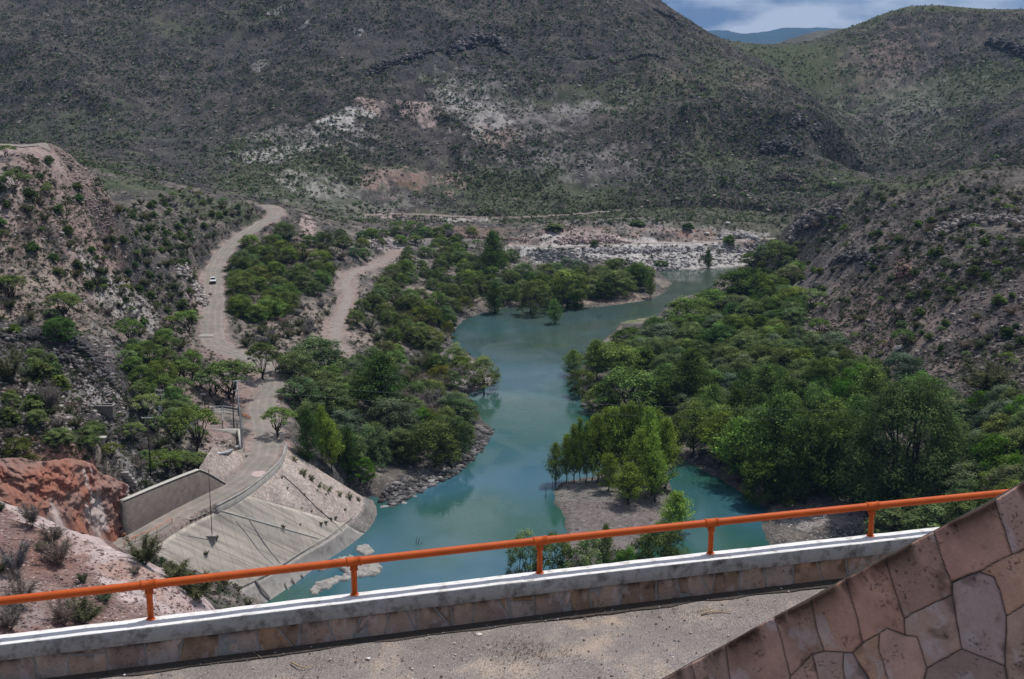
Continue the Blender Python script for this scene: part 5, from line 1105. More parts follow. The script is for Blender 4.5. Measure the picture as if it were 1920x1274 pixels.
# concrete panels: joints and run-off streaks in panel metres
m_panel = mat('concrete_panels', base=(0.47, 0.425, 0.375), rough=0.9, spec=0.15, var=0.12, vscale=1.2, bump=0.01, bscale=8)
t = m_panel.node_tree; b = t.nodes['Principled BSDF']; l = t.links.new; old = b.inputs['Base Color'].links[0].from_socket
u = N(t, 'ShaderNodeUVMap', uv_map='UVMap'); bk = N(t, 'ShaderNodeTexBrick', offset=0.0, inp={'Scale': 1.0, 'Mortar Size': 0.045, 'Brick Width': 3.6, 'Row Height': 2.7, 'Bias': 0.0}); bk.inputs['Color1'].default_value = (.93, .92, .91, 1); bk.inputs['Color2'].default_value = (1.05, 1.03, 1.0, 1); bk.inputs['Mortar'].default_value = (.55, .53, .51, 1)
l(u.outputs[0], bk.inputs['Vector']); x = N(t, 'ShaderNodeMixRGB', blend_type='MULTIPLY'); x.inputs[0].default_value = 1; l(old, x.inputs[1]); l(bk.outputs[0], x.inputs[2])
mpp_ = N(t, 'ShaderNodeMapping'); mpp_.inputs['Scale'].default_value = (1.7, 0.09, 1); l(u.outputs[0], mpp_.inputs[0]); nz = N(t, 'ShaderNodeTexNoise', inp={'Scale': 1.0, 'Detail': 5, 'Roughness': .6}); l(mpp_.outputs[0], nz.inputs['Vector'])
r = N(t, 'ShaderNodeMapRange', inp={'From Min': .46, 'From Max': .66, 'To Min': 0.0, 'To Max': 0.55}); l(nz.outputs['Fac'], r.inputs[0]); y = N(t, 'ShaderNodeMixRGB'); y.inputs[2].default_value = (.13, .125, .12, 1); l(r.outputs[0], y.inputs[0]); l(x.outputs[0], y.inputs[1]); l(y.outputs[0], b.inputs['Base Color'])

def sheet(name, A_, B_, m_, label=None, cat=None, nv=16, thick=0.5, lift=0.0, noise=0.0, parent=None, sag=0.0, fall=None):
    """ruled slab between two lines of points"""
    A_, B_ = np.array(A_), np.array(B_); f = np.linspace(0, 1, nv+1)[:, None, None]; G = A_[None]*(1-f)+B_[None]*f
    G[..., 2] += lift - sag*np.sin(math.pi*f[..., 0]) + noise*fbm(G[..., 0]/.7, G[..., 1]/.7, 3, 3)
    sU = np.concatenate([[0], np.cumsum(np.linalg.norm(np.diff((A_+B_)/2, axis=0), axis=1))]); sV = f[:, 0, 0]*np.linalg.norm(A_-B_, axis=1).mean()
    UV = np.stack(np.broadcast_arrays(sU[None, :], sV[:, None]), -1); nV, nU = G.shape[:2]; top = G.reshape(-1, 3)
    if fall is not None: UV = np.stack([G[..., 0]*fall[1]-G[..., 1]*fall[0], (G[..., 0]*fall[0]+G[..., 1]*fall[1])*1.15], -1)
    bot = top - np.array([0, 0, thick]); idx = np.arange(nV*nU).reshape(nV, nU); o_ = nV*nU
    F = np.stack([idx[:-1, :-1], idx[1:, :-1], idx[1:, 1:], idx[:-1, 1:]], -1).reshape(-1, 4); rim = np.concatenate([idx[0], idx[1:, -1], idx[-1, -2::-1], idx[-2:0:-1, 0]]); r2 = np.roll(rim, -1)
    F = np.concatenate([F, np.stack([rim, r2, r2+o_, rim+o_], -1)])
    o = ob(name, npmesh(name, np.concatenate([top, bot]), F, m_, uv=np.concatenate([UV.reshape(-1, 2)]*2)), parent)
    if label: tag(o, label, cat)
    return o
fa_, fb_ = P(442, 977, z=13.5), P(512, 1059, z=4.0); FALL = (fb_-fa_)[:2]/np.linalg.norm((fb_-fa_)[:2])
e_emb = empty('paved_embankment', (T_[24][0], T_[24][1], 0), 'paved embankment slope of stone and concrete below the road, dropping to the water', 'embankment')
def rel(e, L_): return np.array(L_) - np.array(e.location[:])[None]
sheet('stone_slope', rel(e_emb, T_[:25]), rel(e_emb, G_[:25]), m_pitch, nv=30, noise=0.09, parent=e_emb)
sheet('concrete_panels', rel(e_emb, T_[24:]), rel(e_emb, G_[24:]), m_panel, nv=20, lift=0.12, parent=e_emb, fall=FALL)
sheet('stone_toe', rel(e_emb, G_[:25]), rel(e_emb, W_[:25]), m_pitchd, nv=10, noise=0.12, parent=e_emb)
sheet('concrete_toe', rel(e_emb, G_[24:]), rel(e_emb, W_[24:]), m_conc, nv=8, sag=0.35, lift=0.1, parent=e_emb)
def onslope(u_, v_):
    best = None                                 # nearest point of the paved sheet under a photo pixel
    for A_, B_ in zip(T_, G_):
        for f in np.linspace(-.1, 1.1, 49):
            p = A_*(1-f)+B_*f; a, b_, _ = proj(p); d = (a-u_)**2+(b_-v_)**2
            if best is None or d < best[0]: best = (d, p)
    for A_, B_ in zip(G_, W_):
        for f in np.linspace(0, 1, 20):
            p = A_*(1-f)+B_*f; a, b_, _ = proj(p); d = (a-u_)**2+(b_-v_)**2
            if d < best[0]: best = (d, p)
    return best[1]
def rib(name, pts, wd, hh, m_, parent=e_emb, z0=0.1):
    mb = MB(); ps = rel(parent, [onslope(*p) for p in pts]); mb.tube([p+np.array([0, 0, z0]) for p in ps], [max(wd, hh)*.5]*len(ps), n=6); return mb.build(name, m_, parent)
m_dkj = mat('open_joint', base=(0.07, 0.065, 0.06), rough=0.95)
rib('joint', [(532,893),(560,920),(594,952),(620,976),(641,996)], .22, .2, m_dkj, z0=0.05)
rib('concrete_rib', [(459,966),(480,996),(502,1030),(523,1058)], .30, .28, m_conc, z0=0.04)
rib('concrete_rib', [(442,977),(465,1005),(490,1036),(512,1060)], .26, .24, m_concw, z0=0.06)
rib('gutter_edge', [(684,946),(655,978),(612,1012),(562,1040),(504,1075),(450,1105)], .3, .3, m_conc, z0=.18)
rib('panel_edge', [(412,960),(470,973),(530,992),(600,1012)], .3, .3, m_concw, z0=.1)
rib('concrete_fin', [(478,1092),(506,1126)], .5, .5, m_conc, z0=.35)
for q in ([(565,1080),(574,1094)], [(548,1088),(556,1102)], [(533,1097),(540,1110)]): rib('concrete_fin', q, .28, .3, m_conc, z0=.25)
tufts = []
for i, (u_, v_, s_) in enumerate([(530,897,.6),(539,918,.5),(571,930,.5),(586,958,.5),(603,963,.5),(612,930,.5),(562,985,.5),(568,955,.45),(532,992,1.0),(601,986,.9),(613,985,.9),(630,972,.8),(622,975,.8),(647,960,.6),(594,920,.5),(406,1012,1.0),(388,1044,1.1)]):
    p = onslope(u_, v_); plant_at('bareg', p, s_*.8, s_*.95, 'x', 'weed tufts on the paved slope')
    tufts.append((allp[-1], 'tuft', p))
for i, (u_, v_, s_) in enumerate([(566,895,1.7),(580,905,1.5),(596,918,1.3),(612,925,1.6),(634,934,1.4),(652,940,1.6),(668,944,1.3),(548,868,1.4)]):
    p = hit(u_, v_); plant_at('bareg', p, s_, s_*1.5, 'x', 'shrubs along the far edge of the stone slope', tint=1.3)
    tufts.append((allp[-1], 'edge', p))
autolabel(tufts)
# curb wall
def wallstrip(name, line, h, th, m_, label=None, cat=None, parent=None, cap=None, z0=-0.6):
    L_ = np.array(line); d = np.gradient(L_[:, :2], axis=0); nn = np.stack([-d[:, 1], d[:, 0]], 1); nn /= np.linalg.norm(nn, axis=1)[:, None]; hh = np.broadcast_to(h, (len(L_),))
    a = L_.copy(); a[:, :2] += nn*th/2; b_ = L_.copy(); b_[:, :2] -= nn*th/2; z = np.array([0, 0, 1.0]); n_ = len(L_)
    V = np.concatenate([a+z*z0, a+z*hh[:, None], b_+z*hh[:, None], b_+z*z0]); F = []
    for i in range(n_-1):
        for k in range(3): F.append((k*n_+i, k*n_+i+1, (k+1)*n_+i+1, (k+1)*n_+i))
    F += [(0, n_, 2*n_, 3*n_), (n_-1, 4*n_-1, 3*n_-1, 2*n_-1)]
    o = ob(name, npmesh(name, V, np.array(F), m_), parent)
    if label: tag(o, label, cat)
    return o
e = empty('curb_wall', T_[10], 'low curving concrete curb wall between the dirt road and the paved slope', 'wall')
wallstrip('wall', rel(e, T_[:34]), 1.15, 0.38, m_conc, parent=e); cl = rel(e, T_[:34]); cl[:, 2] += 1.15
wallstrip('coping', cl, 0.12, 0.44, m_conc, parent=e, z0=0.003)
# retaining wall beside the road
bl = [P(232,1004,z=16.0), P(300,966,z=15.8), P(374,928,z=15.5), P(420,907,z=15.2)]; tp = []
for (u_, v_), b_ in zip([(250,937),(312,908),(374,879),(420,904)], bl): tp.append(P(u_, v_, Y=b_[1]+0.6))
hs = [t_[2]-b_[2] for t_, b_ in zip(tp, bl)]
print('retaining heights', hs)
e = empty('retaining_wall', bl[0], 'tall grey retaining wall with a triangular end beside the road below the terrace', 'wall')
LL = dense(bl, 6); HH = np.interp(np.arange(len(LL)), [0, 6, 12, 18], hs)
m_wall = mat('streaked_grey_wall', base=(0.155, 0.132, 0.12), rough=.95, spec=.1, var=.3, vscale=1.6, col2=(.12, .10, .092), c2scale=.8, speck=(3.5, .62, .7, (.33, .30, .28)), bump=.05, bscale=5)
wallstrip('wall', rel(e, LL), HH, 0.7, m_wall, parent=e, z0=-2.5); cl = rel(e, LL); cl[:, 2] += HH
wallstrip('coping', cl, 0.12, 0.8, m_concw, parent=e, z0=0.004)
# stone pitched wing above the wall's end
tag(sheet('stone_pitched_slope', [P(374,876,z=20.2), P(398,838,z=19.5), P(440,838,z=18)], [P(420,905,z=15.35), P(440,880,z=15.4), P(462,850,z=15.4)], m_pitch, nv=12, thick=1.5, noise=.12), 'small stone-pitched slope between the retaining wall and the light metal pole', 'slope')
# low stone enclosure and white pipe
e = empty('stone_enclosure', P(430,840,z=16), 'ruined low stone enclosure with pale tops at the foot of the metal pole', 'enclosure')
wallstrip('wall', rel(e, [P(400,814,z=16.2), P(425,813,z=16.2), P(448,813,z=16.2)]), .9, .5, m_concw, parent=e); wallstrip('wall', rel(e, [P(448,813,z=16.2), P(451,832,z=16), P(453,848,z=15.8)]), .9, .5, m_concw, parent=e)
wallstrip('wall', rel(e, [P(453,849,z=15.8), P(440,852,z=15.9), P(424,852,z=16)]), .6, .35, m_conc, parent=e)
rocks_in('enclosure_rubble', 'pinkish rubble dumped inside the low stone enclosure', [[(402,818),(446,818),(450,846),(425,850),(404,838)]], 130, .3, .9, [(.4,.31,.28),(.45,.4,.36)], 51)
mb = MB(); mb.tube([P(393,849,z=18.6), P(412,851,z=18.2), P(428,848,z=17.9), P(440,840,z=17.4), P(448,836,z=17)], .22, n=8); tag(mb.build('water_pipe', m_steel), 'thick pale pipe curving over the stone-pitched slope', 'pipe')

# ---- poles
def pole(name, u_, v_, vt, label, m_, rad_=0.14, arms=((0.15, 1.1),), lean=(0, 0), arm_m=None, parts=None, z=None):
    p = hit(u_, v_) if z is None else P(u_, v_, z=z); s = mpp(p); dep = PITCH+math.atan((v_-PH/2)/FPX); h = (v_-vt)*s/math.cos(dep)
    e = empty(name, p, label, 'utility pole'); mb = MB(); mb.tube([(0, 0, -.5), (lean[0]*.5, lean[1]*.5, h/2), (lean[0], lean[1], h)], [rad_, rad_*.85, rad_*.7], n=10); mb.build('shaft', m_, e, smooth=True)
    for dz, hw in arms:
        a = MB(); a.box((-hw, -.06, h-dz-.14), (hw, .06, h-dz)); a.build('crossarm', arm_m or m_arm, e, (lean[0], lean[1]-.14, 0)); 
        for q in (-hw*.9, -hw*.3, hw*.3, hw*.9): ins = MB(); ins.tube([(q, -.14, h-dz), (q, -.14, h-dz+.22)], [.05, .035], n=6); ins.build('insulator', m_steel, e)
    return e, p, h
pole('utility_pole', 283, 893, 784, 'nearest wooden utility pole with one pale crossarm, above the retaining wall', m_wood, .14, ((.05, .95),))
e, p, h = pole('utility_pole', 304, 800, 731, 'wooden utility pole with a white transformer and two crossarms', m_wood, .14, ((.1, .8), (.95, .8)))
mb = MB(); mb.tube([(0, 0, 0), (0, 0, 1.0)], .34, n=14); mb.tube([(0, 0, -.9), (0, 0, -.35)], .17, n=10); mb.build('transformer', m_steel, e, (-.1, -.45, h*0.42), smooth=False)
e, p, h = pole('utility_pole', 456, 856, 716, 'light grey metal lattice pole with two crossarms beside the road', m_steel, .16, ((.1, .7), (1.9, .5)), lean=(-.55, 0))
mb = MB(); mb.box((-.75, -.5, -.2), (.9, .5, .45)); mb.build('concrete_foot', m_conc, e)
mb = MB(); mb.tube([(.35, .1, .2), (-.1, 0, h*.62)], .06, n=6); mb.tube([(-.35, .1, .2), (-.3, 0, h*.62)], .06, n=6); mb.build('brace', m_steel, e); metal_p, metal_h = p, h
pole('utility_pole', 439, 808, 744, 'plain black wooden post just left of the metal pole', m_wood, .13, ())
pole('utility_pole', 386, 772, 733, 'leaning dark wooden post at the edge of the parking ground', m_wood, .11, ((.7, .5),), lean=(-.4, 0))
pole('utility_pole', 398, 1010, 884, 'thin rusty rod standing on a small concrete block in the middle of the concrete panels', mat('rusty_iron', base=(.09, .06, .045), rough=.9), .07, (), z=float(onslope(398, 1010)[2]))
p = onslope(398, 1010); mb = MB(); mb.box((-.7, -.6, -.8), (.7, .6, .45)); mb.box((-.95, -.75, .455), (.95, .75, .6)); tag(mb.build('concrete_block', m_conc, loc=p), 'small square concrete block carrying the thin rusty rod on the panels', 'block')
# wire spans
def wire(name, a, b_, sag, label, r_=0.011):
    a, b_ = np.array(a), np.array(b_); mb = MB(); mb.tube([a+(b_-a)*i/24-np.array([0, 0, sag*4*(i/24)*(1-i/24)]) for i in range(25)], r_, n=4); return tag(mb.build(name, m_wire), label, 'power line', 'power lines')
top = metal_p+np.array([-.55, 0, metal_h])
wire('power_line', top+np.array([.6, -.1, -.1]), P(2050, 765, Y=250), 2.5, 'upper thin power line from the metal pole across the river to the right bank')
wire('power_line', top+np.array([.5, -.1, -1.8]), P(2050, 780, Y=250), 2.8, 'lower thin power line from the metal pole across the river to the right bank')
pA = hit(283, 893)+np.array([0, 0, 8.6]); pB = hit(304, 800)+np.array([0, 0, 6.2])
wire('power_line', pA+np.array([-.8, 0, .1]), pB+np.array([-.7, 0, .3]), .5, 'left wire between the near wooden pole and the transformer pole', .015)
wire('power_line', pA+np.array([.8, 0, .1]), pB+np.array([.7, 0, .3]), .5, 'right wire between the near wooden pole and the transformer pole', .015)
# fence and gate near the parking ground
e = empty('wire_fence', hit(418, 806), 'short wire fence with dark posts left of the metal pole', 'fence')
pts = [hit(392, 778), hit(418, 776), hit(447, 780)]; pts2 = [hit(418, 806), hit(418, 776)]
for p in pts+[hit(418, 806), hit(445, 808)]:
    mb = MB(); q = rel(e, [p])[0]; mb.tube([q+np.array([0, 0, -.3]), q+np.array([0, 0, 1.9])], .09, n=6); mb.build('post', m_wood, e)
mb = MB()
for zz in (.5, 1.1, 1.7): mb.tube([q+np.array([0, 0, zz]) for q in rel(e, pts)], .03, n=4); mb.tube([q+np.array([0, 0, zz]) for q in rel(e, [hit(418, 806), hit(418, 776)])], .03, n=4); mb.tube([q+np.array([0, 0, zz]) for q in rel(e, [hit(395, 808), hit(445, 808)])], .03, n=4)
mb.build('wire_strand', m_steel, e)
a, b_ = hit(454, 780), hit(469, 786); e = empty('barrier', a, 'orange trestle barrier lying at the roadside behind the metal pole', 'barrier'); q = rel(e, [a, b_])
mb = MB(); mb.tube([q[0]+np.array([0, 0, .55]), q[1]+np.array([0, 0, .5])], .09, n=6); mb.tube([q[0]+np.array([0, 0, .2]), q[1]+np.array([0, 0, .15])], .07, n=6); mb.build('rail', m_orr, e)
for f in (0, .5, 1):
    mb = MB(); c_ = q[0]*(1-f)+q[1]*f; mb.tube([c_+np.array([-.15, 0, 0]), c_+np.array([.1, 0, .6])], .06, n=6); mb.build('leg', m_orr, e)
p = hit(527, 760); e = empty('road_sign', p, 'small dark sign board on a post at the inside of the road bend', 'sign'); mb = MB(); mb.tube([(0, 0, -.2), (0, 0, 2.0)], .05, n=6); mb.build('post', m_wood, e); mb = MB(); mb.box((-.5, -.11, 1.2), (.5, -.055, 2.0)); mb.build('board', mat('brown_board', base=(.12, .075, .06)), e)
p = hit(530, 826); mb = MB(); mb.box((-.38, -.38, -.3), (.38, .38, 1.3)); mb.box((-.46, -.46, 1.302), (.46, .46, 1.42)); tag(mb.build('pillar', m_concw, loc=p), 'small whitewashed pillar where the curb wall begins', 'pillar')
def disc(name, p, rx, ry, h, m_, label, cat, rz=0.0):
    mb = MB(); n_ = 28; r = np.random.default_rng(4); k = 1+.05*r.normal(0, 1, n_); vs_ = [(rx*k[i]*math.cos(6.2832*i/n_), ry*k[i]*math.sin(6.2832*i/n_), h) for i in range(n_)]+[(rx*k[i]*math.cos(6.2832*i/n_), ry*k[i]*math.sin(6.2832*i/n_), -.3) for i in range(n_)]
    mb.add(vs_, [tuple(range(n_))]+[(i, i+n_, (i+1) % n_+n_, (i+1) % n_) for i in range(n_)]); o = mb.build(name, m_, loc=p); o.rotation_euler.z = rz; return tag(o, label, cat)
disc('concrete_slab', hit(486, 890), 1.35, 1.75, .12, mat('pink_concrete', base=(.46, .36, .34), var=.1), 'round pinkish concrete slab lying on the dirt road by the curb wall', 'slab')
p = hit(387, 630); mb = MB(); mb.box((-1.9, -1.5, -.3), (1.9, 1.5, .12)); tag(mb.build('concrete_slab', m_conc, loc=p), 'pale rectangular concrete slab across the road below the pickup', 'slab')
# tank
p = hit(198, 776); s = mpp(p); e = empty('water_tank', p, 'open rectangular concrete water tank on the left slope', 'tank', rz=-.05); W2, D2, H2 = 17*s, 1.5, 1.55
mb = MB(); mb.box((-W2, -D2/2, -.6), (W2, -D2/2+.16, H2)); mb.box((-W2, D2/2-.16, -.6), (W2, D2/2, H2)); mb.box((-W2, -D2/2+.162, -.6), (-W2+.16, D2/2-.162, H2)); mb.box((W2-.16, -D2/2+.162, -.6), (W2, D2/2-.162, H2)); mb.box((-W2+.162, -D2/2+.162, -.1), (W2-.162, D2/2-.162, .5)); mb.build('tank_wall', mat('tank_concrete', base=(.17, .155, .14), var=.2), e)
mb = MB(); k = .06
for lo, hi in (((-W2-k, -D2/2-k, H2+.003), (W2+k, -D2/2+.22, H2+.12)), ((-W2-k, D2/2-.22, H2+.003), (W2+k, D2/2+k, H2+.12)), ((-W2-k, -D2/2+.222, H2+.003), (-W2+.22, D2/2-.222, H2+.12)), ((W2-.22, -D2/2+.222, H2+.003), (W2+k, D2/2-.222, H2+.12))): mb.box(lo, hi)
mb.build('rim', m_conc, e)
# concrete steps and slabs of the terrace
for i, (u_, v_) in enumerate([(228, 888), (233, 894), (238, 900), (243, 907)]):
    p = hit(u_, v_); mb = MB(); mb.box((-1.2, -.35, -.3), (1.2, .35, .25)); tag(mb.build('concrete_beam', m_conc, loc=p), ('first', 'second', 'third', 'fourth')[i]+' of the short concrete beams stepping down behind the red cutting', 'beam', 'beams behind the red cutting')
wallstrip('low_kerb', [hit(240, 912), hit(262, 900), hit(295, 885), hit(322, 878)], .25, .2, m_conc, 'thin concrete kerb crossing the terrace past the near pole', 'kerb')
p = hit(182, 830); e = empty('concrete_table', p, 'concrete slab table on the terrace slope under small trees', 'table'); mb = MB(); mb.box((-1.5, -.5, .8), (1.5, .5, .95)); mb.build('slab', m_concw, e)
for q in (-1, 1): mb = MB(); mb.box((q*1.0-.15, -.3, -.3), (q*1.0+.15, .3, .797)); mb.build('leg', m_conc, e)
# low orange handrail at the road's lower end
pts = [hit(u_, v_) for u_, v_ in [(233,1028),(254,1017),(278,1008),(295,1000),(323,983)]]; e = empty('low_handrail', pts[0], 'low faded orange handrail along the lower end of the dirt road', 'handrail'); q = rel(e, pts)
mb = MB(); mb.tube([a+np.array([0, 0, 1.0]) for a in q], .05, n=6); mb.build('rail', m_orr, e)
for a in q: mb = MB(); mb.tube([a+np.array([0, 0, -.3]), a+np.array([0, 0, 1.0])], .05, n=6); mb.build('post', m_orr, e)
# low stone line beside the upper road
for nm, lb, pts in (('low_kerb', 'pale stone kerb beside the dirt road above the pickup', [(402,485),(410,474),(420,462)]), ('low_kerb', 'long pale kerb along the outer side of the upper dirt road', [(432,446),(450,437),(470,426),(486,416)])):
    wallstrip(nm, [hit(*a) for a in pts], .22, .16, m_conc, lb, 'kerb')

# ---- the pickup coming down the road (4.9 m long)
p = hit(400, 531); dirv = P(398, 545, z=p[2]) - p; e = empty('pickup_truck', p+np.array([0, 0, .12]), 'white pickup truck driving down the dirt road at the left', 'truck', rz=math.atan2(dirv[1], dirv[0])+math.pi/2)
def hullmesh(name, prof, w0, w1, m_, parent, bevel=.05):
    """side profile (y, z) extruded across, narrower at the top"""
    zs = [q[1] for q in prof]; z0, z1 = min(zs), max(zs); mb = MB(); n_ = len(prof)
    W = [w0+(w1-w0)*max(0, (z-z0)/(z1-z0)) for y, z in prof]; vs_ = [(-W[i], y, z) for i, (y, z) in enumerate(prof)]+[(W[i], y, z) for i, (y, z) in enumerate(prof)]
    mb.add(vs_, [tuple(range(n_)), tuple(range(2*n_-1, n_-1, -1))]+[(i, i+n_, (i+1) % n_+n_, (i+1) % n_) for i in range(n_)]); return mb.build(name, m_, parent, bevel=bevel, smooth=False)
body = hullmesh('body', [(-2.4, .45), (-2.45, .75), (-2.3, .98), (-1.15, 1.08), (-.95, 1.12), (1.0, 1.12), (2.4, 1.10), (2.45, .5)], .88, .86, m_whitep, e)
cab = hullmesh('cab', [(-1.05, 1.08), (-.45, 1.68), (.65, 1.70), (.95, 1.08)], .84, .68, m_whitep, e)
def quadpart(name, vs_, m_, parent): mb = MB(); mb.add(vs_, [(0, 1, 2, 3)]); a = np.array(vs_); nn = np.cross(a[1]-a[0], a[2]-a[0]); nn = nn/np.linalg.norm(nn)*.02; mb.add([tuple(q-nn) for q in a], [(3, 2, 1, 0)]); mb.f += [(i, i+4, (i+1) % 4+4, (i+1) % 4) for i in range(4)]; return mb.build(name, m_, parent)
quadpart('windscreen', [(-.76, -1.06, 1.13), (.76, -1.06, 1.13), (.64, -.53, 1.64), (-.64, -.53, 1.64)], m_glassd, e); quadpart('rear_window', [(.72, .96, 1.2), (-.72, .96, 1.2), (-.62, .72, 1.6), (.62, .72, 1.6)], m_glassd, e)
for s_ in (-1, 1): quadpart('side_window', [(s_*.845, -.85, 1.16), (s_*.845, .8, 1.16), (s_*.71, .6, 1.6), (s_*.71, -.42, 1.6)][::s_], m_glassd, e)
mb = MB(); mb.box((-.7, -2.49, .62), (.7, -2.44, .86)); mb.build('grille', m_black, e); mb = MB(); mb.box((-.86, -2.56, .38), (.86, -2.4, .58)); mb.build('bumper', m_black, e)
for s_ in (-1, 1): mb = MB(); mb.box((s_*.80-.12, -2.50, .68), (s_*.80+.06, -2.42, .84)); mb.build('headlight', m_steel, e)
mb = MB(); mb.box((-.72, 1.02, 1.125), (.72, 2.3, 1.135)); mb.build('load_bed', m_black, e)
for s_ in (-1, 1):
    for y_ in (-1.55, 1.5):
        mb = MB(); mb.tube([(s_*.66, y_, .36), (s_*.9, y_, .36)], .37, n=18); w_ = mb.build('wheel', m_black, e); mb = MB(); mb.tube([(s_*.89, y_, .36), (s_*.915, y_, .36)], .2, n=12); mb.build('rim', m_steel, w_)

# ---- far ridges
def ridge(name, prof, Y0, depth, m_, seed, rough, zb=-25, label=None, cat=None):
    us = np.linspace(prof[0][0], prof[-1][0], 260); vv = np.interp(us, [a[0] for a in prof], [a[1] for a in prof]); rows = []
    for j in range(26):
        f = j/25; T = np.array([P(u_, v_, Y=Y0) for u_, v_ in zip(us, vv)]); y = Y0-depth*(1-f)*1.0; z = zb+(T[:, 2]-zb)*(f**.8); x = T[:, 0]*(y/Y0)**0.3
        z = z + rough*ridged(x/(rough*9), np.full_like(x, y)/(rough*12), seed, 4)*math.sin(math.pi*min(f, .85)); rows.append(np.stack([x, np.full_like(x, y), z], 1))
    rows.append(rows[-1]+np.array([0, depth*.5, -zb*0-200])); G = np.stack(rows); idx = np.arange(G.shape[0]*G.shape[1]).reshape(G.shape[:2]); F = np.stack([idx[:-1, :-1], idx[:-1, 1:], idx[1:, 1:], idx[1:, :-1]], -1).reshape(-1, 4)
    return tag(ob(name, npmesh(name, G.reshape(-1, 3), F, m_, smooth=True)), label, cat, kind='structure')
ridge('distant_mountains', [(900,75),(1250,66),(1320,65),(1365,62),(1400,66),(1440,63),(1478,58),(1530,57),(1570,58),(1700,66),(2300,60)], 9000, 3500, mat('far_forest', base=(.045, .075, .085), var=.25, vscale=.002, rough=1, spec=0), 3, 60)
ridge('middle_ridge', [(1300,120),(1380,96),(1410,88),(1450,78),(1500,69),(1560,60),(1640,56),(1900,60)], 2300, 700, mat('far_scrub', base=(.11, .105, .085), var=.5, vscale=.05, rough=1, spec=0), 5, 16)

# ---- the air: thin blue haze that fades the far ridges
mh = bpy.data.materials.new('haze_air'); mh.use_nodes = True; t = mh.node_tree; t.nodes.clear(); o_ = N(t, 'ShaderNodeOutputMaterial'); pv = N(t, 'ShaderNodeVolumePrincipled')
pv.inputs['Color'].default_value = (0.30, 0.56, 1.0, 1); pv.inputs['Density'].default_value = 6.5e-5; pv.inputs['Anisotropy'].default_value = 0.2; t.links.new(pv.outputs[0], o_.inputs['Volume'])
mb = MB(); mb.box((-14000, -14000, -60), (14000, 14000, 620)); tag(mb.build('haze', mh), 'thin blue haze fading the far ridges', 'haze', kind='stuff')
# ================================================================== THE DAM CREST IN FRONT
ZC = CAMZ - 6.10                                # top of the parapet's coping
CW, CH, SH = 0.265, 0.185, 0.28                  # coping width and height, stone course below
ZF = ZC - CH - SH                               # crest roadway
post_px = [(-1010,1322),(-560,1264),(-130,1210),(283,1161),(665,1115),(1012,1074),(1332,1038),(1632,1005),(1905,976),(2160,949),(2420,922)]
posts = np.array([P(u, v, z=ZC) for u, v in post_px]); line = dense(posts, 12)
dl = np.gradient(line[:, :2], axis=0); tn = dl/np.linalg.norm(dl, axis=1)[:, None]; inn = np.stack([tn[:, 1], -tn[:, 0]], 1)      # towards the roadway
sl = np.concatenate([[0], np.cumsum(np.linalg.norm(np.diff(line[:, :2], axis=0), axis=1))])
def along(s, off, z):
    """point on the curved parapet: distance along, offset towards the roadway, height"""
    s = np.asarray(s, float); x = np.interp(s, sl, line[:, 0])+np.interp(s, sl, inn[:, 0])*off; y = np.interp(s, sl, line[:, 1])+np.interp(s, sl, inn[:, 1])*off
    return np.stack([x, y, np.broadcast_to(z, x.shape)], -1)
BK, FR = -0.060, CW-0.060
m_white = mat('weathered_shaded_white_paint', base=(0.34, 0.33, 0.32), rough=0.8, spec=0.2, var=0.10, vscale=9, col2=(0.10, 0.09, 0.08), c2scale=6.5, c2lo=0.47, c2hi=0.68, bump=0.012, bscale=30, detail=12, speck=(60, .62, .72, (.10, .09, .08)))  # coping face: grime, plus its shade painted in as a greyer base
m_whitet = mat('bright_white_paint', base=(0.76, 0.75, 0.74), rough=0.75, spec=0.2, var=0.10, vscale=9, col2=(0.34, 0.30, 0.27), c2scale=8, c2lo=0.52, c2hi=0.72, bump=0.006, bscale=40, detail=10)
e_par = empty('parapet', along(sl[-1]*.45, 0, ZF), 'curved stone parapet with a weathered white coping along the dam crest', 'parapet')
O = np.array(e_par.location[:])
def prof_strip(name, prof, m_, s0, s1, ds, parent, origin, jit=0.0, mi=None, smooth=False):
    ss = np.arange(s0, s1, ds); n_ = len(prof); rows = []
    for k, (o_, z_) in enumerate(prof):
        rows.append(along(ss, o_ + jit*fbm(ss*3+k*5, ss*0, 11+k, 4), z_ + jit*fbm(ss*3+k*9, ss*0, 31+k, 4))-origin)
    G = np.stack(rows); idx = np.arange(G.shape[0]*G.shape[1]).reshape(G.shape[:2]); idx = np.concatenate([idx, idx[:1]]); F = np.stack([idx[:-1, :-1], idx[:-1, 1:], idx[1:, 1:], idx[1:, :-1]], -1).reshape(-1, 4)
    mx = None if mi is None else np.repeat(mi, G.shape[1]-1)
    return ob(name, npmesh(name, G.reshape(-1, 3), F, m_, midx=mx, smooth=smooth), parent)
c_ = 0.014
prof_strip('coping', [(BK, ZC-CH), (BK, ZC-c_), (BK+c_, ZC), (FR-c_, ZC), (FR-c_*.3, ZC-c_*.3), (FR, ZC-c_), (FR+.004, ZC-CH+.01), (FR-.01, ZC-CH)], [m_white, m_whitet], 0.3, sl[-1]-.3, 0.03, e_par, O, 0.006, mi=[0, 1, 1, 1, 0, 0, 0, 0])
m_mort = mat('mortar', base=(0.24, 0.225, 0.21), rough=0.95, var=.3, vscale=20, bump=.01, bscale=50)
prof_strip('mortar_core', [(BK+.03, ZF-.3), (BK+.03, ZC-CH-.002), (FR-.045, ZC-CH-.002), (FR-.045, ZF-.3)], m_mort, 0.3, sl[-1]-.3, 0.05, e_par, O, 0.003)
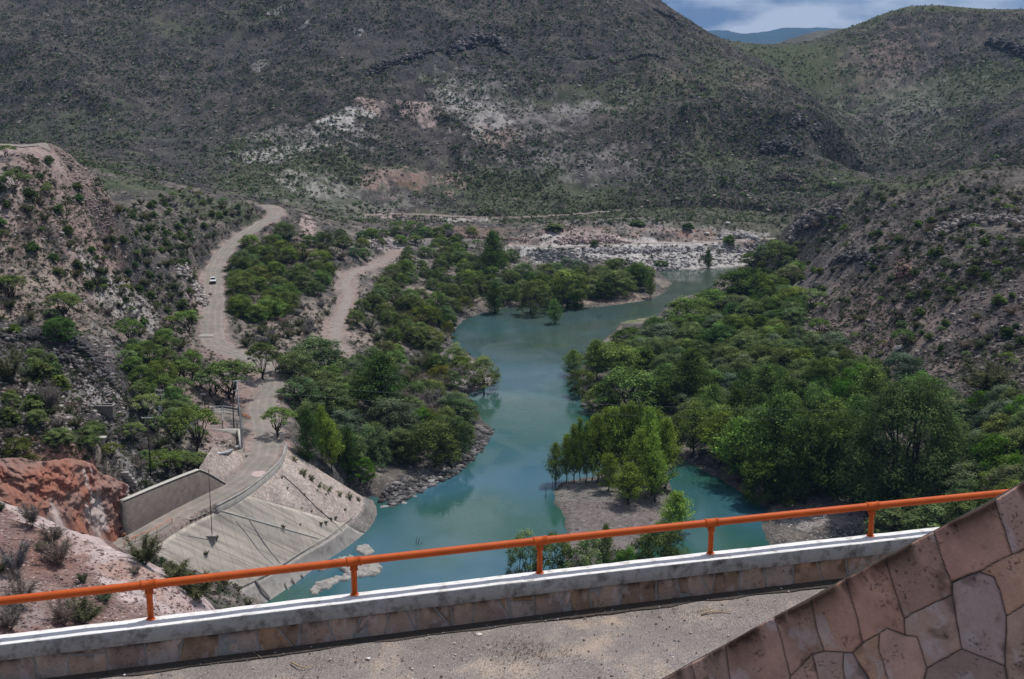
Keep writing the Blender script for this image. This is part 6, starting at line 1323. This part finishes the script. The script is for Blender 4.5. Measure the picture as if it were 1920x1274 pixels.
m_stone = mat('pink_brown_stone', rough=0.92, spec=0.15, attr='Col', var=0.34, vscale=7, col2=(0.10, 0.07, 0.055), c2scale=5, c2lo=0.56, c2hi=0.78, bump=0.024, bscale=28, detail=12, speck=(70, .64, .74, (.05, .045, .04)))
def masonry(name, U, W_, fmap, polys, cols, jw, depth, relief, mortar, parent, origin, m_, edge=None, rnd=0.018, seed=1):
    """one fitted stone face: a fine relief grid over (U, W_), every stone with its own outline, tone and dressing"""
    wu = U + 0.008*fbm(U*6, W_*6, seed+1, 3); ww = W_ + 0.008*fbm(U*6+40, W_*6, seed+2, 3)
    best = np.full(U.shape, 1e9); which = np.zeros(U.shape, int)
    for k, pl_ in enumerate(polys):
        pl_ = np.array(pl_); lo, hi = pl_.min(0)-.05, pl_.max(0)+.05; q = (U > lo[0]) & (U < hi[0]) & (W_ > lo[1]) & (W_ < hi[1])
        if not q.any(): continue
        d = poly_sd(wu[q], ww[q], pl_); cur = best[q]; kk = d < cur; cur = np.where(kk, d, cur); best[q] = cur; wq = which[q]; wq = np.where(kk, k, wq); which[q] = wq
    r = np.random.default_rng(seed); n_ = len(polys); off = r.normal(0, 1, n_)[which]; tx, ty = r.normal(0, 1, n_)[which], r.normal(0, 1, n_)[which]; ph = which*7.3
    cx = np.array([np.mean(np.array(p), 0) for p in polys]); d = np.clip(-best-jw, 0, None); t_ = np.clip(d/rnd, 0, 1)
    prof = np.sqrt(1-(1-t_)**2)
    rough_ = fbm(U*11+ph, W_*11, seed+5, 6, .62)*.6+ridged(U*16+ph, W_*22, seed+6, 4)*.25+fbm(U*60, W_*60, seed+7, 3)*.25; pit = sst(.40, .58, fbm(U*75+ph, W_*75, seed+8, 2))*sst(-.1, .3, fbm(U*6, W_*6, seed+18, 3))
    out_ = -depth*(1-prof) + relief*(rough_-.9*pit)*t_ + .0035*off*t_ + .015*(tx*(U-cx[which, 0])+ty*(W_-cx[which, 1]))*t_
    base = np.array(cols)[which]; mm = (1-sst(.0, .22, t_))[..., None]
    f_ = fbm(U*3.2+ph, W_*3.2, seed+9, 5); g_ = fbm(U*8+ph, W_*5, seed+10, 5); c = base*(1+.30*f_+.22*g_+.20*rough_)[..., None]
    c = c*(1-.0)+0; o_ = sst(.05, .45, f_+.3*g_)[..., None]; c = c*(1-o_*.42)+o_*.42*np.array([.37, .225, .15])          # iron brown
    w_ = sst(.18, .5, -g_+.4*fbm(U*5+11, W_*3, seed+12, 4))[..., None]; c = c*(1-w_*.45)+w_*.45*np.array([.47, .40, .38])   # pale bloom
    c = c*(1-.6*pit*t_)[..., None]; dk = sst(.22, .55, fbm(U*6+3, W_*6+5, seed+13, 5)+.35*np.exp(-d/.02)-.1)[..., None]; c = c*(1-.45*dk)
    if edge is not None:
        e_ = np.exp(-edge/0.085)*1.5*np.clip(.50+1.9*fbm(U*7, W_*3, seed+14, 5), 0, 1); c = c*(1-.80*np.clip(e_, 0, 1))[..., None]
    c = c*(1-mm)+mm*np.array(mortar)*(1+.3*g_)[..., None]; P_ = fmap(U, W_, out_)
    idx = np.arange(U.size).reshape(U.shape); F = np.stack([idx[:-1, :-1], idx[:-1, 1:], idx[1:, 1:], idx[1:, :-1]], -1).reshape(-1, 4)
    return ob(name, npmesh(name, (P_-origin).reshape(-1, 3), F, m_, np.clip(c, .01, .9).reshape(-1, 3), smooth=True), parent)
m_stone = mat('pink_brown_stone', rough=0.92, spec=0.12, attr='Col', var=0.16, vscale=60, bump=0.006, bscale=90, detail=4)
r = np.random.default_rng(5); s = sl[0]+0.4; sk = 0.0; PL_, CL_ = [], []
pal = [(0.43, 0.31, 0.245), (0.39, 0.295, 0.245), (0.36, 0.265, 0.22), (0.40, 0.25, 0.16), (0.45, 0.35, 0.295), (0.32, 0.21, 0.145), (0.38, 0.24, 0.15)]
pal = [tuple(np.array(p_)*.80) for p_ in pal]; H_ = SH+.01
def addst(p_, c_=None): PL_.append(p_); CL_.append(pal[r.integers(0, len(pal))] if c_ is None else c_)
while s < sl[-1]-0.8:
    wd = r.uniform(0.22, 0.46); sk2 = r.normal(0, .035); q = r.uniform(); P4 = [(s+sk, -.04), (s+wd+sk2, -.04), (s+wd-sk2, H_), (s-sk, H_)]
    if q < 0.25:
        ww = r.uniform(.08, .15); up = r.uniform() < .6
        if up: addst(P4); addst([(s+wd-sk2, H_), (s+wd-sk2+ww*1.5, H_), (s+wd+sk2+ww*.55, H_*.15), (s+wd+sk2*.5, H_*.2)])
        else: addst(P4); addst([(s+wd+sk2, -.04), (s+wd+sk2+ww*1.3, -.04), (s+wd+ww*.6, H_*.8), (s+wd-sk2*.5, H_*.75)])
        s += wd+ww*.75; sk = .05 if up else -.05
    elif q < 0.40:
        hm = H_*r.uniform(.5, .8); t1 = r.normal(0, .02); addst([(s+sk, -.04), (s+wd+sk2, -.04), (s+wd, hm+t1), (s, hm-t1)]); addst([(s, hm-t1), (s+wd, hm+t1), (s+wd-sk2, H_), (s-sk, H_)]); s += wd; sk = sk2
    elif q < 0.52:
        k_ = r.uniform(.35, .65); addst([(s+sk, -.04), (s+wd+sk2, -.04), (s+wd*k_+.04, H_), (s-sk, H_)]); addst([(s+wd+sk2, -.04), (s+wd-sk2, H_), (s+wd*k_+.04, H_)]); s += wd; sk = sk2
    else: addst(P4); s += wd; sk = sk2
UU, WW = np.meshgrid(np.arange(sl[0]+.45, sl[-1]-.9, .0085), np.concatenate([np.arange(-.03, SH, .0085), [SH]]))
fpar = lambda u, v, o_: np.stack([np.interp(u, sl, line[:, 0])+np.interp(u, sl, inn[:, 0])*(FR-.035+o_), np.interp(u, sl, line[:, 1])+np.interp(u, sl, inn[:, 1])*(FR-.035+o_), ZF+v], -1)
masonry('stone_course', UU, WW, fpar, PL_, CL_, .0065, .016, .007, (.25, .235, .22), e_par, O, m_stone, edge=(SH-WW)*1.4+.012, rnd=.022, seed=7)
# ---- dam body and crest roadway
m_body = mat('dam_concrete', base=(0.34, 0.32, 0.30), rough=.9, var=.25, vscale=.3)
prof_strip('dam', [(BK+.02, ZF-.31), (BK+.02, ZF-.9), (-1.2, ZF-3), (-9, 40), (-22, 2), (-22, -8), (4, -8), (14, ZF-.32)], m_body, 0.2, sl[-1]-.2, 0.5, None, np.zeros(3))
tag(C.objects['dam'], 'concrete dam body falling away behind the parapet', 'dam')
m_floor = mat('gravelly_asphalt', base=(0.212, 0.187, 0.175), rough=0.95, spec=0.15, var=0.25, vscale=1.3, col2=(0.30, 0.24, 0.195), c2scale=1.3, c2lo=0.52, c2hi=0.66, bump=0.010, bscale=55, detail=12, speck=(48, .56, .70, (.40, .36, .34)))
t = m_floor.node_tree; b = t.nodes['Principled BSDF']; old = b.inputs['Base Color'].links[0].from_socket; tcn = N(t, 'ShaderNodeTexCoord'); nz = N(t, 'ShaderNodeTexNoise', inp={'Scale': 85.0, 'Detail': 2}); t.links.new(tcn.outputs['Object'], nz.inputs['Vector'])
rr = N(t, 'ShaderNodeMapRange', inp={'From Min': .3, 'From Max': .7, 'To Min': .45, 'To Max': 1.5}); t.links.new(nz.outputs['Fac'], rr.inputs[0]); x = N(t, 'ShaderNodeVectorMath', operation='SCALE'); t.links.new(old, x.inputs[0]); t.links.new(rr.outputs[0], x.inputs['Scale']); t.links.new(x.outputs[0], b.inputs['Base Color'])
ss = np.arange(0.3, sl[-1]-.3, .12); offs = np.concatenate([np.arange(FR-.07, 3.2, .12), np.arange(3.4, 14, 1.0)]); G = np.stack([along(ss, o_, ZF) for o_ in offs]); G[..., 2] += 0.012*fbm(G[..., 0]/.8, G[..., 1]/.8, 3, 4)-0.01*(G[..., 1]*0+1)
idx = np.arange(G.shape[0]*G.shape[1]).reshape(G.shape[:2]); Ff = np.stack([idx[:-1, :-1], idx[:-1, 1:], idx[1:, 1:], idx[1:, :-1]], -1).reshape(-1, 4)[:, ::-1]
tag(ob('crest_roadway', npmesh('crest_roadway', G.reshape(-1, 3), Ff, m_floor, smooth=True)), kind='structure')
def fl(u, v): return P(u, v, z=ZF)
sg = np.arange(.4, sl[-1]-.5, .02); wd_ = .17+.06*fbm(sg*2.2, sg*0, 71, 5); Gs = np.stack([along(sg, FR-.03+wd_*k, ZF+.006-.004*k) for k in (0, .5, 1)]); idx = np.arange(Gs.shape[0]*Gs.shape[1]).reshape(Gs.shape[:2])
tag(ob('painted_foot_shadow', npmesh('painted_foot_shadow', Gs.reshape(-1, 3), np.stack([idx[:-1, :-1], idx[:-1, 1:], idx[1:, 1:], idx[1:, :-1]], -1).reshape(-1, 4)[:, ::-1], mat('painted_shadow_tone', base=(.060, .050, .043), rough=.95, var=.4, vscale=14, bump=.01, bscale=60))), kind='structure')  # dark strip laid on the roadway, painting in the parapet's deep shadow
# grit, pebbles and litter on the roadway
r = np.random.default_rng(21); n_ = 16000; ps = np.stack([along(r.uniform(1, sl[-1]-1, n_), 0, ZF)[:, k] for k in range(3)], 1); s_ = r.uniform(2, sl[-1]-2, n_); of = FR+.02+r.uniform(0, 1, n_)**1.0*3.2
ps = np.array([along(np.array([a]), o_, ZF)[0] for a, o_ in zip(s_, of)]); ps[:, 2] += .002
sz = 0.005*(5**(r.uniform(0, 1, n_)**5)); cl = np.array([(.42, .39, .36), (.30, .25, .22), (.20, .17, .15), (.55, .52, .5), (.24, .20, .18)])[r.integers(0, 5, n_)]
Vv, Fv, cv = merge(rk, ps, np.stack([sz, sz, sz], 1)*1.6, cl, r)
o = ob('roadway_grit', npmesh('roadway_grit', Vv, Fv, m_rock, cv)); tag(o, 'loose grit and small pebbles strewn over the crest roadway', 'grit', kind='stuff')
# leaf litter and dry soil along the wall
n_ = 1500; cen = np.array([fl(985, 1222)[:2], fl(1130, 1142)[:2], fl(1250, 1150)[:2], fl(600, 1245)[:2]]); w_ = r.choice(4, n_, p=[.55, .2, .15, .1]); ps = np.concatenate([cen[w_]+r.normal(0, 1, (n_, 2))*np.array([.28, .16]), np.full((n_, 1), ZF+.006)], 1)
Vv, Fv, cv = cards(ps, np.tile([0, 0, 1.], (n_, 1)), r.uniform(.006, .018, n_), np.array([(.10, .075, .05)])*r.uniform(.5, 1.8, (n_, 1)), r, .35, .3)
o = ob('leaf_litter', npmesh('leaf_litter', Vv, Fv, m_leaf, cv)); tag(o, 'brown leaf litter gathered in patches on the crest roadway', 'litter', kind='stuff')
m_stick = mat('dry_stick', base=(0.40, 0.29, 0.17), rough=.8, var=.3, vscale=15)
def stick(px, r_, label, m_=m_stick):
    mb = MB(); q = [fl(u, v)+np.array([0, 0, r_*.8+.012*(i % 2)]) for i, (u, v) in enumerate(px)]; mb.tube(q, [r_*(1-.5*i/(len(q)-1)) for i in range(len(q))], n=7); tag(mb.build('dry_stick', m_, smooth=True), label, 'stick')
stick([(1315,1154),(1330,1150),(1350,1149),(1372,1150)], .012, 'straight tan stick lying on the roadway near the stair wall')
stick([(1307,1148),(1325,1144),(1338,1140)], .006, 'thin pale twig beside the straight tan stick')
stick([(545,1243),(560,1252),(575,1254),(588,1250)], .010, 'bent tan twig on the roadway at the bottom left')
stick([(470,1220),(485,1232),(491,1236)], .004, 'very thin dark twig left of the bent tan one')
stick([(1115,1150),(1135,1142),(1148,1138)], .007, 'small brown twig near the parapet shadow', mat('dark_stick', base=(.14, .09, .06)))
for i, (u, v, wp, c_, lb) in enumerate([(690, 1235, 11, (.7, .68, .65), 'flat white pebble on the roadway'), (898, 1190, 12, (.6, .56, .5), 'pale flat stone near the foot of the parapet'), (773, 1254, 6, (.5, .4, .33), 'small pinkish pebble at the bottom of the roadway'), (668, 1240, 7, (.2, .12, .08), 'small brown clod beside the flat white pebble'), (475, 1252, 5, (.5, .38, .28), 'small orange pebble by the bent tan twig'), (1262, 1233, 5, (.75, .7, .68), 'small bright pebble right of the litter patch')]):
    boulder(u, v, wp, lb, c_, .35, 60+i, 'pebble', p=fl(u, v))

# ---- orange pipe rail
m_or = mat('orange_enamel', base=(0.50, 0.088, 0.013), rough=0.55, spec=0.2, var=0.16, vscale=5, bump=.003, bscale=40, col2=(.36, .075, .022), c2scale=7, c2lo=.60, c2hi=.78, speck=(30, .68, .74, (.16, .06, .03)))
RH = 0.405
e_r = empty('pipe_railing', posts[4], 'orange steel pipe railing mounted on the white coping of the parapet', 'railing'); OR = np.array(e_r.location[:])
mb = MB(); rl = dense([p+np.array([0, 0, RH]) for p in posts], 14)-OR; mb.tube(rl, .046, n=20); mb.build('top_rail', m_or, e_r, smooth=True)
for i, p in enumerate(posts):
    q = p-OR; k = np.argmin(np.linalg.norm(rl-(q+np.array([0, 0, RH])), axis=1)); d = rl[min(k+1, len(rl)-1)]-rl[max(k-1, 0)]; d /= np.linalg.norm(d)
    mb = MB(); mb.tube([q+np.array([0, 0, -.01]), q+np.array([0, 0, RH])], .034, n=18); po = mb.build('post', m_or, e_r, smooth=True)
    mb = MB(); mb.tube([q+np.array([0, 0, -.004]), q+np.array([0, 0, .006]), q+np.array([0, 0, .012])], [.052, .050, .036], n=18, caps=True); mb.build('weld_foot', m_or, po, smooth=False)
    c = q+np.array([0, 0, RH]); mb = MB(); mb.tube([c-d*.088, c-d*.082, c-d*.070, c-d*.066, c+d*.066, c+d*.070, c+d*.082, c+d*.088], [.050, .058, .058, .053, .053, .058, .058, .050], n=22)
    mb.tube([c-np.array([0, 0, .03]), c-np.array([0, 0, .085]), c-np.array([0, 0, .088]), c-np.array([0, 0, .104]), c-np.array([0, 0, .108])], [.046, .042, .047, .047, .036], n=20); mb.build('tee_fitting', m_or, e_r, smooth=True)

# ---- stone wall of the stair
A0, B0 = P(1250, 1274, Y=7.6), P(1920, 900, Y=6.5); dn = np.array([0.0, -0.30, -1.0]); dn /= np.linalg.norm(dn)
ux = (B0-A0)/np.linalg.norm(B0-A0); nrm = np.cross(ux, dn); nrm /= np.linalg.norm(nrm)
if nrm[1] > 0: nrm = -nrm
vx = np.cross(nrm, ux)
if vx[2] < 0: vx = -vx
def onw(u, v): d = ray(u, v); c = np.array([0, 0, CAMZ]); t_ = ((A0-c)@nrm)/(d@nrm); q = c+d*t_-A0; return np.array([q@ux, q@vx])
fw = lambda a, b, o_: A0+ux*a+vx*b+nrm*o_
Z8 = lambda l_: [onw(1200+x/2.667, 900+y/2.667) for x, y in l_]
st = [([(-160,1140),(105,997),(105,1150),(-100,1250)], (.29,.19,.15)), ([(105,997),(250,915),(272,997),(290,1150),(105,1150)], (.28,.205,.175)), ([(250,915),(420,825),(450,997),(470,1150),(290,1150),(272,997)], (.30,.22,.19)),
 ([(420,825),(668,685),(705,800),(750,985),(740,1150),(470,1150),(450,997)], (.34,.23,.185)), ([(668,685),(848,590),(880,740),(918,857),(860,875),(750,985),(705,800)], (.30,.205,.165)), ([(848,590),(1022,492),(1075,660),(1110,815),(1060,868),(918,857),(880,740)], (.34,.215,.165)),
 ([(1022,492),(1220,385),(1270,560),(1320,695),(1325,780),(1235,742),(1110,815),(1075,660)], (.35,.22,.17)), ([(1220,385),(1465,255),(1510,400),(1550,510),(1555,575),(1320,695),(1270,560)], (.28,.19,.155)), ([(1465,255),(1765,95),(1810,230),(1855,375),(1690,462),(1550,510),(1510,400)], (.36,.23,.185)),
 ([(1765,95),(1920,5),(2100,-95),(2120,240),(1940,335),(1855,375),(1810,230)], (.33,.235,.205)), ([(1690,462),(1855,375),(1940,335),(2120,240),(2140,520),(1940,620),(1830,680),(1800,560),(1765,490)], (.38,.25,.185)),
 ([(1555,515),(1690,462),(1765,490),(1800,560),(1830,680),(1820,935),(1605,845),(1580,720),(1555,575)], (.32,.255,.24)), ([(1320,695),(1555,575),(1580,720),(1605,845),(1430,940),(1385,790),(1325,780)], (.30,.225,.20)),
 ([(1830,680),(1940,620),(2140,520),(2140,1050),(1900,1150),(1840,1050),(1820,935)], (.33,.245,.20)), ([(1605,845),(1820,935),(1840,1050),(1900,1150),(1440,1150),(1400,1050),(1430,940)], (.25,.195,.175)),
 ([(1195,765),(1235,742),(1325,780),(1385,790),(1430,940),(1400,1050),(1240,1010),(1190,850)], (.36,.25,.205)), ([(1110,815),(1195,765),(1190,850),(1240,1010),(1150,1010),(1060,868)], (.35,.235,.17)),
 ([(860,875),(918,857),(1018,865),(1010,950),(1020,1010),(1020,1150),(890,1150),(890,1010)], (.29,.22,.195)), ([(1018,865),(1060,868),(1150,1010),(1160,1150),(1020,1150),(1020,1010),(1010,950)], (.28,.22,.205)), ([(750,985),(860,875),(890,1010),(890,1150),(740,1150)], (.32,.225,.185)),
 ([(1150,1010),(1240,1010),(1400,1050),(1440,1150),(1160,1150)], (.25,.19,.17))]
e_w = empty('stair_wall', fw(2.0, -1.5, 0), 'sloping wall of large fitted pink stones at the bottom right', 'wall'); OW = np.array(e_w.location[:])
te = [(-160,1140),(105,997),(250,915),(420,825),(668,685),(848,590),(1022,492),(1220,385),(1465,255),(1765,95),(1920,5),(2100,-95)]; te2 = np.array(Z8(te))
ug = np.arange(te2[0, 0], te2[-1, 0], .006); top_ = np.interp(ug, te2[:, 0], te2[:, 1])+.009*fbm(ug*5, ug*0, 3, 6); dep_ = np.concatenate([[0, .002, .005, .009], np.arange(.014, 1.25, .006)])
UU = np.broadcast_to(ug[None], (len(dep_), len(ug))).copy(); WW = top_[None]-dep_[:, None]
def fwall(u, v, o_):
    e_ = np.clip(1-(top_[None]-v)/.016, 0, 1); o2 = o_-.012*e_**2
    return A0+ux*u[..., None]+vx*v[..., None]+nrm*o2[..., None]
m_big = mat('fitted_pink_stone', rough=0.9, spec=0.12, attr='Col', var=0.14, vscale=70, bump=0.006, bscale=90, detail=4)
ex = [(p_, np.array(c_)*np.array([1.16, 1.01, .93])) for p_, c_ in st]
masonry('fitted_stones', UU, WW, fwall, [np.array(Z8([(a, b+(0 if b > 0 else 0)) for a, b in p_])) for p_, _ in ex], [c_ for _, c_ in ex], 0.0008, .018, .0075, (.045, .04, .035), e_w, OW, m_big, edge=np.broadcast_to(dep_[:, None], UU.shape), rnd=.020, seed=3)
m_jt = mat('dark_joint', base=(0.045, 0.04, 0.035), rough=.95)
mb = MB(); n_ = len(te2)
fr_ = [fw(a[0], a[1]-.012, -.022) for a in te2]; lo = [fw(a[0], a[1]-2.6, -.022) for a in te2]; bt = [q+np.array([0, .10, -.04]) for q in fr_]; bb = [np.array([q[0], q[1]+1.0, q[2]-3.0]) for q in fr_]
vs_ = [q-OW for q in fr_+lo+bt+bb]; fs_ = []
for i in range(n_-1): fs_ += [(i, n_+i, n_+i+1, i+1), (i, i+1, 2*n_+i+1, 2*n_+i), (2*n_+i, 2*n_+i+1, 3*n_+i+1, 3*n_+i)]
mb.add(vs_, fs_); mb.build('wall_core', m_jt, e_w)
